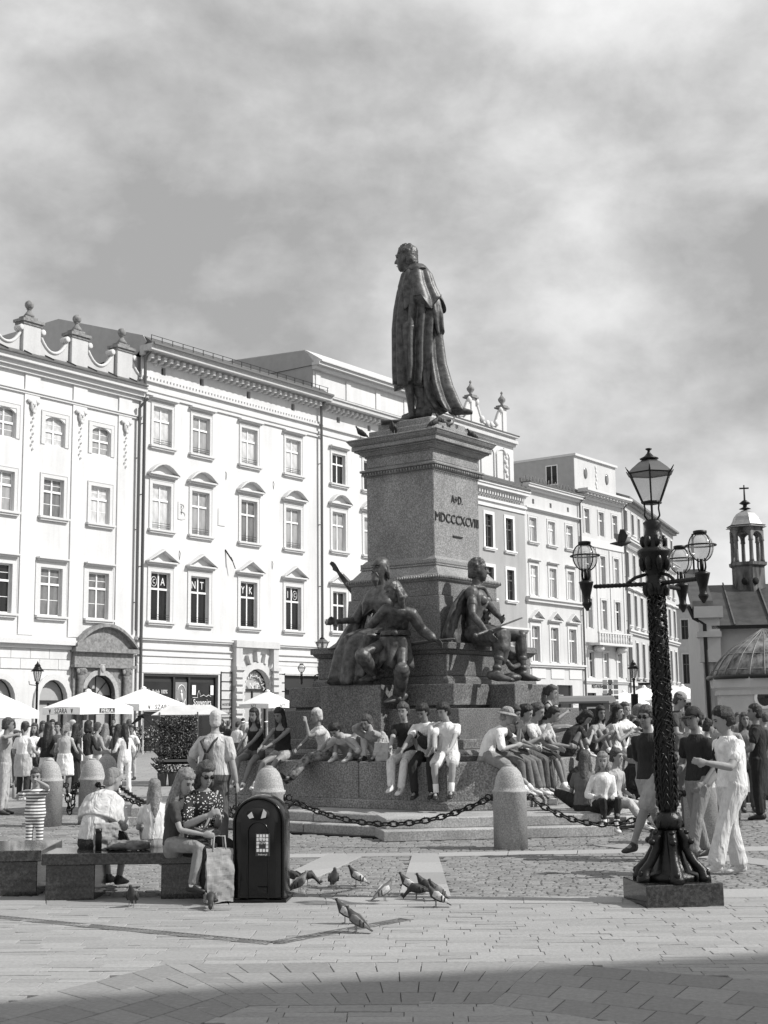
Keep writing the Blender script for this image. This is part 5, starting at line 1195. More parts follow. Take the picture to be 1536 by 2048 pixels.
for r_ in range(5):
    for c_ in range(4):
        if r_ in (1, 2) and c_ in (1, 2): continue
        mb = MB(); mb.box(-.01 + c_ * .03, .012 + c_ * .03, -.272, -.268, .48 + r_ * .034, .507 + r_ * .034); mb.build('plate_tile', WHITE, pl)
for t_, z in (('KRA', .60), ('KÓW', .563)): text(t_, .034, WHITE, (.048, -.273, z), (pi / 2, 0, 0), pl, .001)
text('krakow.pl', .022, WHITE, (.048, -.27, .455), (pi / 2, 0, 0), pl, .001)
mb = MB(); mb.lathe([(.24, 0), (.25, .035), (.2, .05)], (0, 0, 0), 20); mb.box(-.27, .27, -.24, .24, -.002, .03); mb.build('foot_plate', BLACK, bn)
mb = MB(); mb.box(.0, .09, -.275, -.25, .1, .15); mb.build('lock_plate', BLACK, bn)
# granite benches
def gbench(x0, x1, yf, dep, lb, rz=0, legs=(0, 1)):
    e = E('granite_bench', ((x0 + x1) / 2, yf + dep / 2, 0), lb, 'bench', rz, 'polished granite benches'); hw = (x1 - x0) / 2
    PG = mat('polished_granite', .012, .10, 34, 1, 0, kind='speckle', val2=.07, spec=.75)
    mb = MB(); mb.box(-hw, hw, -dep / 2, dep / 2, .34, .45); bevel(mb.build('seat_slab', PG, e), .006)
    for s_ in (-1, 1): mb = MB(); mb.box(s_ * (hw - .28) - .24, s_ * (hw - .28) + .24, -dep / 2 + .03, dep / 2 - .03, -.02, .34); bevel(mb.build('leg_block', PG, e), .006)
    return e
g0 = G(83, 1708, .45); g1 = G(418, 1712, .45)
bA = gbench(g0.x, g1.x, g0.y, .60, 'dark polished granite bench with the seated woman and girl', R(0))
g2 = G(70, 1703, .45)
bB = gbench(g2.x - 1.75, g2.x, g2.y + .08, 1.15, 'dark granite bench cut by the left edge of the picture', R(3))
# ornate lamp post
def lamp_post(p, lb, sc=1., rz=0, detail=True):
    e = E('ornate_lamp_post', p, lb, 'lamp post', rz, 'ornate iron lamp posts')
    PG = mat('polished_granite')
    mb = MB(); mb.box(-.37, .37, -.37, .37, -.01, .215); bevel(mb.build('plinth', PG, e), .008)
    IR = BLACK
    mb = MB(); mb.lathe([(.27, .215), (.27, .27), (.19, .3), (.15, .40), (.11, .55), (.10, .70)], (0, 0, 0), 14); foot_ = mb.build('foot', IR, e)
    for k in range(6):
        a = k * pi / 3 + .35; d = V((cos(a), sin(a), 0)); s_ = V((-sin(a), cos(a), 0)); mb = MB(lambda p: V((p.x, p.y, .215 + (p.z - .215) * .84)))
        mb.loft([(d * .33 + V((0, 0, .215)), s_ * .075, d * .06), (d * .33 + V((0, 0, .27)), s_ * .075, d * .06), (d * .32 + V((0, 0, .30)), s_ * .06, d * .05), (d * .30 + V((0, 0, .36)), s_ * .055, d * .06), (d * .22 + V((0, 0, .46)), s_ * .045, d * .05), (d * .15 + V((0, 0, .60)), s_ * .045, d * .05), (d * .16 + V((0, 0, .68)), s_ * .05, d * .06), (d * .13 + V((0, 0, .76)), s_ * .045, d * .06), (d * .11 + V((0, 0, .80)), s_ * .04, d * .04)], 8)
        mb.ell(d * .21 + V((0, 0, .67)), .04, .04, .04, 8, 5); mb.ell(d * .17 + V((0, 0, .775)), .03, .035, .03, 8, 5)
        mb.ell(d * .36 + V((0, 0, .31)), .03, .03, .05, 6, 4); mb.build('claw_foot', IR, foot_)
    mb = MB(lambda p: V((p.x * .78, p.y * .78, p.z - .10))); mb.lathe([(.10, .80), (.15, .83), (.17, .88), (.165, .93), (.12, .97), (.10, .99)], (0, 0, 0), 18)
    for k in range(9):
        a = k * 2 * pi / 9; mb.tube([(.12 * cos(a), .12 * sin(a), .81), (.175 * cos(a + .25), .175 * sin(a + .25), .88), (.125 * cos(a + .5), .125 * sin(a + .5), .965)], .012, 5)
    mb.build('bulb_ring', IR, e)
    mb = MB(); mb.lathe([(.075, .88), (.085, .95), (.098, 1.1), (.10, 1.25), (.088, 1.45), (.083, 1.9), (.078, 2.4), (.074, 3.10)], (0, 0, 0), 18); colm = mb.build('column', IR, e)
    if detail:
        for k in range(8):
            a = k * pi / 4; mb = MB(); d = V((cos(a), sin(a), 0)); s_ = V((-sin(a), cos(a), 0))
            mb.T = lambda p: V((p.x * .68, p.y * .68, p.z - .1))
            for j in range(7):
                z = 1.02 + j * .075; mb.tube([d * (.12 + j * .005) + V((0, 0, z)) , d * (.15 + j * .004) + s_ * .03 + V((0, 0, z + .03)), d * (.14 + j * .003) + s_ * .055 + V((0, 0, z + .075))], [.009, .012, .006], 5)
                mb.tube([d * (.12 + j * .005) + V((0, 0, z)) , d * (.15 + j * .004) - s_ * .03 + V((0, 0, z + .03)), d * (.14 + j * .003) - s_ * .055 + V((0, 0, z + .075))], [.009, .012, .006], 5)
            mb.tube([d * .125 + V((0, 0, 1.0)), d * .165 + V((0, 0, 1.3)), d * .14 + V((0, 0, 1.52)), d * .15 + V((0, 0, 1.58))], [.012, .014, .02, .005], 5); mb.build('acanthus_leaf', IR, colm)
        rr = random.Random(3); mb = MB()
        for k in range(520):
            t = k / 520; z = 1.42 + t * 1.66; a = k * 2.399 + rr.uniform(-.4, .4); r = .086 - .011 * t; d = V((cos(a), sin(a), 0)); s_ = V((-sin(a), cos(a), 0))
            mb.tube([d * r + V((0, 0, z - .02)), d * (r + .010) + s_ * .016 + V((0, 0, z + .01)), d * (r + .004) + s_ * .034 * rr.choice((-1, 1)) + V((0, 0, z + .04))], [.006, .010, .004], 5)
        for k in range(2): mb.tube([V((cos(k * 3.14 + t * .3) * (.09 - t * .0008), sin(k * 3.14 + t * .3) * (.09 - t * .0008), 1.42 + t * .094)) for t in range(17)], .006, 5)
        mb.build('vine_relief', IR, colm, kind='stuff')
    mb = MB(lambda p: V((p.x * .74, p.y * .74, p.z + .13))); mb.lathe([(.11, 2.93), (.15, 2.98), (.16, 3.04), (.12, 3.1), (.12, 3.16), (.17, 3.26), (.20, 3.34), (.225, 3.38), (.225, 3.41), (.15, 3.44), (.17, 3.50), (.12, 3.58), (.10, 3.64), (.13, 3.70), (.09, 3.73)], (0, 0, 0), 14)
    for k in range(8): a = k * pi / 4; mb.ell((.17 * cos(a), .17 * sin(a), 3.28), .05, .05, .09, 6, 5); mb.ell((.15 * cos(a), .15 * sin(a), 3.5), .045, .045, .06, 6, 4); mb.ell((.14 * cos(a), .14 * sin(a), 3.0), .05, .05, .07, 6, 4)
    mb.build('capital', IR, e)
    UP = lambda p: V((p.x, p.y, p.z + .13)); LN = lambda p: V((p.x, p.y, 4.62 - (4.62 - p.z) * .85))
    GLS = mat('lamp_glass', .35, .1, alpha=.38, spec=.8); GLB = mat('globe_glass', .5, .12, alpha=.36, spec=.9)
    for k in range(3):
        a = pi + k * (2 * pi / 3 - R(2)) - rz + R(12) * (k == 1) * 0 - R(3) * (k == 0); d = V((cos(a), sin(a), 0)); s_ = V((-sin(a), cos(a), 0)); mb = MB(UP)
        n = 26
        mb.tube([d * (.1 + .5 * t / n) + V((0, 0, 3.06 - .01 * t / n)) for t in range(n + 1)], [.02 + .006 * (t % 2) for t in range(n + 1)], 7)
        mb.tube([d * .1 + V((0, 0, 3.16)), d * .2 + V((0, 0, 3.13)), d * .28 + V((0, 0, 3.07))], .018, 6); arm_ = mb.build('bracket_arm', IR, e)
        c = d * .68; mb = MB(UP); mb.lathe([(.01, 2.80), (.045, 2.86), (.05, 2.88), (.035, 2.9), (.04, 2.96), (.055, 3.02), (.07, 3.08), (.075, 3.10), (.03, 3.12)], c, 12)
        for q in range(4): b_ = q * pi / 2 + .4; mb.tube([c + V((.03 * cos(b_), .03 * sin(b_), 3.1)), c + V((.05 * cos(b_), .05 * sin(b_), 3.16)), c + V((.045 * cos(b_), .045 * sin(b_), 3.24))], .008, 5)
        mb.lathe([(.02, 3.12), (.02, 3.24)], c, 6); hld = mb.build('globe_holder', IR, e)
        mb = MB(UP); mb.ell(c + V((0, 0, 3.36)), .125, .125, .13, 18, 12); gl = mb.build('globe', GLB, hld)
        mb = MB(UP); mb.tube([c + V((.142 * cos(t * pi / 10), .142 * sin(t * pi / 10), 3.375)) for t in range(21)], .009, 5)
        for q in range(4):
            b_ = q * pi / 2 + .3; mb.tube([c + V((.14 * cos(t) * cos(b_), .14 * cos(t) * sin(b_), 3.36 + .146 * sin(t))) for t in [-1.3 + .26 * j for j in range(11)]], .007, 4)
        mb.lathe([(.06, 3.485), (.065, 3.50), (.065, 3.52), (.05, 3.525)], c, 12); mb.build('globe_cage', IR, hld)
    mb = MB(LN)
    for q in range(6): b_ = q * pi / 3 + .2; mb.tube([(.05 * cos(b_), .05 * sin(b_), 3.72), (.085 * cos(b_), .085 * sin(b_), 3.78), (.075 * cos(b_), .075 * sin(b_), 3.87), (.085 * cos(b_), .085 * sin(b_), 3.93)], .008, 5)
    mb.lathe([(.10, 3.925), (.11, 3.94), (.10, 3.955)], (0, 0, 0), 6); mb.lathe([(.012, 3.72), (.012, 3.95)], (0, 0, 0), 5); mb.build('lantern_stem', IR, e)
    mb = MB(LN); ph_ = .2
    for q in range(6): b_ = q * pi / 3 + ph_; mb.tube([(.10 * cos(b_), .10 * sin(b_), 3.95), (.225 * cos(b_), .225 * sin(b_), 4.30)], .009, 5); mb.tube([(.23 * cos(b_), .23 * sin(b_), 4.30), (.27 * cos(b_), .27 * sin(b_), 4.37)], [.012, .004], 5)
    mb.tube([(.23 * cos(q * pi / 3 + ph_), .23 * sin(q * pi / 3 + ph_), 4.305) for q in range(7)], .014, 4); lt = mb.build('lantern_frame', IR, e)
    mb = MB(LN); i = []
    for q in range(6):
        b0, b1 = q * pi / 3 + ph_, (q + 1) * pi / 3 + ph_; mb = MB(LN); mb.poly([(.098 * cos(b0), .098 * sin(b0), 3.955), (.098 * cos(b1), .098 * sin(b1), 3.955), (.22 * cos(b1), .22 * sin(b1), 4.295), (.22 * cos(b0), .22 * sin(b0), 4.295)]); mb.build('lantern_pane', GLS, lt)
    mb = MB(LN); mb.loft([((0, 0, z), (r, 0, 0), (0, r, 0)) for r, z in ((.245, 4.305), (.20, 4.36), (.12, 4.44), (.06, 4.48))], 6, ph_); mb.sm = [False] * len(mb.f); mb.build('lantern_roof', mat('lantern_zinc', .14, .35, metal=.5), lt)
    mb = MB(LN); mb.lathe([(.07, 4.47), (.10, 4.49), (.05, 4.52), (.02, 4.56), (.012, 4.59), (.035, 4.61), (.03, 4.62)], (0, 0, 0), 8); mb.build('finial', IR, lt)
    e.scale = (sc, sc, sc * .95)
    return e
lc = (at0(1295, 1818) + at0(1443, 1811)) / 2
lp = V((lc.x - .03, lc.y + .37, 0)); print('lamp', lp)
lamp_post(lp, 'ornate cast iron lamp post with three globes and a lantern on a granite block', .985, R(7)).rotation_euler = (0, R(-.7), R(7))
l2p = AY(645, 1450, 44.); l2 = lamp_post(V((l2p.x, 44., 0)), 'ornate globe lamp post half hidden behind the left side of the monument', 1.0, R(28), False)
# small lanterns
def lantern(p, lb, box=False):
    e = E('street_lantern', p, lb, 'street lamp', 0, 'small street lanterns'); mb = MB(); mb.lathe([(.16, 0), (.16, .3), (.09, .4), (.07, .9), (.055, 1.0), (.055, 3.35), (.09, 3.4), (.06, 3.5)], (0, 0, 0), 10)
    if box: mb.box(-.16, .16, -.14, .14, 1.8, 2.7)
    mb.tube([(0, 0, 3.3), (-.35, 0, 3.35), (-.38, 0, 3.5)], .02, 5); mb.build('post', BLACK, e)
    mb = MB()
    for q in range(6): b_ = q * pi / 3; mb.tube([(.1 * cos(b_), .1 * sin(b_), 3.5), (.2 * cos(b_), .2 * sin(b_), 3.95)], .014, 4)
    mb.loft([((0, 0, z), (r, 0, 0), (0, r, 0)) for r, z in ((.32, 3.95), (.2, 4.08), (.13, 4.2), (.15, 4.22), (.05, 4.32), (.01, 4.42))], 6); hd_ = mb.build('lantern_head', BLACK, e)
    mb = MB(); mb.loft([((0, 0, 3.52), (.09, 0, 0), (0, .09, 0)), ((0, 0, 3.94), (.18, 0, 0), (0, .18, 0))], 6); mb.sm = [False] * len(mb.f); mb.build('lantern_glass', mat('lamp_glass'), hd_)
    return e
a = AY(72, 1450, 62.); lantern(V((a.x, 62, 0)), 'black street lantern in front of the arched doors at the far left')
a = AY(1271, 1450, 68.); lantern(V((a.x, 68, 0)), 'small street lantern before the right hand houses, left of the big lamp post', True)
# parasols
def parasol(p, w_, z0, z1, rz, lb, words=(), vh=.32, frame_=True):
    e = E('cafe_parasol', p, lb, 'parasol', rz, 'white cafe parasols'); h = w_ / 2; mb = MB()
    cs = [(-h, -h), (h, -h), (h, h), (-h, h)]; mids = [(0, -h), (h, 0), (0, h), (-h, 0)]
    for k in range(4):
        a, m_, b = cs[k], mids[k], cs[(k + 1) % 4]
        mb.poly([(*a, z0), (*[q * 1. for q in m_], z0 + .03), (0, 0, z1)]); mb.poly([(*m_, z0 + .03), (*b, z0), (0, 0, z1)])
    cn = mb.build('canopy', CANVAS, e); so_ = cn.modifiers.new('s', 'SOLIDIFY'); so_.thickness = .02
    for k in range(4):
        a, b = cs[k], cs[(k + 1) % 4]; mb = MB(); mb.prism([(0, z0 - vh), (w_ * .5, z0 - vh + .04), (w_, z0 - vh), (w_, z0), (0, z0)], -.01, .01, 1)
        o = mb.build('valance', CANVAS, e); o.location = (a[0], a[1], 0); o.rotation_euler = (0, 0, atan2(b[1] - a[1], b[0] - a[0]))
        if k < len(words) and words[k]:
            if words[k] == 'PERŁA': mb = MB(); mb.box(w_ / 2 - .42, w_ / 2 + .42, -.02, -.01, z0 - vh + .07, z0 - .04); mb.build('logo_panel', mat('logo_dark', .06), o); text('PERŁA', .24, WHITE, (w_ / 2, -.024, z0 - vh / 2), (pi / 2, 0, 0), o, .002)
            elif words[k] == 'N°7': text('N°7', .24, LETTER_D, (w_ / 2, -.016, z0 - vh / 2), (pi / 2, 0, 0), o, .003)
            else:
                text(words[k], .32, LETTER_D, (w_ / 2, -.016, z0 - vh / 2), (pi / 2, 0, 0), o, .003)
                for sx in (-1, 1):
                    mb = MB(); x = w_ / 2 + sx * .85; z = z0 - vh / 2
                    for q in (-1, 0, 1): mb.tube([(x, -.018, z - .1), (x + q * .07, -.018, z + .09)], .012, 4)
                    mb.build('leaf_mark', LETTER_D, o)
    mb = MB(); mb.tube([(0, 0, 0), (0, 0, z1)], .04, 8)
    for k in range(4): mb.tube([(0, 0, z0 - .25), (cs[k][0] * .96, cs[k][1] * .96, z0 - .02)], .015, 4)
    mb.build('pole', WHITE, e); mb = MB(); mb.lathe([(.12, z1 - .1), (.14, z1 + .02), (.04, z1 + .08)], (0, 0, 0), 8); mb.build('cap', CANVAS, e)
    return e
def pk(px, Y): a = AY(px, 1450, Y); return V((a.x, Y, 0))
parasol(pk(-18, 58), 3.2, 2.12, 3.05, R(30), 'white SZARA parasol cut off by the left edge', ('', 'SZARA', '', 'SZARA'))
parasol(pk(175, 62), 2.9, 2.28, 3.05, R(-42), 'white SZARA and PERŁA parasol in the middle of the cafe', ('SZARA', 'PERŁA', 'SZARA', ''))
parasol(pk(286, 67), 2.9, 2.45, 3.25, R(-40), 'white parasol between the stone portal and the flower stall', ('PERŁA', 'SZARA', '', ''))
parasol(pk(535, 78), 2.3, 2.5, 3.25, R(-38), 'white parasol marked N7 beside the restaurant doorway', ('N°7', 'N°7', '', ''), .25)
parasol(pk(1291, 95), 2.9, 2.6, 3.6, R(-40), 'white parasol left of the big lamp column far off', (), .2); parasol(pk(1250, 90), 2.6, 2.4, 3.2, R(-30), 'low white parasol beside the souvenir rack, far right', (), .2)
parasol(pk(1368, 88), 3.2, 2.6, 3.5, R(-35), 'white parasol just right of the big lamp column', (), .2)
# cafe fence with flower boxes
fa, fb = AY(105, 1500, 62.), AY(318, 1500, 72.); fa.z = fb.z = 0
FL = E('flower_fence', fa, 'row of flower boxes on a low iron fence in front of the cafe', 'fence'); fd = (fb - fa); fl_ = fd.length; fd = fd.normalized(); fn = V((-fd.y, fd.x, 0)); mb = MB()
k = 0.
while k < fl_: mb.tube([fd * k, fd * k + V((0, 0, .75))], .02, 4); mb.tube([fd * (k + .1) + V((0, 0, .1)), fd * (k + .25) + V((0, 0, .35)), fd * (k + .4) + V((0, 0, .1))], .015, 4); k += .5
mb.tube([V((0, 0, .75)), fd * fl_ + V((0, 0, .75))], .025, 4); mb.tube([V((0, 0, .1)), fd * fl_ + V((0, 0, .1))], .025, 4); mb.build('iron_rail', BLACK, FL)
def foliage(n, fn_, sz, name, mt, par, kind='stuff', seed=1):
    rr = random.Random(seed); mb = MB()
    for _ in range(n):
        c = fn_(rr); a = V((rr.gauss(0, 1), rr.gauss(0, 1), rr.gauss(0, 1))).normalized() * sz * rr.uniform(.6, 1.3); b = a.cross(V((rr.gauss(0, 1), rr.gauss(0, 1), rr.gauss(0, 1)))).normalized() * sz * .6
        mb.poly([c - a, c + b, c + a, c - b])
    return mb.build(name, mt, par, kind)
ff = lambda rr: fd * rr.uniform(0, fl_) + fn * rr.uniform(-.2, .2) + V((0, 0, rr.uniform(.45, 1.25) + .12 * sin(_q(rr))))
def _q(rr): return rr.random() * 6
foliage(3800, ff, .07, 'leaves', LEAF, FL); foliage(1100, ff, .06, 'blossoms', FLOWER, FL, seed=4)
# flower stall
sp_ = pk(357, 36); ST = E('flower_stall', sp_, 'tall rack of dense flowers under a pale square stall roof', 'stall', R(8))
mb = MB(); mb.box(-.5, .5, -.12, .12, .55, 1.8); mb.build('rack_board', mat('rack_dark', .03), ST)
mb = MB(); mb.box(-.52, .52, -.3, -.1, .62, .68); mb.box(-.52, .52, -.2, .2, .3, .34); [mb.tube([(x, y, 0), (x, y, 1.9)], .02, 4) for x in (-.5, .5) for y in (-.1, .15)]; mb.build('shelf', mat('shelf_grey', .1), ST)
g1_ = lambda rr: V((rr.uniform(-.5, .5), rr.uniform(-.26, -.1), rr.uniform(.72, 1.82)))
foliage(2600, g1_, .028, 'leaves', LEAF, ST, seed=8); foliage(1700, g1_, .022, 'blossoms', mat('mixed_flowers', .05, .8, 60, 1, val2=.6), ST, seed=9)
g2_ = lambda rr: (lambda a, q: V((-.48 + .22 * cos(a) * q, -.2 + .2 * sin(a) * q, q * .22 + rr.choice((.5, .75, 1.5, .35)))))(rr.uniform(0, 6.28), rr.random())
foliage(1500, g2_, .03, 'trailing_leaves', LEAF, ST, seed=11); foliage(350, g2_, .022, 'trailing_blossoms', FLOWER, ST, seed=12)
mb = MB()
for k in range(4): mb.lathe([(.1, 0), (.13, .32), (.14, .33)], (-.4 + k * .27, -.35, 0), 10)
mb.build('flower_bucket', mat('bucket', .08), ST)
foliage(500, lambda rr: V((rr.uniform(-.5, .5), rr.uniform(-.5, -.2), rr.uniform(.3, .55))), .035, 'cut_flowers', LEAF, ST, seed=15)
PR = E('stall_parasol', pk(378, 37.2), 'flat pale square parasol over the flower stall', 'parasol', R(10)); mb = MB()
h_ = 1.02
for k in range(4):
    cs = [(-h_, -h_), (h_, -h_), (h_, h_), (-h_, h_)]; a, b = cs[k], cs[(k + 1) % 4]; m2 = [(q[0] * .55, q[1] * .55) for q in (a, b)]
    mb.poly([(*a, 1.84), (*b, 1.84), (*m2[1], 2.1), (*m2[0], 2.1)])
mb.poly([(q[0] * .55, q[1] * .55, 2.1) for q in cs]); o = mb.build('canopy', mat('stall_canvas', .55, .9, 3, .1), PR); o.modifiers.new('s', 'SOLIDIFY').thickness = .02
mb = MB(); mb.tube([(0, .4, 0), (0, .4, 2.1)], .025, 6); [mb.tube([(0, .4, 1.8), (q[0] * .9, q[1] * .9, 1.86)], .012, 4) for q in cs]; mb.build('pole', WHITE, PR)
# tourist cart on the right
ca = pk(1172, 42); CT = E('tourist_cart', ca, 'dark boxy electric tourist cart with an arched roof behind the seated crowd', 'vehicle', R(-18))
CD = mat('cart_paint', .03, .35, spec=.6)
mb = MB(); mb.prism([(-.62, .3), (-.62, 2.15), (-.35, 2.32), (0, 2.38), (.35, 2.32), (.62, 2.15), (.62, .3)], .35, 1.0, 1) if 0 else mb.box(-.05, .65, -.6, .6, .35, 2.1); mb.build('cabin', CD, CT)
mb = MB(); n = 8; pts = [(-.75, 2.12), (-.5, 2.24), (0, 2.30), (.5, 2.24), (.75, 2.12), (.75, 2.06), (-.75, 2.06)]; mb.prism([(p[0], p[1]) for p in pts], -1.0, .85, 0); mb.build('roof', mat('cart_roof', .16, .5), CT)
mb = MB()
for x in (-.95, -.1): 
    for y in (-.6, .6): mb.box(x, x + .07, y - .035, y + .035, .4, 2.08)
mb.box(-.95, 0, -.62, .62, .4, .95); mb.build('open_side', CD, CT)
mb = MB(); mb.box(.15, .5, -.62, -.6, 1.25, 1.95); mb.build('window_frame', WHITE, CT); mb = MB(); mb.box(.19, .46, -.635, -.62, 1.3, 1.9); mb.build('pane', GL_D, CT)
mb = MB(); mb.ell((-.3 + .25, -.62, 1.75), .11, .02, .16, 10, 6); mb.box(-.16, .06, -.63, -.61, 1.4, 1.55); mb.build('painted_figure', mat('sign_grey'), CT)
for x in (-.7, .4):
    for y in (-.6, .6): mb = MB(); mb.loft([((x, y - .06, .28), (.28, 0, 0), (0, 0, .28)), ((x, y + .06, .28), (.28, 0, 0), (0, 0, .28))], 14); mb.build('wheel', BLACK, CT)
# souvenir rack and signs at the far right
rk = pk(1223, 60); RK = E('postcard_rack', rk, 'tall rack of small pale cards beside the tourist cart', 'rack'); mb = MB(); mb.tube([(0, 0, 0), (0, 0, 3.2)], .05, 6); mb.build('post', BLACK, RK)
for r_ in range(9):
    for c_ in (-1, 0, 1): mb = MB(); mb.box(c_ * .24 - .1, c_ * .24 + .1, -.08, -.05, 1.2 + r_ * .23, 1.38 + r_ * .23); mb.build('card', mat('card_grey', .4) if (r_ + c_) % 2 else mat('card_dark', .12), RK)
# ================================================================== people
Z1 = 1.03; FL_, FC_, FR_ = R(216), R(171), R(126)
def onL(px, b=-3.12): p = PA(px, 1520, b); return V((p.x, p.y, Z1))
def onR(px, b=-3.12): p = PB(px, 1515, b); return V((p.x, p.y, Z1))
DARKC = cloth(.02)
bench_grp = 'people sitting around the monument'
# --- on the left side of the monument bench
f = sit_dangle(onL(505), R(197), 1.66, female=True, head=(.15, .1), lean=.12, feet=((.05, .32, -.44), (.24, .26, -.40)), hands=((.06, .34, .16), (.16, .32, .17)))
P_('long haired woman in a black tank top and denim shorts, leftmost on the stone bench', f, SKIN2, ('long', HAIRD), (DARKC, 'tank'), ('minis', cloth(.12)), SNEAK, .03, group=bench_grp)
f = sit_dangle(onL(558), R(200), 1.68, female=True, head=(.4, .2), lean=.12, feet=((.10, .40, -.38), (.26, .42, -.40)), hands=((.12, .36, .2), (.22, .34, .2)))
P_('woman in a black tank top and pale shorts, second from left on the bench', f, SKIN2, ('long', HAIRD), (DARKC, 'tank'), ('minis', cloth(.35)), SNEAK, .03, group=bench_grp)
f = sit_dangle(onL(634), R(235), 1.64, female=True, head=(.1, .1), lean=.25, feet=((-.05, .55, -.25), (.05, .62, -.32)), hands=((.0, .22, .66), (.1, .35, .2)), epole=((0, 1, -1), (1, -.3, -.2)))
P_('white haired woman in a dark vest and floral trousers resting her chin on her hand', f, SKIN2, ('short', HAIRW), (cloth(.55), .5), ('wide', FLORAL), SHOED, group=bench_grp)
f = Fig(onL(690, -3.0), R(214), 1.7, pel=(0, -.28, .1), lean=.95, head=(.9, 0), feet=((-.16, .10, .07), (.14, .10, .07)), hands=((-.2, .2, .3), (.22, .25, .3)), kpole=((-.3, .6, 1), (.3, .6, 1)))
P_('person in a light shirt doubled over raised bare knees on the stone bench', f, SKIN, ('fluffy', HAIRD), (cloth(.45), .9), ('shorts', cloth(.4)), SNEAK, .05, group=bench_grp)
f = Fig(onL(748, -2.9), R(214), 1.66, pel=(0, -.22, .1), lean=.7, head=(.5, 0), feet=((-.12, .14, .07), (.12, .14, .07)), hands=((-.05, .18, .62), (.1, .12, .66)), kpole=((-.3, .6, 1), (.3, .6, 1)), epole=((-.6, 1, -.5), (.6, 1, -.5)), female=True)
P_('person with dark hair holding their head in their hands beside a paper bag', f, SKIN, ('bob', HAIRM), (cloth(.3), 1.6), ('pants', cloth(.5)), SHOED, group=bench_grp)
f = sit_dangle(onL(806, -3.1), R(205), 1.76, head=(.25, -.1), lean=.18, feet=((-.14, .40, -.40), (.0, .46, -.36)), hands=((-.12, .32, .2), (.06, .36, .2)))
P_('young man in a black T-shirt and cream trousers with curly brown hair', f, SKIN, ('fluffy', HAIRM), (DARKC, .55), ('pants', cloth(.62)), SNEAK, group=bench_grp)
f = sit_dangle(onL(850, -3.1), R(200), 1.78, head=(.55, .15), lean=.25, feet=((-.20, .28, -.45), (.08, .26, -.46)), hands=((-.20, .42, .16), (.22, .40, .2)))
P_('young man in a white T-shirt with black sling bag and black trousers', f, SKIN2, ('fluffy', HAIRD), (cloth(.7), .55), ('pants', DARKC), SHOED, group=bench_grp)
k = f.k; mb = MB(); a, b = f.S[1] + f.ax * .05, f.H[0] + f.ax * .12 + f.cf * .13; mb.tube([a, f.pel + f.ax * .3 + f.cf * .15, b], .028, 6); mb.ell(f.pel + f.ax * .24 + f.cf * .16 - f.cr * .03, .15, .07, .1, 8, 5, Matrix.Rotation(.6, 3, 'Y')); mb.build('sling_bag', DARKC, f.e, org=f.org)
f = sit_dangle(onL(892, -3.12), R(192), 1.76, head=(.45, .55), lean=.15, feet=((-.12, .28, -.44), (.12, .24, -.46)), hands=((-.12, .36, .2), (.12, .36, .22)))
P_('boy in a white T-shirt and shorts with a pale towel over his shoulder', f, SKIN, ('fluffy', HAIRD), (cloth(.72), .5), ('shorts', cloth(.6)), SHOED, .14, group=bench_grp)
mb = MB(); a = f.S[1]; mb.loft([(a + f.ax * .08 - f.cr * .06, f.cf * .12, f.cr * .05), (a + f.ax * .06 + f.cr * .05, f.cf * .16, f.cr * .06), (a - f.ax * .2 + f.cr * .08, f.cf * .17, f.cr * .05), (a - f.ax * .42 + f.cr * .1, f.cf * .14, f.cr * .04), (a - f.ax * .5 + f.cr * .1, f.cf * .1, f.cr * .02)], 10); o = mb.build('towel', cloth(.7), f.e, org=f.org); remesh(o, .014, 1, .04, .06)
# --- right of the corner
def diag(t, d=4.0): p = MM(0, 0) - (UU + VV) / sqrt(2) * d + (UU - VV) / sqrt(2) * t; return V((p.x, p.y, Z1))
f = sit_dangle(diag(.38, 3.98), R(105), 1.72, head=(.2, -.1), lean=.55, feet=((-.1, .50, -.42), (.12, .46, -.44)), hands=((-.03, .36, .52), (.1, .3, .25)), epole=((-.2, .5, -1), (.5, 0, -1)))
P_('person in a pale bucket hat and white shirt hunched forward at the bench corner', f, SKIN, ('short', HAIRL), (cloth(.75), .9), ('shorts', cloth(.25)), SNEAK, .06, group=bench_grp); cap_(f, cloth(.28), style='bucket')
rows = [(1020, 120, 1.70, 'young man with wavy dark hair in a dark T-shirt next to the bucket hat', cloth(.05), ('pants', JEANS), ('fluffy', HAIRD), SKIN2, SNEAK),
        (1040, 116, 1.75, 'boy in a charcoal shirt and jeans leaning over his phone', cloth(.08), ('pants', JEANS), ('curly', HAIRD), SKIN, SNEAK),
        (1062, 112, 1.80, 'tall boy with curly brown hair, grey vest over a white T-shirt', cloth(.6), ('pants', cloth(.1)), ('curly', HAIRM), SKIN, SHOED),
        (1088, 112, 1.74, 'person in dark shorts with bare knees and bulky sneakers', cloth(.5), ('shorts', cloth(.05)), ('short', HAIRD), SKIN2, SNEAK)]
for i, (px, fa_, h, lb, tp, bt, hr_, sk, sh_) in enumerate(rows):
    f = sit_dangle(onR(px, -3.1), R(fa_), h, head=(.35 + .1 * (i % 2), .2 * (i % 3 - 1)), lean=.35 + .05 * i, feet=((-.12, .32, -.45), (.12, .28 + .08 * (i % 2), -.44)), hands=[((-.1, .42, .2), (.12, .42, .22)), ((-.06, .3, .30), (.05, .34, .34)), ((-.16, .4, .16), (.1, .28, .45)), ((.02, .40, .2), (.1, .44, .2))][i])
    P_(lb, f, sk, hr_, (tp, .55), bt, sh_, .05, group=bench_grp)
f = Fig(MM(.35, -2.35, 1.36), R(100), 1.68, pel=(0, 0, .12), lean=.05, head=(.4, 0), female=True, feet=((-.1, .45, -.25), (.12, .45, -.25)), hands=((-.04, .34, .42), (.08, .34, .42)))
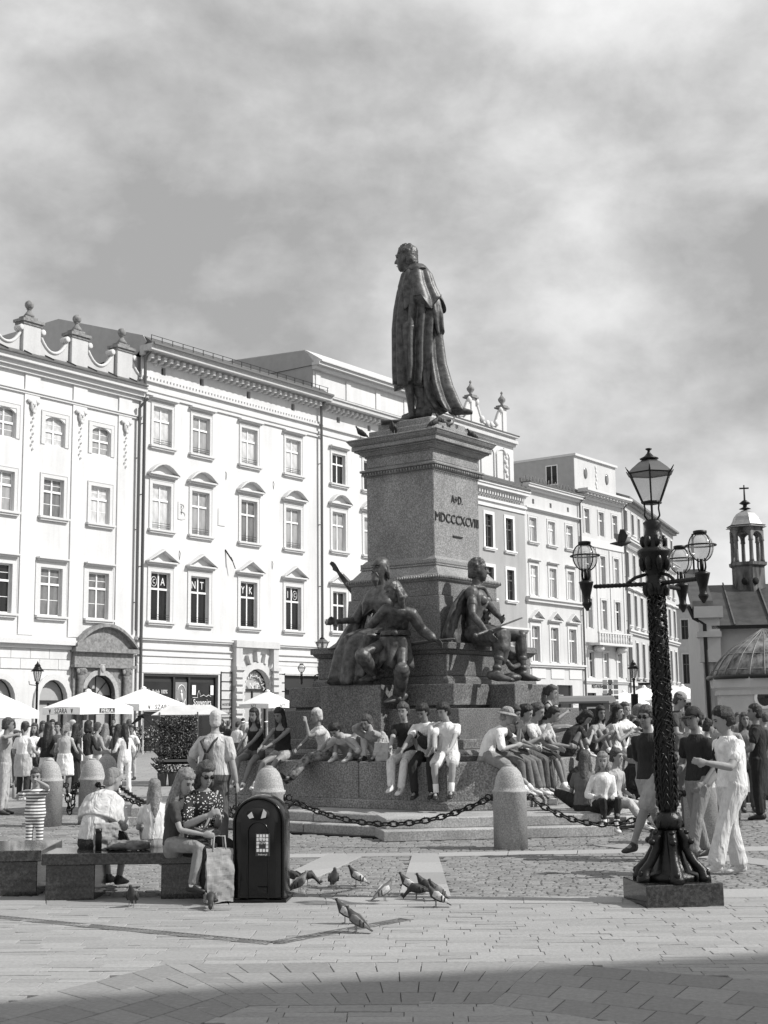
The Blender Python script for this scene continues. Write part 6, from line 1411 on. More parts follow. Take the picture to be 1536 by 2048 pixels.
P_('woman with a long dark ponytail in a black crop top sitting high on the base', f, SKIN, ('pony', HAIRM), (DARKC, 'tank', .12), ('skirt', cloth(.6)), SNEAK, group=bench_grp)
def kneesup(a, b, fa_, h, lb, hr_, tp, bt, sk=SKIN, sh_=SNEAK, hd=(.4, .2), fem=True, lean=.35, z=Z1, feet=((-.1, .34, .07), (.1, .34, .07)), sl=.5, hands=((-.12, .42, .38), (.12, .42, .38)), sock=.05):
    f = Fig(MM(a, b, z), R(fa_), h, pel=(0, 0, .1), lean=lean, head=hd, female=fem, feet=feet, hands=hands, kpole=((-.2, .4, 1), (.2, .4, 1)))
    return f, P_(lb, f, sk, hr_, (tp, sl), bt, sh_, sock, group=bench_grp)
kneesup(-.02, -2.95, 75, 1.66, 'dark haired girl with bare raised knees and white trainers, head resting on her arms', ('bob', HAIRD), cloth(.03), ('minis', cloth(.03)), SKIN, hd=(.8, .6), lean=.5)
kneesup(.75, -3.0, 130, 1.66, 'smiling dark haired girl in a light T-shirt hugging her knees', ('long', HAIRD), cloth(.35), ('minis', cloth(.05)), SKIN2, SHOED, hd=(.2, .5), feet=((-.1, .36, .07), (.08, .42, .07)))
kneesup(1.25, -3.05, 105, 1.68, 'woman with very long dark hair and one hand raised to her head', ('long', HAIRD), cloth(.6), ('minis', cloth(.4)), SKIN, hd=(.1, .3), hands=((-.12, .3, .75), (.12, .42, .38)))
f = sit_dangle(MM(1.75, -3.1, Z1), R(130), 1.7, female=True, head=(.05, .5), lean=.05, feet=((-.1, .55, -.38), (.12, .5, -.42)), hands=((-.15, .3, .3), (.12, .35, .45)))
P_('woman with long loose fair brown hair in a pale top, bare legs hanging down', f, SKIN, ('long', HAIRM), (cloth(.6), .6), ('minis', cloth(.55)), SNEAK, .06, group=bench_grp)
f = sit_dangle(MM(2.2, -3.05, Z1), R(140), 1.72, female=True, head=(.05, .2), lean=.05, feet=((-.1, .5, -.42), (.12, .52, -.4)), hands=((-.08, .34, .32), (.12, .34, .32)))
P_('long haired woman in a white top with a dark strap across her chest', f, SKIN, ('long', HAIRM), (cloth(.75), .6), ('minis', cloth(.5)), SNEAK, .06, group=bench_grp)
mb = MB(); mb.tube([f.S[0] + f.ax * .06, f.pel + f.ax * .3 + f.cf * .14, f.H[1] + f.ax * .1 + f.cf * .1], .02, 5); mb.build('shoulder_strap', DARKC, f.e, org=f.org)
f = sit_dangle(MM(2.75, -2.6, Z1), R(150), 1.7, head=(.5, .2), lean=.4); P_('person in dark clothes bent down next to the curly fair haired woman', f, SKIN, ('short', HAIRD), (DARKC, .6), ('pants', DARKC), SHOED, group=bench_grp)
f = sit_dangle(MM(2.9, -2.9, Z1 + .0), R(165), 1.68, head=(.1, -.6), lean=.25, female=True, feet=((-.3, .3, -.2), (.2, .4, -.3))); P_('woman with curly fair hair in black, seated at the far end of the bench', f, SKIN, ('curly', HAIRL), (DARKC, 1.8), ('pants', DARKC), SHOED, group=bench_grp)
# --- low group on the steps, right
def g1(px, py, z=0): p = G(px, py, z); return V((p.x, p.y, z))
f = Fig(g1(1172, 1622, .29), R(15), 1.68, pel=(0, 0, .11), lean=.08, head=(.1, .2), female=True, build=1.15, feet=((-.25, .45, .05), (.2, .5, .05)), hands=((-.15, .4, .3), (.15, .4, .3)), kpole=((-1, 0, .6), (1, 0, .6)))
P_('woman with long brown hair seen from behind in grey top on the steps', f, SKIN, ('long', HAIRM), (cloth(.12), .6), ('pants', DARKC), SNEAK, group=bench_grp)
f = Fig(g1(1148, 1605, .29), R(60), 1.66, pel=(0, 0, .11), lean=.3, head=(.3, .3), female=True, feet=((-.2, .5, .05), (.2, .5, .05)), hands=((-.15, .4, .3), (.15, .4, .3)), kpole=((-.5, 0, 1), (.5, 0, 1)))
P_('dark haired person in a black top with hair tied in a bun on the steps', f, SKIN, ('bun', HAIRD), (DARKC, 1.5), ('pants', DARKC), SNEAK, group=bench_grp)
f = Fig(g1(1205, 1625, .29), R(170), 1.68, pel=(0, 0, .11), lean=.15, head=(.25, .3), female=True, feet=((-.08, .38, -.2), (.1, .36, -.2)), hands=((-.06, .34, .25), (.16, .25, .25)), kpole=((-.1, .6, 1), (.1, .6, 1)))
P_('fair woman in a white jacket with her hand on black leggings, white socks', f, SKIN, ('tied', HAIRL), (cloth(.75), 1.7), ('leggings', DARKC), SNEAK, .12, group=bench_grp)
f = Fig(g1(1228, 1618, .29), R(140), 1.72, pel=(0, 0, .11), lean=.1, head=(.1, -.2), female=True, feet=((-.1, .75, -.2), (.12, .7, -.2)), hands=((-.2, .2, .2), (.2, .2, .2)), kpole=((-.1, .3, 1), (.1, .3, 1)))
P_('person in pale rolled trousers stretching one bare leg toward the lamp post', f, SKIN, ('bun', HAIRM), (cloth(.4), .8), ('pants', cloth(.45)), SNEAK, group=bench_grp)
f = Fig(g1(1262, 1600, .29), R(90), 1.7, pel=(0, 0, .11), lean=.1, feet=((-.1, .8, .0), (.12, .75, .0)), hands=((-.2, .2, .2), (.2, .2, .2)))
P_('person in black lying low behind the chain at the right end of the steps', f, SKIN, ('short', HAIRD), (DARKC, 1.5), ('pants', DARKC), SHOED, group=bench_grp)
# --- walkers at the right
f = Fig(g1(1470, 1751), R(262), 1.80, lean=.03, head=(.3, .1), feet=((.02, .24, .09), (-.04, -.22, .09)), hands=((-.22, .30, 1.22), (.22, .02, .86)), epole=((-.6, -.3, -1), (.4, -1, 0)), build=1.05)
# left arm (index 0) is the one away from the viewer; index 1 toward
f.hands = None
f = Fig(g1(1472, 1751), R(250), 1.80, lean=.04, head=(.35, .1), feet=((-.06, .30, .09), (.10, -.12, .09)), hands=((-.20, .42, 1.18), (.30, .10, .92)), epole=((-.6, -.3, -1), (.4, -1, 0)), build=1.12)
P_('young man with curly dark hair in a white T-shirt and loose cream trousers, walking', f, SKIN, ('curly', HAIRD), (cloth(.72), .62), ('wide', cloth(.60)), SNEAK, vox=.011)
mb = MB(); mb.tube([f.S[1] + f.ax * .07 - f.cr * .03, f.S[1] + f.cf * .11 - f.cr * .04 - f.ax * .1, f.S[1] + f.cf * .04 - f.ax * .3], .02, 6); mb.build('backpack_strap', DARKC, f.e, org=f.org)
f = Fig(g1(1405, 1722), R(235), 1.80, lean=.03, head=(.15, -.1), feet=((-.08, .25, .09), (.12, -.2, .11)), hands=((-.20, .14, .90), (.24, .16, .95)), epole=((-.4, -1, -.2), (.4, -1, 0)))
P_('young man in a dark cap, black T-shirt and grey jeans beside the lamp', f, SKIN2, ('short', HAIRD), (DARKC, .55), ('pants', cloth(.22)), SHOED, vox=.012); cap_(f, cloth(.03))
f = Fig(g1(1307, 1716), R(225), 1.82, lean=.03, head=(.1, -.1), feet=((.05, .36, .12), (-.05, -.24, .10)), hands=((-.30, -.05, .86), (.26, -.15, .85)))
P_('man in sunglasses, loose black shirt and grey shorts passing behind the lamp post', f, SKIN2, ('fluffy', HAIRM), (DARKC, .8), ('shorts', cloth(.32)), SHOED, vox=.012, glasses=True)
f = Fig(g1(1358, 1610), R(120), 1.80, head=(.2, 0), hands=((-.1, .35, .95), (.2, .3, 1.0)), z=0) if 0 else Fig(g1(1362, 1600, .29), R(120), 1.80, head=(.35, 0), hands=((-.1, .35, .95), (.2, .3, 1.0)))
P_('man in a pale baseball cap and dark T-shirt standing taller behind the lamp post', f, SKIN, ('short', HAIRM), (cloth(.06), .55), ('pants', cloth(.15)), SHOED); cap_(f, cloth(.30))
f = Fig(g1(1385, 1655), R(340), 1.74, head=(.0, 0)); P_('person in a patterned cap worn backwards, seen from behind', f, SKIN, ('short', HAIRM), (cloth(.10), .6), ('pants', cloth(.1)), SHOED); cap_(f, cloth(.3))
f = Fig(g1(1422, 1640), R(80), 1.62, female=True, head=(.2, 0)); P_('short woman with dark tied hair behind the cap wearing walker', f, SKIN, ('bun', HAIRD), (cloth(.45), .6), ('pants', cloth(.2)), SHOED)
f = Fig(g1(1462, 1650), R(200), 1.76); P_('dark curly haired person hidden behind the walker in white', f, SKIN2, ('curly', HAIRD), (cloth(.3), .6), ('pants', cloth(.1)), SHOED)
f = Fig(g1(1522, 1640), R(290), 1.86, head=(.0, -.3), hands=((-.2, .3, 1.0), (.2, .3, 1.0))); P_('dark haired man in a black polo shirt at the right edge', f, SKIN2, ('short', HAIRD), (DARKC, .6), ('pants', DARKC), SHOED)
f = Fig(g1(1498, 1625), R(180), 1.72, female=True); P_('woman with wavy hair standing behind the black polo shirt', f, SKIN2, ('long', HAIRM), (cloth(.2), .6), ('pants', cloth(.1)), SHOED)
# --- granite bench group, left
zb = .46
f = Fig(V((G(352, 1703, zb).x, bA.location.y - .38, zb)), R(112), 1.50, pel=(0, .0, .1), lean=.12, head=(.5, .35), female=True, feet=((.02, .40, -.33), (.22, .36, -.33)), hands=((-.02, .40, .22), (.12, .42, .22)), build=.9, hs=1.1)
P_('girl with long fair hair in a dark T-shirt and cargo trousers at the bench end', f, SKIN, ('long', HAIRL), (cloth(.05), .6), ('pants', cloth(.24)), SHOED, .05, vox=.011)
f = Fig(V((G(398, 1700, zb).x, bA.location.y - .22, zb)), R(142), 1.66, pel=(0, .0, .1), lean=.14, head=(.45, .1), female=True, feet=((-.06, .36, -.36), (.14, .42, -.38)), hands=((-.02, .38, .36), (.14, .40, .38)), build=1.45)
P_('woman in sunglasses and a dotted black blouse holding paper bags on the bench', f, SKIN, ('bob', HAIRM), (DOTS, .8), ('pants', DARKC), SHOED, vox=.011, glasses=True)
mb = MB(); mb.tube([f.S[0] * 1. + f.ax * .07, f.pel + f.ax * .3 + f.cf * .2, f.pel + f.ax * .08 + f.cf * .2 + f.cr * .1], .014, 5); mb.loft([(f.pel + f.ax * .14 + f.cf * .2, f.cr * .10, f.ax * .03), (f.pel + f.ax * .09 + f.cf * .25, f.cr * .12, f.ax * .06), (f.pel + f.ax * .05 + f.cf * .22, f.cr * .08, f.ax * .05)], 8); mb.build('crossbody_bag', cloth(.3), f.e, org=f.org)
wm = f
f = Fig(V((G(192, 1690, zb).x, bA.location.y + .36, zb)), R(20), 1.62, pel=(0, 0, .1), lean=.55, head=(.35, .5), feet=((-.08, .45, -.38), (.12, .35, -.38)), hands=((-.1, .5, .3), (.15, .45, .2)))
P_('shaven headed boy in a pale T-shirt hunched on the bench with his back turned', f, SKIN, ('crop', cloth(.22)), (cloth(.62), .7), ('shorts', DARKC), SHOED, vox=.011)
mb = MB(); mb.loft([(f.neck + f.ax * .02, f.cr * .10, f.cf * .09), (f.neck - f.ax * .06 - f.cf * .02, f.cr * .22, f.cf * .14), (f.neck - f.ax * .22 - f.cf * .02, f.cr * .25, f.cf * .17), (f.neck - f.ax * .32 - f.cf * .03, f.cr * .23, f.cf * .16)], 14); o = mb.build('shoulder_wrap', cloth(.55), f.e, org=f.org); remesh(o, .012, 1, .02, .08)
f = Fig(V((G(308, 1690, zb).x, bA.location.y + .4, zb)), R(-10), 1.25, pel=(0, 0, .1), lean=.1, head=(.1, -.3), female=True, feet=((-.1, .35, -.2), (.12, .3, -.25)), hands=((-.15, .3, .2), (.15, .3, .2)))
P_('small blond child in a frilly pale top sitting on the bench facing away', f, SKIN, ('long', HAIRL), (cloth(.65), .7), ('pants', cloth(.3)), SNEAK, vox=.011)
f = Fig(g1(68, 1712), R(175), 1.02, pel=None, head=(.1, .1), feet=((-.1, 0, .08), (.1, .0, .08)), hands=((.12, .22, 1.50), (-.42, .15, 1.22))[::1], build=1.2)
f = Fig(g1(68, 1712), R(175), 1.04, head=(.1, -.1), feet=((-.12, 0, .08), (.12, .0, .08)), hands=((-.08, .24, 1.62), (.44, .22, 1.50)), epole=((-1, .3, -.4), (.7, 0, -1.3)), build=1.35, hs=1.5)
P_('toddler in a striped top and striped leggings rubbing one eye', f, SKIN, ('short', HAIRM), (STRIPE, .55), ('pants', STRIPE), SNEAK, vox=.010, fold=.006)
f = Fig(g1(428, 1690), R(25), 1.84, lean=.02, head=(.05, -.6), feet=((-.14, .05, .08), (.14, .0, .08)), hands=((-.34, .12, .95), (.32, .06, .74)), build=1.35)
P_('bald older man in a grey T-shirt and suspenders walking with a cane, seen from behind', f, SKIN, ('crop', mat('bald_fuzz', .45, .7)), (cloth(.50), .75), ('pants', cloth(.10)), SHOED, vox=.012)
mb = MB(); u_, c_, r_ = f.ax, f.cf, f.cr; bk = -c_ * .20
mb.tube([f.neck - u_ * .02 - r_ * .09, f.neck - u_ * .10 - r_ * .11 + bk, f.pel + u_ * .27 + bk * 1.15], .017, 5); mb.tube([f.neck - u_ * .02 + r_ * .09, f.neck - u_ * .10 + r_ * .11 + bk, f.pel + u_ * .27 + bk * 1.15], .017, 5)
mb.tube([f.pel + u_ * .27 + bk * 1.15, f.pel + u_ * .02 + bk * 1.1], .03, 5); [mb.loft([(f.pel + u_ * .30 + bk * 1.12, r_ * .02, c_ * .02), (f.pel + u_ * .18 + bk * 1.1, r_ * .07, c_ * .02), (f.pel + u_ * .02 + bk * 1.05, r_ * .13, c_ * .03)], 8)]; mb.build('suspenders', cloth(.04), f.e, org=f.org)
mb = MB(); w1_ = f.W[1] + V((0, 0, -.06)); mb.tube([w1_ + f.F * .06, w1_ - f.F * .05], .018, 6); mb.tube([w1_, V((w1_.x, w1_.y, .0))], .012, 6); cn_ = mb.build('walking_cane', BLACK, None, org=w1_); cn_.location = w1_; tag(cn_, 'thin dark walking cane held in the bald man\'s right hand', 'cane')
# --- crowd in front of the cafe, left (px of head, top y, foot y)
CROWD = [(6, 1630, 80, 1.78, 0, 'man at the left edge raising his arm in a pale T-shirt', cloth(.35), .6, ('pants', cloth(.45)), ('short', HAIRM), ((-.2, .25, 1.5), (.3, .2, 1.45))),
 (44, 1602, 20, 1.70, 0, 'person in a white T-shirt and dark cap with a sweater tied at the waist', cloth(.78), .6, ('pants', cloth(.03)), ('short', HAIRD), None),
 (66, 1590, 170, 1.66, 1, 'woman in white facing the camera beside the capped person', cloth(.7), .6, ('pants', cloth(.05)), ('long', HAIRM), None),
 (92, 1592, 5, 1.68, 1, 'woman with a long black ponytail in a black top and pale skirt', cloth(.02), .6, ('skirt', cloth(.6)), ('long', HAIRD), None),
 (113, 1586, 185, 1.68, 0, 'dark haired person with sunglasses behind the black ponytail', cloth(.1), .6, ('pants', cloth(.1)), ('short', HAIRD), None),
 (128, 1594, 10, 1.66, 1, 'fair woman in a grey top with a white jacket around her waist and jeans', cloth(.4), .1, ('pants', JEANS), ('pony', HAIRL), None),
 (147, 1590, 30, 1.64, 1, 'dark haired woman in a long black dress', cloth(.02), .6, ('longskirt', cloth(.02)), ('long', HAIRD), None),
 (172, 1588, 25, 1.70, 1, 'woman with a dark bob, dark sweater and white trousers carrying a tote', cloth(.03), 1.8, ('pants', cloth(.72)), ('bob', HAIRD), None),
 (190, 1584, 40, 1.66, 1, 'person in grey and white behind the tote bag woman', cloth(.3), 1.2, ('pants', cloth(.6)), ('short', HAIRM), None),
 (208, 1572, 10, 1.62, 1, 'woman with long fair hair in a grey top left of the white jacket', cloth(.3), 1.2, ('pants', cloth(.25)), ('long', HAIRL), None),
 (232, 1580, 30, 1.60, 1, 'dark haired girl holding a dark bag next to the white jacket', cloth(.1), 1.2, ('pants', cloth(.1)), ('long', HAIRD), None),
 (248, 1588, 320, 1.62, 1, 'girl in a white jacket and white trousers with long dark hair', cloth(.78), 1.8, ('pants', cloth(.75)), ('long', HAIRD), None),
 (262, 1560, 200, 1.55, 0, 'person in white behind the flower fence gap', cloth(.75), .6, ('pants', cloth(.4)), ('short', HAIRD), None),
 (255, 1548, 20, 1.72, 0, 'man in a pale vest walking off towards the cafe', cloth(.5), .6, ('pants', cloth(.2)), ('short', HAIRM), None),
 (22, 1575, 200, 1.72, 0, 'person in dark clothes partly hidden at the far left', cloth(.08), .6, ('pants', cloth(.1)), ('short', HAIRD), None),
 (82, 1572, 160, 1.70, 1, 'brown haired woman turning round in the middle of the crowd', cloth(.3), .6, ('pants', cloth(.1)), ('long', HAIRM), None),
 (102, 1565, 170, 1.74, 0, 'man in sunglasses and grey shirt at the back of the crowd', cloth(.25), .6, ('pants', cloth(.1)), ('short', HAIRD), None),
 (140, 1562, 90, 1.72, 0, 'grey haired man at the back of the crowd', cloth(.45), .6, ('pants', cloth(.1)), ('short', HAIRW), None),
 (5, 1560, 90, 1.78, 0, 'man in a white T-shirt and dark cap far left in the background', cloth(.75), .6, ('pants', cloth(.1)), ('short', HAIRD), None)]
for i, (px, py, fa_, h, fem, lb, tp, sl, bt, hr_, hd_) in enumerate(CROWD):
    hd2 = hd_ or (((-.2, .25, 1.05), (.22, .25, 1.05)) if i % 3 else ((-.26, .03, .86), (.30, -.02, 1.0)))
    f = Fig(g1(px, py), R(fa_), h, female=bool(fem), lean=.03, head=(.1, .2 * (i % 3 - 1)), hands=hd2, feet=((-.12, .05 * (i % 2), .08), (.12, -.05, .08)))
    P_(lb, f, SKIN if i % 3 else SKIN2, hr_, (tp, sl), bt, SNEAK if i % 2 else SHOED, vox=.02, group='crowd in front of the cafe')
    if i == 1:
        cap_(f, cloth(.1)); mb = MB(); mb.loft([(f.pel + V((0, 0, .12)), f.R * .19, f.F * .15), (f.pel - V((0, 0, .15)), f.R * .22, f.F * .17), (f.pel - V((0, 0, .38)), f.R * .2, f.F * .15)], 12); o = mb.build('tied_sweater', cloth(.45), f.e, org=f.org); remesh(o, .02, 1, .03, .1)
    if i == 5: mb = MB(); mb.loft([(f.pel + V((0, 0, .1)), f.R * .17, f.F * .14), (f.pel - V((0, 0, .15)), f.R * .21, f.F * .17), (f.pel - V((0, 0, .40)), f.R * .23, f.F * .17)], 12); o = mb.build('tied_jacket', cloth(.75), f.e, org=f.org); remesh(o, .02, 1, .03, .1)
    if i == 7:
        c = f.pel - f.F * .22 - f.R * .12 + V((0, 0, .1)); mb = MB(); mb.frus([[c - f.R * .18 + V((0, 0, -.2)), c + f.R * .18 + V((0, 0, -.22)), c + f.R * .18 - f.F * .06 + V((0, 0, -.22)), c - f.R * .18 - f.F * .06 + V((0, 0, -.2))], [c - f.R * .16 + V((0, 0, .2)), c + f.R * .16 + V((0, 0, .24)), c + f.R * .16 - f.F * .03 + V((0, 0, .24)), c - f.R * .16 - f.F * .03 + V((0, 0, .2))]])
        mb.tube([c + V((0, 0, .2)) - f.R * .12, f.S[0] + f.ax * .08, c + V((0, 0, .2)) + f.R * .12], .015, 4); o = mb.build('tote_bag', cloth(.7), None, org=c); o.location = c; tag(o, 'white printed tote bag on the shoulder of the woman with the dark bob', 'bag')
    if i == 0: f.e['label'] = CROWD[0][5]
FARR = [(1268, 1590, 150, 1.7, 1, 'woman in a grey top standing left of the walking man in sunglasses', .25, ('long', HAIRM)), (1285, 1560, 60, 1.76, 0, 'man in a dark jacket in the crowd left of the lamp post', .05, ('short', HAIRD)), (1240, 1572, 200, 1.68, 1, 'fair haired woman in white behind the seated group on the right', .7, ('long', HAIRL)),
 (1302, 1556, 300, 1.74, 0, 'man in a light shirt deep in the crowd by the lamp post', .55, ('short', HAIRD)), (1340, 1566, 100, 1.7, 1, 'woman in black just right of the column behind the capped men', .03, ('bob', HAIRD)), (1400, 1580, 20, 1.72, 0, 'man in a pale shirt behind the dark cap wearer', .6, ('fluffy', HAIRM)),
 (1440, 1588, 200, 1.68, 1, 'dark haired woman in grey between the two walking men', .3, ('long', HAIRD)), (1408, 1556, 260, 1.75, 0, 'distant man in dark clothes before the church corner', .06, ('short', HAIRD)), (1536, 1600, 270, 1.74, 0, 'curly haired man half cut off by the right edge', .1, ('curly', HAIRM)), (1252, 1545, 90, 1.72, 0, 'distant man in black beyond the white top woman', .04, ('short', HAIRD)),
 (1320, 1545, 180, 1.66, 1, 'distant woman in pale clothes just left of the column', .6, ('bob', HAIRL)), (1210, 1548, 170, 1.7, 1, 'distant woman in grey near the postcard rack', .3, ('pony', HAIRD))]
for i, (px, py, fa_, h, fem, lb, tv, hr_) in enumerate(FARR):
    f = Fig(g1(px, py), R(fa_), h, female=bool(fem), head=(.15, .3 * (i % 3 - 1)), hands=((-.2, .28, 1.05), (.24, .1, .9)) if i % 2 else ((-.25, .06, .85), (.1, .32, 1.2))); P_(lb, f, SKIN, hr_, (cloth(tv), .6), ('pants', cloth((.08, .3, .15)[i % 3])), SHOED, vox=.02, group='crowd to the right of the monument')
# people between stall and bench, and cafe staff
MID = [(456, 1528, 40, 1.62, 'boy in a black shirt near the flower stall looking right', DARKC, ('short', HAIRM)), (474, 1532, 20, 1.58, 'boy in a pale shirt behind the leftmost seated woman', cloth(.6), ('short', HAIRD)), (444, 1505, 200, 1.66, 'dark haired person in the shade of the stall parasol', cloth(.05), ('long', HAIRD)),
 (505, 1540, 170, 1.76, 'grey haired man in sunglasses between the two seated women', cloth(.4), ('short', HAIRW)), (485, 1510, 90, 1.70, 'person raising an arm behind the stall', cloth(.1), ('short', HAIRD)),
 (92, 1500, 190, 1.85, 'waitress with a tray in the arched doorway', cloth(.3), ('tied', HAIRM)), (140, 1508, 300, 1.80, 'waiter in a white shirt leaning under the parasol', cloth(.7), ('short', HAIRD)), (226, 1512, 180, 1.75, 'dark dressed waiter beside the flower boxes', DARKC, ('short', HAIRD)),
 (1345, 1530, 120, 1.7, 'distant pedestrian in grey beyond the lamp column', cloth(.2), ('short', HAIRD)), (1348 - 93, 1524, 200, 1.7, 'distant dark haired person below the small lantern', cloth(.1), ('short', HAIRD)), (1336 - 10, 1520, 90, 1.8, 'distant man in a grey shirt near the white parasols', cloth(.3), ('short', HAIRD)), (1240, 1528, 150, 1.66, 'distant person in light clothes among the cafe tables', cloth(.5), ('short', HAIRD)), (1480, 1545, 150, 1.72, 'distant person in front of the church wall', cloth(.15), ('short', HAIRM))]
for px, py, fa_, h, lb, tp, hr_ in MID:
    f = Fig(g1(px, py), R(fa_), h, head=(.1, .1), hands=((-.2, .28, 1.05), (.24, .1, .9))); P_(lb, f, SKIN, hr_, (tp, .7), ('pants', cloth(.08)), SHOED, vox=.024, group='people in the background')
# seated cafe guests under the parasols
for k in range(10):
    px = 20 + k * 24 + rnd.uniform(-6, 6); Y = 60 + rnd.uniform(-3, 3); p = AY(px, 1500, Y); p.z = .45
    f = Fig(p, R(rnd.uniform(0, 360)), 1.7, pel=(0, 0, .1), lean=.1, head=(.2, 0), feet=((-.1, .4, -.35), (.1, .4, -.35)), hands=((-.1, .4, .3), (.1, .4, .3)))
    P_(['first', 'second', 'third', 'fourth', 'fifth', 'sixth', 'seventh', 'eighth', 'ninth', 'rightmost'][k] + ' cafe guest from the left, seated behind the crowd under the parasols', f, SKIN, (rnd.choice(('short', 'long', 'bob')), rnd.choice((HAIRD, HAIRM, HAIRL))), (cloth(rnd.choice((.05, .3, .6))), .6), ('pants', cloth(.1)), None, vox=.03, group='cafe guests')
# ================================================================== bags and small things
def bag(p, w_, d_, h, lb, m_, rz=0, mess=.02, handles=True):
    mb = MB(); a, b = w_ / 2, d_ / 2
    mb.frus([[(-a, -b, 0), (a, -b, 0), (a, b, 0), (-a, b, 0)], [(-a * 1.02, -b * 1.1, h * .5), (a * 1.02, -b * 1.1, h * .5), (a * 1.02, b * 1.1, h * .5), (-a * 1.02, b * 1.1, h * .5)], [(-a, -b * .5, h), (a, -b * .6, h * .97), (a, b * .6, h * .98), (-a, b * .5, h)]])
    e = E('paper_bag', p, lb, 'bag', rz); o = mb.build('bag_body', m_, e); s_ = o.modifiers.new('s', 'SUBSURF'); s_.subdivision_type = 'SIMPLE'; s_.levels = s_.render_levels = 4
    t = bpy.data.textures.get('crumple') or bpy.data.textures.new('crumple', 'CLOUDS'); t.noise_scale = .09; d = o.modifiers.new('d', 'DISPLACE'); d.texture = t; d.strength = mess * 2
    if handles:
        for y in (-b * .5, b * .5): mb = MB(); mb.tube([(-a * .5, y, h * .95), (-a * .4, y, h * 1.22), (a * .4, y, h * 1.22), (a * .5, y, h * .95)], .009, 5); mb.build('handle', m_, e)
    return e
KRAFT = mat('kraft_paper', .30, .85, 7, .15)
wp = (wm.W[0] + wm.W[1]) / 2
bag(V((wp.x + .06, wp.y - .06, .02)), .26, .14, .50, 'tall pale paper shopping bag hanging from the seated woman\'s hands', KRAFT, R(25))
bag(V((wp.x + .26, wp.y + .10, .02)), .30, .16, .52, 'second grey shopping bag standing behind the paper bag', mat('grey_bag', .2, .8, 6, .15), R(10))
p = onL(766, -2.98); bag(p, .26, .14, .30, 'light shopping bag standing on the stone bench', mat('pale_bag', .45, .8, 6, .1), R(-30))
p = G(225, 1690, .46); bag(V((p.x, bA.location.y + .1, .45)), .22, .12, .26, 'crumpled brown paper bag standing on the granite bench', KRAFT, R(20), .03, False)
mb = MB(); mb.lathe([(.033, 0), (.034, .16), (.03, .18), (.034, .185), (.034, .22)], (0, 0, 0), 12); o = mb.build('flask', BLACK); o.location = (G(208, 1695, .46).x, bA.location.y - .08, .45); tag(o, 'slim dark thermos flask on the granite bench beside the paper bag', 'flask')
mb = MB(); rr = random.Random(5)
for k in range(7): mb.tube([(rr.uniform(-.2, .2), rr.uniform(-.08, .08), .03 + rr.random() * .04) for _ in range(4)], .035, 6)
o = mb.build('denim_jacket', JEANS); remesh(o, .012, 1, .03, .05); o.location = (G(258, 1698, .46).x, bA.location.y - .02, .45); tag(o, 'crumpled denim jacket lying on the granite bench', 'jacket')
def box_thing(name, lb, cat, p, sz, m_, rz=0):
    mb = MB(); mb.box(-sz[0] / 2, sz[0] / 2, -sz[1] / 2, sz[1] / 2, 0, sz[2]); mb.box(-sz[0] * .35, sz[0] * .35, -sz[1] / 2 - .01, -sz[1] / 2, sz[2] * .2, sz[2] * .7); o = mb.build(name, m_); bevel(o, .02, 2); o.location = p; o.rotation_euler = (0, 0, rz); tag(o, lb, cat); return o
p = G(1122, 1600, .29)
CHK = mat('checker_cloth', .03); nn_ = CHK.node_tree; ck = nn_.nodes.new('ShaderNodeTexChecker'); ck.inputs['Scale'].default_value = 22; ck.inputs['Color1'].default_value = (.02, .02, .02, 1); ck.inputs['Color2'].default_value = (.7, .7, .7, 1); tcx = nn_.nodes.new('ShaderNodeTexCoord'); nn_.links.new(tcx.outputs['Object'], ck.inputs[0]); nn_.links.new(ck.outputs[0], nn_.nodes['Principled BSDF'].inputs['Base Color'])
mb = MB(); mb.loft([((0, 0, 0), (.13, 0, 0), (0, .07, 0)), ((0, 0, .18), (.135, 0, 0), (0, .075, 0)), ((0, 0, .28), (.09, 0, 0), (0, .05, 0)), ((0, 0, .31), (.02, 0, 0), (0, .02, 0))], 14); o = mb.build('checkered_backpack', CHK); o.location = (p.x, p.y, .29); tag(o, 'black and white checkered backpack standing on the steps', 'backpack')
box_thing('paper_carton', 'white food carton on the step beside the checkered backpack', 'box', V((G(1103, 1610, .29).x, G(1103, 1610, .29).y, .29)), (.18, .14, .1), WHITE)
p = G(1225, 1560, .3); box_thing('pale_backpack', 'pale canvas backpack on the steps near the bare legs', 'backpack', V((p.x, p.y + .5, .29)), (.34, .2, .42), cloth(.55))
p = G(1252, 1605, .29); mb = MB(); mb.lathe([(.035, 0), (.038, .12), (.036, .16), (.016, .2), (.016, .23)], (0, 0, 0), 12); o = mb.build('drink_bottle', mat('plastic_bottle', .4, .2)); o.location = (p.x, p.y, .29); tag(o, 'small plastic drink bottle on the step behind the walking man', 'bottle')
p = MM(3.0, -5.0, 0); box_thing('dark_backpack', 'dark backpack lying at the right end of the steps', 'backpack', V((p.x, p.y, .02)), (.36, .3, .3), DARKC, .3)
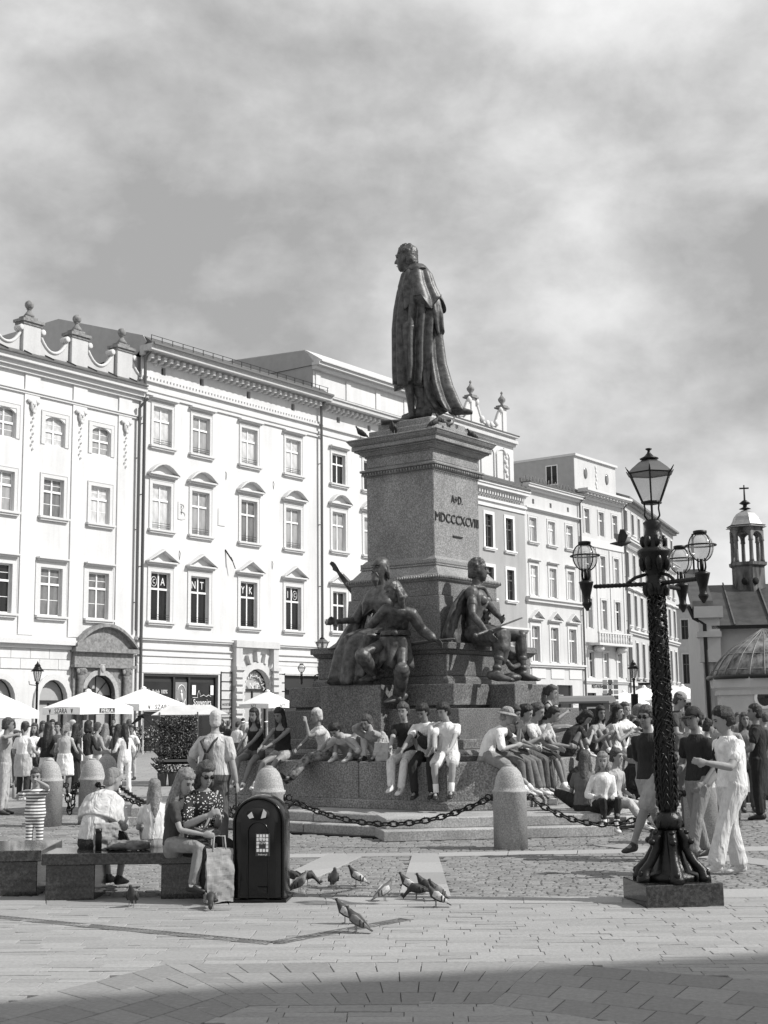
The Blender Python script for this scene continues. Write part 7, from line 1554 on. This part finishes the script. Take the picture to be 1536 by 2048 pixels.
# ================================================================== pigeons
PG1, PG2, PG3 = mat('pigeon_dark', .035, .6, 20, .4), mat('pigeon_grey', .16, .6, 20, .3), mat('pigeon_pale', .42, .7, 30, .4)
def pigeon(p, fa_, lb, wing=PG2, bodym=PG1, peck=False, sc=1.):
    e = E('pigeon', p, lb, 'pigeon', 0, 'pigeons'); e.rotation_euler = (0, 0, pi / 2 - fa_); e.scale = (sc,) * 3   # local +x forward
    tl_ = 0 if peck else .38; PT = lambda p: V((p.x * cos(tl_) - (p.z - .1) * sin(tl_), p.y, .115 + p.x * sin(tl_) + (p.z - .1) * cos(tl_)))
    mb = MB(PT); hz = .185 if not peck else .04; hx = .115 if not peck else .16
    mb.loft([((-.11, 0, .085), (0, .018, 0), (0, 0, .014)), ((-.06, 0, .10), (0, .045, 0), (0, 0, .04)), ((0, 0, .115), (0, .058, 0), (0, 0, .055)), ((.055, 0, .125), (0, .05, 0), (0, 0, .052)), ((.085, 0, .15 if not peck else .10), (0, .033, 0), (0, 0, .036)), ((hx - .01, 0, hz - .02), (0, .022, 0), (0, 0, .024)), ((hx + .005, 0, hz), (0, .021, 0), (0, 0, .022)), ((hx + .025, 0, hz + .002), (0, .01, 0), (0, 0, .01))], 10)
    mb.loft([((hx + .018, 0, hz), (0, .006, 0), (0, 0, .005)), ((hx + .045, 0, hz - .008), (0, .002, 0), (0, 0, .002))], 6)
    mb.loft([((-.09, 0, .092), (0, .03, 0), (0, 0, .012)), ((-.19, 0, .075), (0, .032, 0), (0, 0, .005))], 6); mb.build('body', bodym, e)
    for s_ in (-1, 1):
        mb = MB(PT); mb.loft([((.05, s_ * .05, .125), (0, .008, 0), (.0, 0, .03)), ((0, s_ * .06, .125), (0, .01, 0), (0, 0, .042)), ((-.07, s_ * .048, .11), (0, .009, 0), (0, 0, .03)), ((-.15, s_ * .022, .09), (0, .005, 0), (0, 0, .01))], 8); w_ = mb.build('wing', wing, e)
        mb = MB(PT); mb.tube([(-.05, s_ * .062, .14), (-.065, s_ * .06, .085)], .007, 4); mb.tube([(-.09, s_ * .05, .13), (-.10, s_ * .048, .09)], .007, 4); mb.build('wing_bar', PG1, w_)
        mb = MB(); mb.tube([(0, s_ * .025, .09), (.0, s_ * .027, .012), (.03, s_ * .03, .006)], .005, 5); mb.build('leg', mat('pigeon_leg', .2), e)
PIG = [(690, 1848, -90, PG3, PG1, 0, 'pale speckled pigeon standing second nearest by the drain'), (712, 1866, -75, PG2, PG1, 0, 'nearest pigeon with mottled wings, walking left over the drain'), (668, 1776, 170, PG2, PG2, 0, 'upright grey pigeon left of the light winged one'), (712, 1772, -90, PG3, PG1, 0, 'pigeon with white wings and dark head looking left'),
 (615, 1772, 90, PG1, PG1, 1, 'dark pigeon just right of the litter bin'), (600, 1786, 60, PG2, PG2, 0, 'grey pigeon beside the litter bin'), (588, 1772, -60, PG1, PG1, 1, 'dark pigeon half hidden by the litter bin'), (770, 1803, 70, PG3, PG2, 0, 'pale brown pigeon facing away near the middle'), (815, 1788, -90, PG3, PG1, 0, 'white winged pigeon at the head of the cluster'),
 (848, 1790, -110, PG1, PG1, 0, 'dark pigeon in the cluster behind the pecking one'), (833, 1800, -80, PG1, PG1, 1, 'dark pigeon pecking at the left of the cluster'), (872, 1803, -120, PG2, PG1, 0, 'dark necked pigeon at the back right of the cluster'), (872, 1815, -95, PG3, PG1, 0, 'white winged pigeon at the front of the cluster'),
 (263, 1815, 180, PG1, PG1, 0, 'dark pigeon facing the camera in front of the bench'), (422, 1818, 175, PG2, PG1, 1, 'pigeon with a pale breast in front of the seated girl'), (168, 1780, 60, PG2, PG2, 0, 'pigeon in the shade under the granite bench')]
for px, py, fa_, wg, bd, pk_, lb in PIG: pigeon(at0(px, py), R(fa_), lb, wg, bd, bool(pk_), .84)
for a, b, fa_, lb in ((-.98, .72, 270, 'pigeon perched at the left end of the cap cornice'), (-.97, -.02, 200, 'pigeon on the middle of the cornice edge above the dark face'), (-.85, -.86, 60, 'pigeon at the near corner of the cornice'), (.55, -.78, 250, 'pigeon on the right edge of the statue plinth')):
    p = MM(a, b, 6.895); pigeon(p, R(fa_), lb, PG1, PG1)
p = MM(.05, -.62, 7.07); pigeon(p, R(90), 'pale pigeon on the step of the statue plinth', PG3, PG2); p = MM(-.35, -.66, 7.07); pigeon(p, R(300), 'brownish pigeon on the plinth step near the statue hem', PG2, PG1)
# birds on the wing
for (px, py, Y, lb, fa_) in ((1243, 1087, 20, 'dark pigeon flying past the small globe lamp', 1.57), (287, 1432, 26, 'dark pigeon flapping in front of the parasols', .6)):
    p = AY(px, py, Y); e = E('flying_pigeon', p, lb, 'pigeon', -fa_ + pi / 2, 'pigeons in flight'); mb = MB()
    mb.loft([((-.17, 0, 0), (0, .04, 0), (0, 0, .006)), ((-.08, 0, 0), (0, .03, 0), (0, 0, .03)), ((0, 0, 0), (0, .05, 0), (0, 0, .05)), ((.07, 0, .01), (0, .035, 0), (0, 0, .035)), ((.12, 0, .02), (0, .02, 0), (0, 0, .02)), ((.15, 0, .015), (0, .004, 0), (0, 0, .004))], 8); mb.build('body', PG1, e)
    for s_ in (-1, 1):
        mb = MB(); up_ = .16 if Y < 22 else -.18
        pts = [((.05, s_ * .03, .02), (-.06, s_ * .03, .02)), ((.07, s_ * .14, .02 + up_ * .5), (-.07, s_ * .13, .02 + up_ * .45)), ((.0, s_ * .28, .02 + up_), (-.06, s_ * .27, .02 + up_))]
        for (a, b), (c, d) in zip(pts, pts[1:]): mb.poly([a, b, d, c])
        o = mb.build('wing', PG1, e); o.modifiers.new('s', 'SOLIDIFY').thickness = .01
# ================================================================== bronze statues
BZ = BRONZE
def statue_fig(f, lb, name='statue', hair='fluffy', vox=.02, beard=False, brows=True):
    e = P_(lb, f, BZ, (hair, BZ), None, None, None, 0, vox); e.name = name; e['category'] = 'statue'
    for c in e.children:
        for q in c.children:
            if q.name.startswith('eyes'): q.data.materials[0] = BZ
    return e
def drape(rings, folds=11, amp=.05, n=72, seed=0, name='cloak', par=None, org=None, mt=None, sharp=1.6, twist=.6, hem=0.):
    """cloth loft: rings = (centre, x radius vector, y radius vector); folds deepen down the cloth"""
    rr = random.Random(seed); ph = [rr.uniform(0, 6.28) for _ in range(4)]; am = [rr.uniform(.6, 1.1) for _ in range(64)]
    mb = MB(); idx = []; m_ = len(rings); sub = 5; R_ = []
    for i in range(m_ - 1):
        for j in range(sub):
            t = j / sub; a, b = rings[i], rings[i + 1]; R_.append([V(a[q]).lerp(V(b[q]), t) for q in range(3)])
    R_.append([V(q) for q in rings[-1][:3]])
    for i, (c, ax, ay) in enumerate(R_):
        t = i / (len(R_) - 1); row = []
        for k in range(n):
            th = 2 * pi * k / n; w_ = th * folds + ph[0] + twist * t * sin(th * 2 + ph[1]) + .5 * sin(th * 3 + ph[2] + t * 1.4)
            s_ = (abs(cos(w_ / 2)) ** sharp) * 2 - 1; loc = am[int((th * folds / 6.283)) % 64]
            d = 1 + 0 * t; q = c + ax * cos(th) + ay * sin(th); out = (ax * cos(th) + ay * sin(th)).normalized()
            q = q + out * (amp * loc * s_ * (.35 + .65 * t))
            if hem and t > .8: q = q + V((0, 0, hem * sin(th * 5 + ph[3]) * (t - .8) * 5))
            row.append(mb.pt(q))
        idx.append(row)
    mb.cur = True
    for a, b in zip(idx, idx[1:]):
        for k in range(n): mb.face(a[k], a[(k + 1) % n], b[(k + 1) % n], b[k])
    mb.cur = False; mb.face(*idx[0][::-1]); mb.face(*idx[-1])
    return mb.build(name, mt or BZ, par, org=org)
# ---- the standing poet
PO = MC + V((-.17, .0, 7.225))
f = Fig(PO, R(285), 3.58, lean=.03, head=(.05, .05), feet=((-.02, .0, .08), (.06, -.06, .08)), hands=((-.04, .0, 1.05), (.04, .0, 1.05)), epole=((-.2, -1, -.3), (.2, -1, -.3)), build=.8, hs=1.0)
f.noarms = 1
poet = statue_fig(f, 'tall bronze statue of a cloaked man in profile on top of the pedestal', hair='curls', vox=.022)
YC = MC.y
def XR_(py, xl, xr, dep=.62, dy=0.):
    c = AY((xl + xr) / 2, py, YC + dy); r_ = (xr - xl) / 2 / 106.; return (c, V((r_, 0, 0)), V((0, r_ * dep + .04, 0)))
drape([XR_(541, 815, 850, .8), XR_(556, 804, 862, .7), XR_(585, 795, 874, .6), XR_(620, 789, 878, .6), XR_(660, 786, 874), XR_(700, 787, 872), XR_(740, 788, 872), XR_(774, 790, 866)], 11, .085, 120, 3, 'cloak', poet, PO, hem=.05, sharp=1.5, twist=1.2)
drape([XR_(560, 835, 864, .9), XR_(620, 838, 882, .9, .05), XR_(680, 838, 884, .8, .05), XR_(730, 838, 890, .75, .0), XR_(775, 842, 902, .75, -.05), XR_(805, 852, 914, .7, -.05), XR_(824, 868, 924, .7, -.05)], 7, .085, 100, 5, 'cloak_train', poet, PO, hem=.04, sharp=1.5, twist=1.5)
drape([XR_(538, 812, 854, .9), XR_(550, 803, 864, .85), XR_(575, 797, 872, .8), XR_(600, 798, 884, .75), XR_(611, 800, 890, .75)], 9, .055, 90, 8, 'shoulder_cape', poet, PO, hem=.16, sharp=1.2, twist=1.4)
drape([XR_(600, 846, 880, 1.2), XR_(630, 850, 886, 1.2), XR_(655, 856, 887, 1.0), XR_(669, 860, 888, .9)], 6, .05, 60, 9, 'cape_fold', poet, PO, hem=.06)
drape([XR_(533, 815, 852, .9), XR_(541, 808, 858, .95), XR_(546, 806, 860, .95)], 5, .02, 50, 2, 'collar', poet, PO, hem=.03)
def bpart(fn, name, par, org, vox=.02, sm=2): mb = MB(); fn(mb); o = mb.build(name, BZ, par, org=org); remesh(o, vox, sm, .012, .06); return o
def shoe_(mb, a, toe, k=2.): mb.loft([(a - toe * .1 * k, V((0, .05 * k, 0)), V((0, 0, .06 * k))), (a, V((0, .055 * k, 0)), V((0, 0, .09 * k))), (a + toe * .1 * k - V((0, 0, .035 * k)), V((0, .05 * k, 0)), V((0, 0, .05 * k))), (a + toe * .22 * k - V((0, 0, .06 * k)), V((0, .035 * k, 0)), V((0, 0, .03 * k)))], 10)
tl = V((-.9, .25, 0)).normalized()
bpart(lambda m: (m.tube([AY(838, 765, YC), AY(845, 800, YC), AY(842, 818, YC)], [.17, .13, .11], 10), shoe_(m, AY(845, 822, YC), tl, 1.9), m.tube([AY(855, 760, YC + .1), AY(862, 815, YC + .1)], [.15, .12], 8)), 'front_leg', poet, PO)
bpart(lambda m: shoe_(m, AY(912, 818, YC - .1), V((.95, -.2, 0)), 1.5), 'trailing_shoe', poet, PO)
bpart(lambda m: (m.box(*[q for q in (-.62 + PO.x, .72 + PO.x, PO.y - .42, PO.y + .42, 7.2, 7.27)])), 'bronze_base', poet, PO, .03)
# ---- seated old man with youth on the left face
def LP(px, py, a): return PA(px, py, a)
SO = PA(768, 1290, -1.50); SO.z = 2.99
f = Fig(SO, R(214), 2.85, pel=(0, 0, .10), lean=.05, head=(-.05, .2), hs=1.12, feet=(LP(690, 1352, -2.15), LP(722, 1352, -2.15))[::-1], hands=(LP(806, 1225, -1.9), LP(672, 1243, -1.95)), epole=((-.4, .2, -1), (.6, -.2, -1)), kpole=((-.1, 1, .2), (.1, 1, .2)), build=1.0)
old = statue_fig(f, 'bronze statue of a seated bearded old man in long robes on the dark side', hair='bald', vox=.02)
k = f.k; p = lambda x, y, z: f.head + (f.hr * x + f.hf * y + f.hu * z) * k
bpart(lambda m: (m.tube([p(0, .07, -.085), p(0, .085, -.13), p(0, .07, -.19)], [.05 * k, .045 * k, .015 * k], 8), [m.tube([p(0, .105, -.045), p(s * .03, .1, -.055), p(s * .055, .08, -.09)], [.012 * k, .016 * k, .006 * k], 6) for s in (-1, 1)], [m.tube([p(s * .07, -.02, .04), p(s * .078, -.03, -.03), p(s * .07, -.05, -.1)], [.025 * k, .03 * k, .02 * k], 6) for s in (-1, 1)]), 'beard_and_hair', old, SO, .014, 1)
bpart(lambda m: (f.torso(m, .03, .5, -.14), f.arm(m, 0, .03, 1.7), f.arm(m, 1, .012, 1.0)), 'tunic', old, SO)
drape([(f.neck + f.ax * .04, f.cr * .13, f.cf * .12), (f.neck - f.ax * .06, f.cr * .30, f.cf * .22), (f.neck - f.ax * .26 + f.cf * .05, f.cr * .36, f.cf * .30), (f.neck - f.ax * .42 + f.cf * .06, f.cr * .33, f.cf * .28)], 5, .04, 60, 4, 'shawl', old, SO, hem=.08)
drape([(LP(755, 1258, -1.6), UU * .28, VV * .36), (LP(735, 1276, -1.85), UU * .42, VV * .46), (LP(718, 1302, -2.02), UU * .32, VV * .47), (LP(710, 1335, -2.08), UU * .29, VV * .46), (LP(704, 1362, -2.12), UU * .27, VV * .46)], 9, .055, 100, 12, 'robe', old, SO, hem=.07, sharp=1.2, twist=1.5)
drape([(LP(727, 1215, -1.5), UU * .1, VV * .12), (LP(712, 1250, -1.45), UU * .12, VV * .16), (LP(698, 1285, -1.5), UU * .15, VV * .25), (LP(690, 1297, -1.5), UU * .2, VV * .35)], 6, .04, 60, 13, 'back_cloak', old, SO)
bpart(lambda m: (m.ell(LP(700, 1362, -2.2), .10, .16, .07, 8, 6), m.ell(LP(678, 1364, -2.15), .10, .14, .06, 8, 6), m.tube([LP(655, 1366, -2.1), LP(672, 1345, -2.1), LP(690, 1320, -2.05)], [.03, .09, .05], 7)), 'bare_feet', old, SO)
bpart(lambda m: (m.prism([(0, 0), (.3, 0), (.3, .05), (0, .05)], 0, .01) if 0 else [m.tube([LP(672, 1243, -1.95), LP(672 + dx, 1243 + dy, -2.0)], [.045, .02], 6) for dx, dy in ((-14, -3), (-9, -8), (-12, 6), (-5, 9), (2, 10))]), 'hand_with_laurel', old, SO, .012, 1)
bpart(lambda m: (m.loft([(LP(735, 1272, -2.0), VV * .16, UU * .10), (LP(748, 1266, -2.02), VV * .15, UU * .10)], 8), m.box(0, 0, 0, 0, 0, 0) if 0 else None), 'lyre_book', old, SO, .015, 0)
SY = PA(788, 1286, -2.0)
f = Fig(SY, R(182), 2.5, pel=(0, 0, 0), lean=.55, side=-.16, head=(.45, .9), roll=.3, feet=(LP(799, 1393, -2.0), LP(750, 1350, -2.15)), hands=(LP(872, 1281, -1.8), LP(742, 1238, -2.0)), epole=((-.1, -1, -.4), (.6, .2, -1)), kpole=((-.1, 1, .3), (.6, 1, .4)), build=.82)
you = statue_fig(f, 'bronze statue of a youth in boots leaning on the seated old man', hair='long', vox=.018)
bpart(lambda m: (f.torso(m, .022, .5, -.18), f.arm(m, 0, .03, 1.75), f.arm(m, 1, .02, 1.8)), 'shirt', you, SY, .018)
drape([(f.pel + f.ax * .12, f.R * .25, f.F * .20), (f.pel - V((0, 0, .1)), f.R * .29, f.F * .24), (f.pel - V((0, 0, .38)) , f.R * .32, f.F * .26)], 8, .035, 70, 21, 'tunic_skirt', you, SY, hem=.07)
bpart(lambda m: (m.loft([(f.pel + f.ax * .14, f.R * .27, f.F * .22), (f.pel + f.ax * .24, f.R * .26, f.F * .21)], 14), m.ell(f.pel + f.ax * .19 + f.F * .22, .06, .06, .06, 8, 5)), 'belt', you, SY)
bpart(lambda m: [(m.tube([f.K[i], f.K[i].lerp(f.A[i], .5), f.A[i]], [.13, .125, .085], 10), m.tube([f.K[i].lerp(f.A[i], .12), f.K[i].lerp(f.A[i], .2)], [.15, .14], 10)) for i in (0, 1)], 'boots', you, SY)
bpart(lambda m: [(lambda a, t: m.loft([(a - t * .14, V((.07, -.03, 0)), V((0, 0, .07))), (a + t * .02 - V((0, 0, .02)), V((.08, -.03, 0)), V((0, 0, .10))), (a + t * .22 - V((0, 0, .07)), V((.07, -.03, 0)), V((0, 0, .05))), (a + t * .34 - V((0, 0, .09)), V((.03, -.01, 0)), V((0, 0, .03)))], 9))(f.A[i], V((-.75, -.66, 0)).normalized()) for i in (0, 1)], 'boot_feet', you, SY)
mb = MB(); mb.tube([LP(812, 1290, -1.7), LP(850, 1284, -1.62), LP(908, 1278, -1.5)], [.035, .03, .02], 6); mb.build('sword_on_ledge', BZ, you, org=SY)
# ---- seated warrior on the sunlit face
SW = PB(958, 1290, -1.5); SW.z = 2.99
BPx = lambda px, py, b: PB(px, py, b)
f = Fig(SW, R(118), 2.85, pel=(0, 0, .10), lean=-.02, twist=-.1, head=(.02, -.42), feet=(BPx(1046, 1350, -2.15), BPx(992, 1350, -2.15)), hands=(BPx(1003, 1238, -2.1), BPx(972, 1262, -2.0)), epole=((-.8, .2, -1), (.8, -.6, -.4)), kpole=((-.3, 1, .3), (.3, 1, .3)), build=1.08)
war = statue_fig(f, 'bronze statue of a bare chested seated warrior with a sword on the sunlit side', hair='curls', vox=.016)
BZS = BZ
bpart(lambda m: (m.ell(f.pel + f.ax * .60 + f.cf * .11 + f.cr * .11, .12, .08, .10, 10, 7), m.ell(f.pel + f.ax * .60 + f.cf * .11 - f.cr * .11, .12, .08, .10, 10, 7), m.ell(f.S[1] * 1., .13, .13, .15, 10, 7), m.ell(f.S[0] * 1., .13, .13, .15, 10, 7), m.ell(f.S[1].lerp(f.E[1], .5), .10, .10, .16, 9, 6), [m.ell(f.pel + f.ax * (.2 + .1 * j) + f.cf * .17 + f.cr * s_ * .06, .06, .05, .05, 7, 5) for j in range(3) for s_ in (-1, 1)]), 'muscles', war, SW, .018, 3)
mb = MB(); a, b = BPx(975, 1262, -2.15), BPx(1043, 1236, -2.35); d = (b - a).normalized(); x, y = fr(d)
mb.frus([[a + x * .05, a + y * .018, a - x * .05, a - y * .018], [b + x * .045, b + y * .014, b - x * .045, b - y * .014]]); mb.tube([a - d * .28, a], .028, 6); mb.tube([a + x * .16 - d * .05, a + d * .05, a - x * .16 - d * .05], .02, 6); mb.ell(a - d * .3, .045, .045, .045, 7, 5); mb.build('sword', BZ, war, org=SW)
drape([(f.neck - f.ax * .05 - f.cf * .12, f.cr * .30, f.cf * .1), (f.neck - f.ax * .3 - f.cf * .26 + f.cr * .10, f.cr * .36, f.cf * .12), (f.neck - f.ax * .65 - f.cf * .36 + f.cr * .15, f.cr * .42, f.cf * .14), (f.pel - f.cf * .38 + f.cr * .15, f.cr * .48, f.cf * .18), (f.pel - f.cf * .35 - f.ax * .18 + f.cr * .1, f.cr * .5, f.cf * .2)], 8, .04, 80, 31, 'cloak', war, SW, sharp=1.2)
bpart(lambda m: m.tube([f.S[1] + f.ax * .13 - f.cr * .05, f.neck - f.ax * .02 + f.cf * .12, f.S[0] + f.cf * .16 - f.ax * .08 + f.cr * .1, f.S[0] - f.ax * .3 + f.cf * .12], [.05, .045, .06, .05], 8), 'cloak_strap', war, SW)
bpart(lambda m: (m.tube([f.H[1] - f.F * .08, f.H[1].lerp(f.K[1], .5), f.K[1] - f.F * .02 - V((0, 0, .02)), f.K[1] - V((0, 0, .18)) - f.F * .04, f.K[1] - V((0, 0, .42)) - f.F * .06], [.18, .20, .19, .17, .11], 12), m.tube([f.H[0] - f.F * .05, f.H[0].lerp(f.K[0], .55)], [.17, .15], 10), m.ell(f.pel, .25, .20, .17, 12, 7)), 'animal_skin', war, SW, .02, 3)
bpart(lambda m: [(m.ell(f.K[i], .098, .098, .11, 9, 6), m.ell(f.K[i].lerp(f.A[i], .3) - f.F * .03, .10, .10, .22, 9, 6), (lambda a, t: m.loft([(a - t * .14, V((.05, .06, 0)), V((0, 0, .07))), (a + V((0, 0, -.01)), V((.055, .07, 0)), V((0, 0, .10))), (a + t * .2 - V((0, 0, .07)), V((.06, .07, 0)), V((0, 0, .05))), (a + t * .32 - V((0, 0, .09)), V((.04, .05, 0)), V((0, 0, .025)))], 9))(f.A[i], V((.85, -.5, 0)).normalized()), [m.tube([f.K[i].lerp(f.A[i], t), f.K[i].lerp(f.A[i], t + .03)], .105 - .02 * t, 9) for t in (.55, .8)]) for i in (0, 1)], 'sandalled_legs', war, SW)
bpart(lambda m: (m.ell(BPx(1030, 1325, -1.95), .16, .12, .18, 10, 7), m.tube([BPx(1012, 1322, -2.1), BPx(1025, 1335, -2.15), BPx(1038, 1330, -2.1)], .05, 7), m.ell(BPx(1022, 1355, -2.05), .2, .14, .08, 9, 6), m.loft([(BPx(1018, 1298, -1.8), UU * .13, VV * .1), (BPx(1028, 1318, -1.95), UU * .15, VV * .1)], 10)), 'helmet', war, SW)
# ---- the figure on the far side whose raised arm shows
SB = MM(.45, 1.45, 2.99)
f = Fig(SB, R(306), 2.85, pel=(0, 0, .1), lean=.1, head=(0, .3), feet=((-.1, .5, -.38), (.1, .5, -.38)), hands=(AY(676, 1143, 25.9), (.2, .3, .3)), epole=((-1, 0, -1), (1, 0, -1)), female=True)
f.grip = .02
bk_ = statue_fig(f, 'bronze statue on the far side with one arm raised beyond the dark face', hair='long', vox=.02)
drape([(f.pel + f.ax * .5, f.cr * .3, f.cf * .2), (f.pel, f.cr * .4, f.cf * .3), (f.pel + f.F * .6 - V((0, 0, .1)), f.cr * .42, V((0, 0, .2))), (f.pel + f.F * .75 - V((0, 0, .7)), f.cr * .4, f.F * .2)], 8, .05, 60, 41, 'robe', bk_, SB)
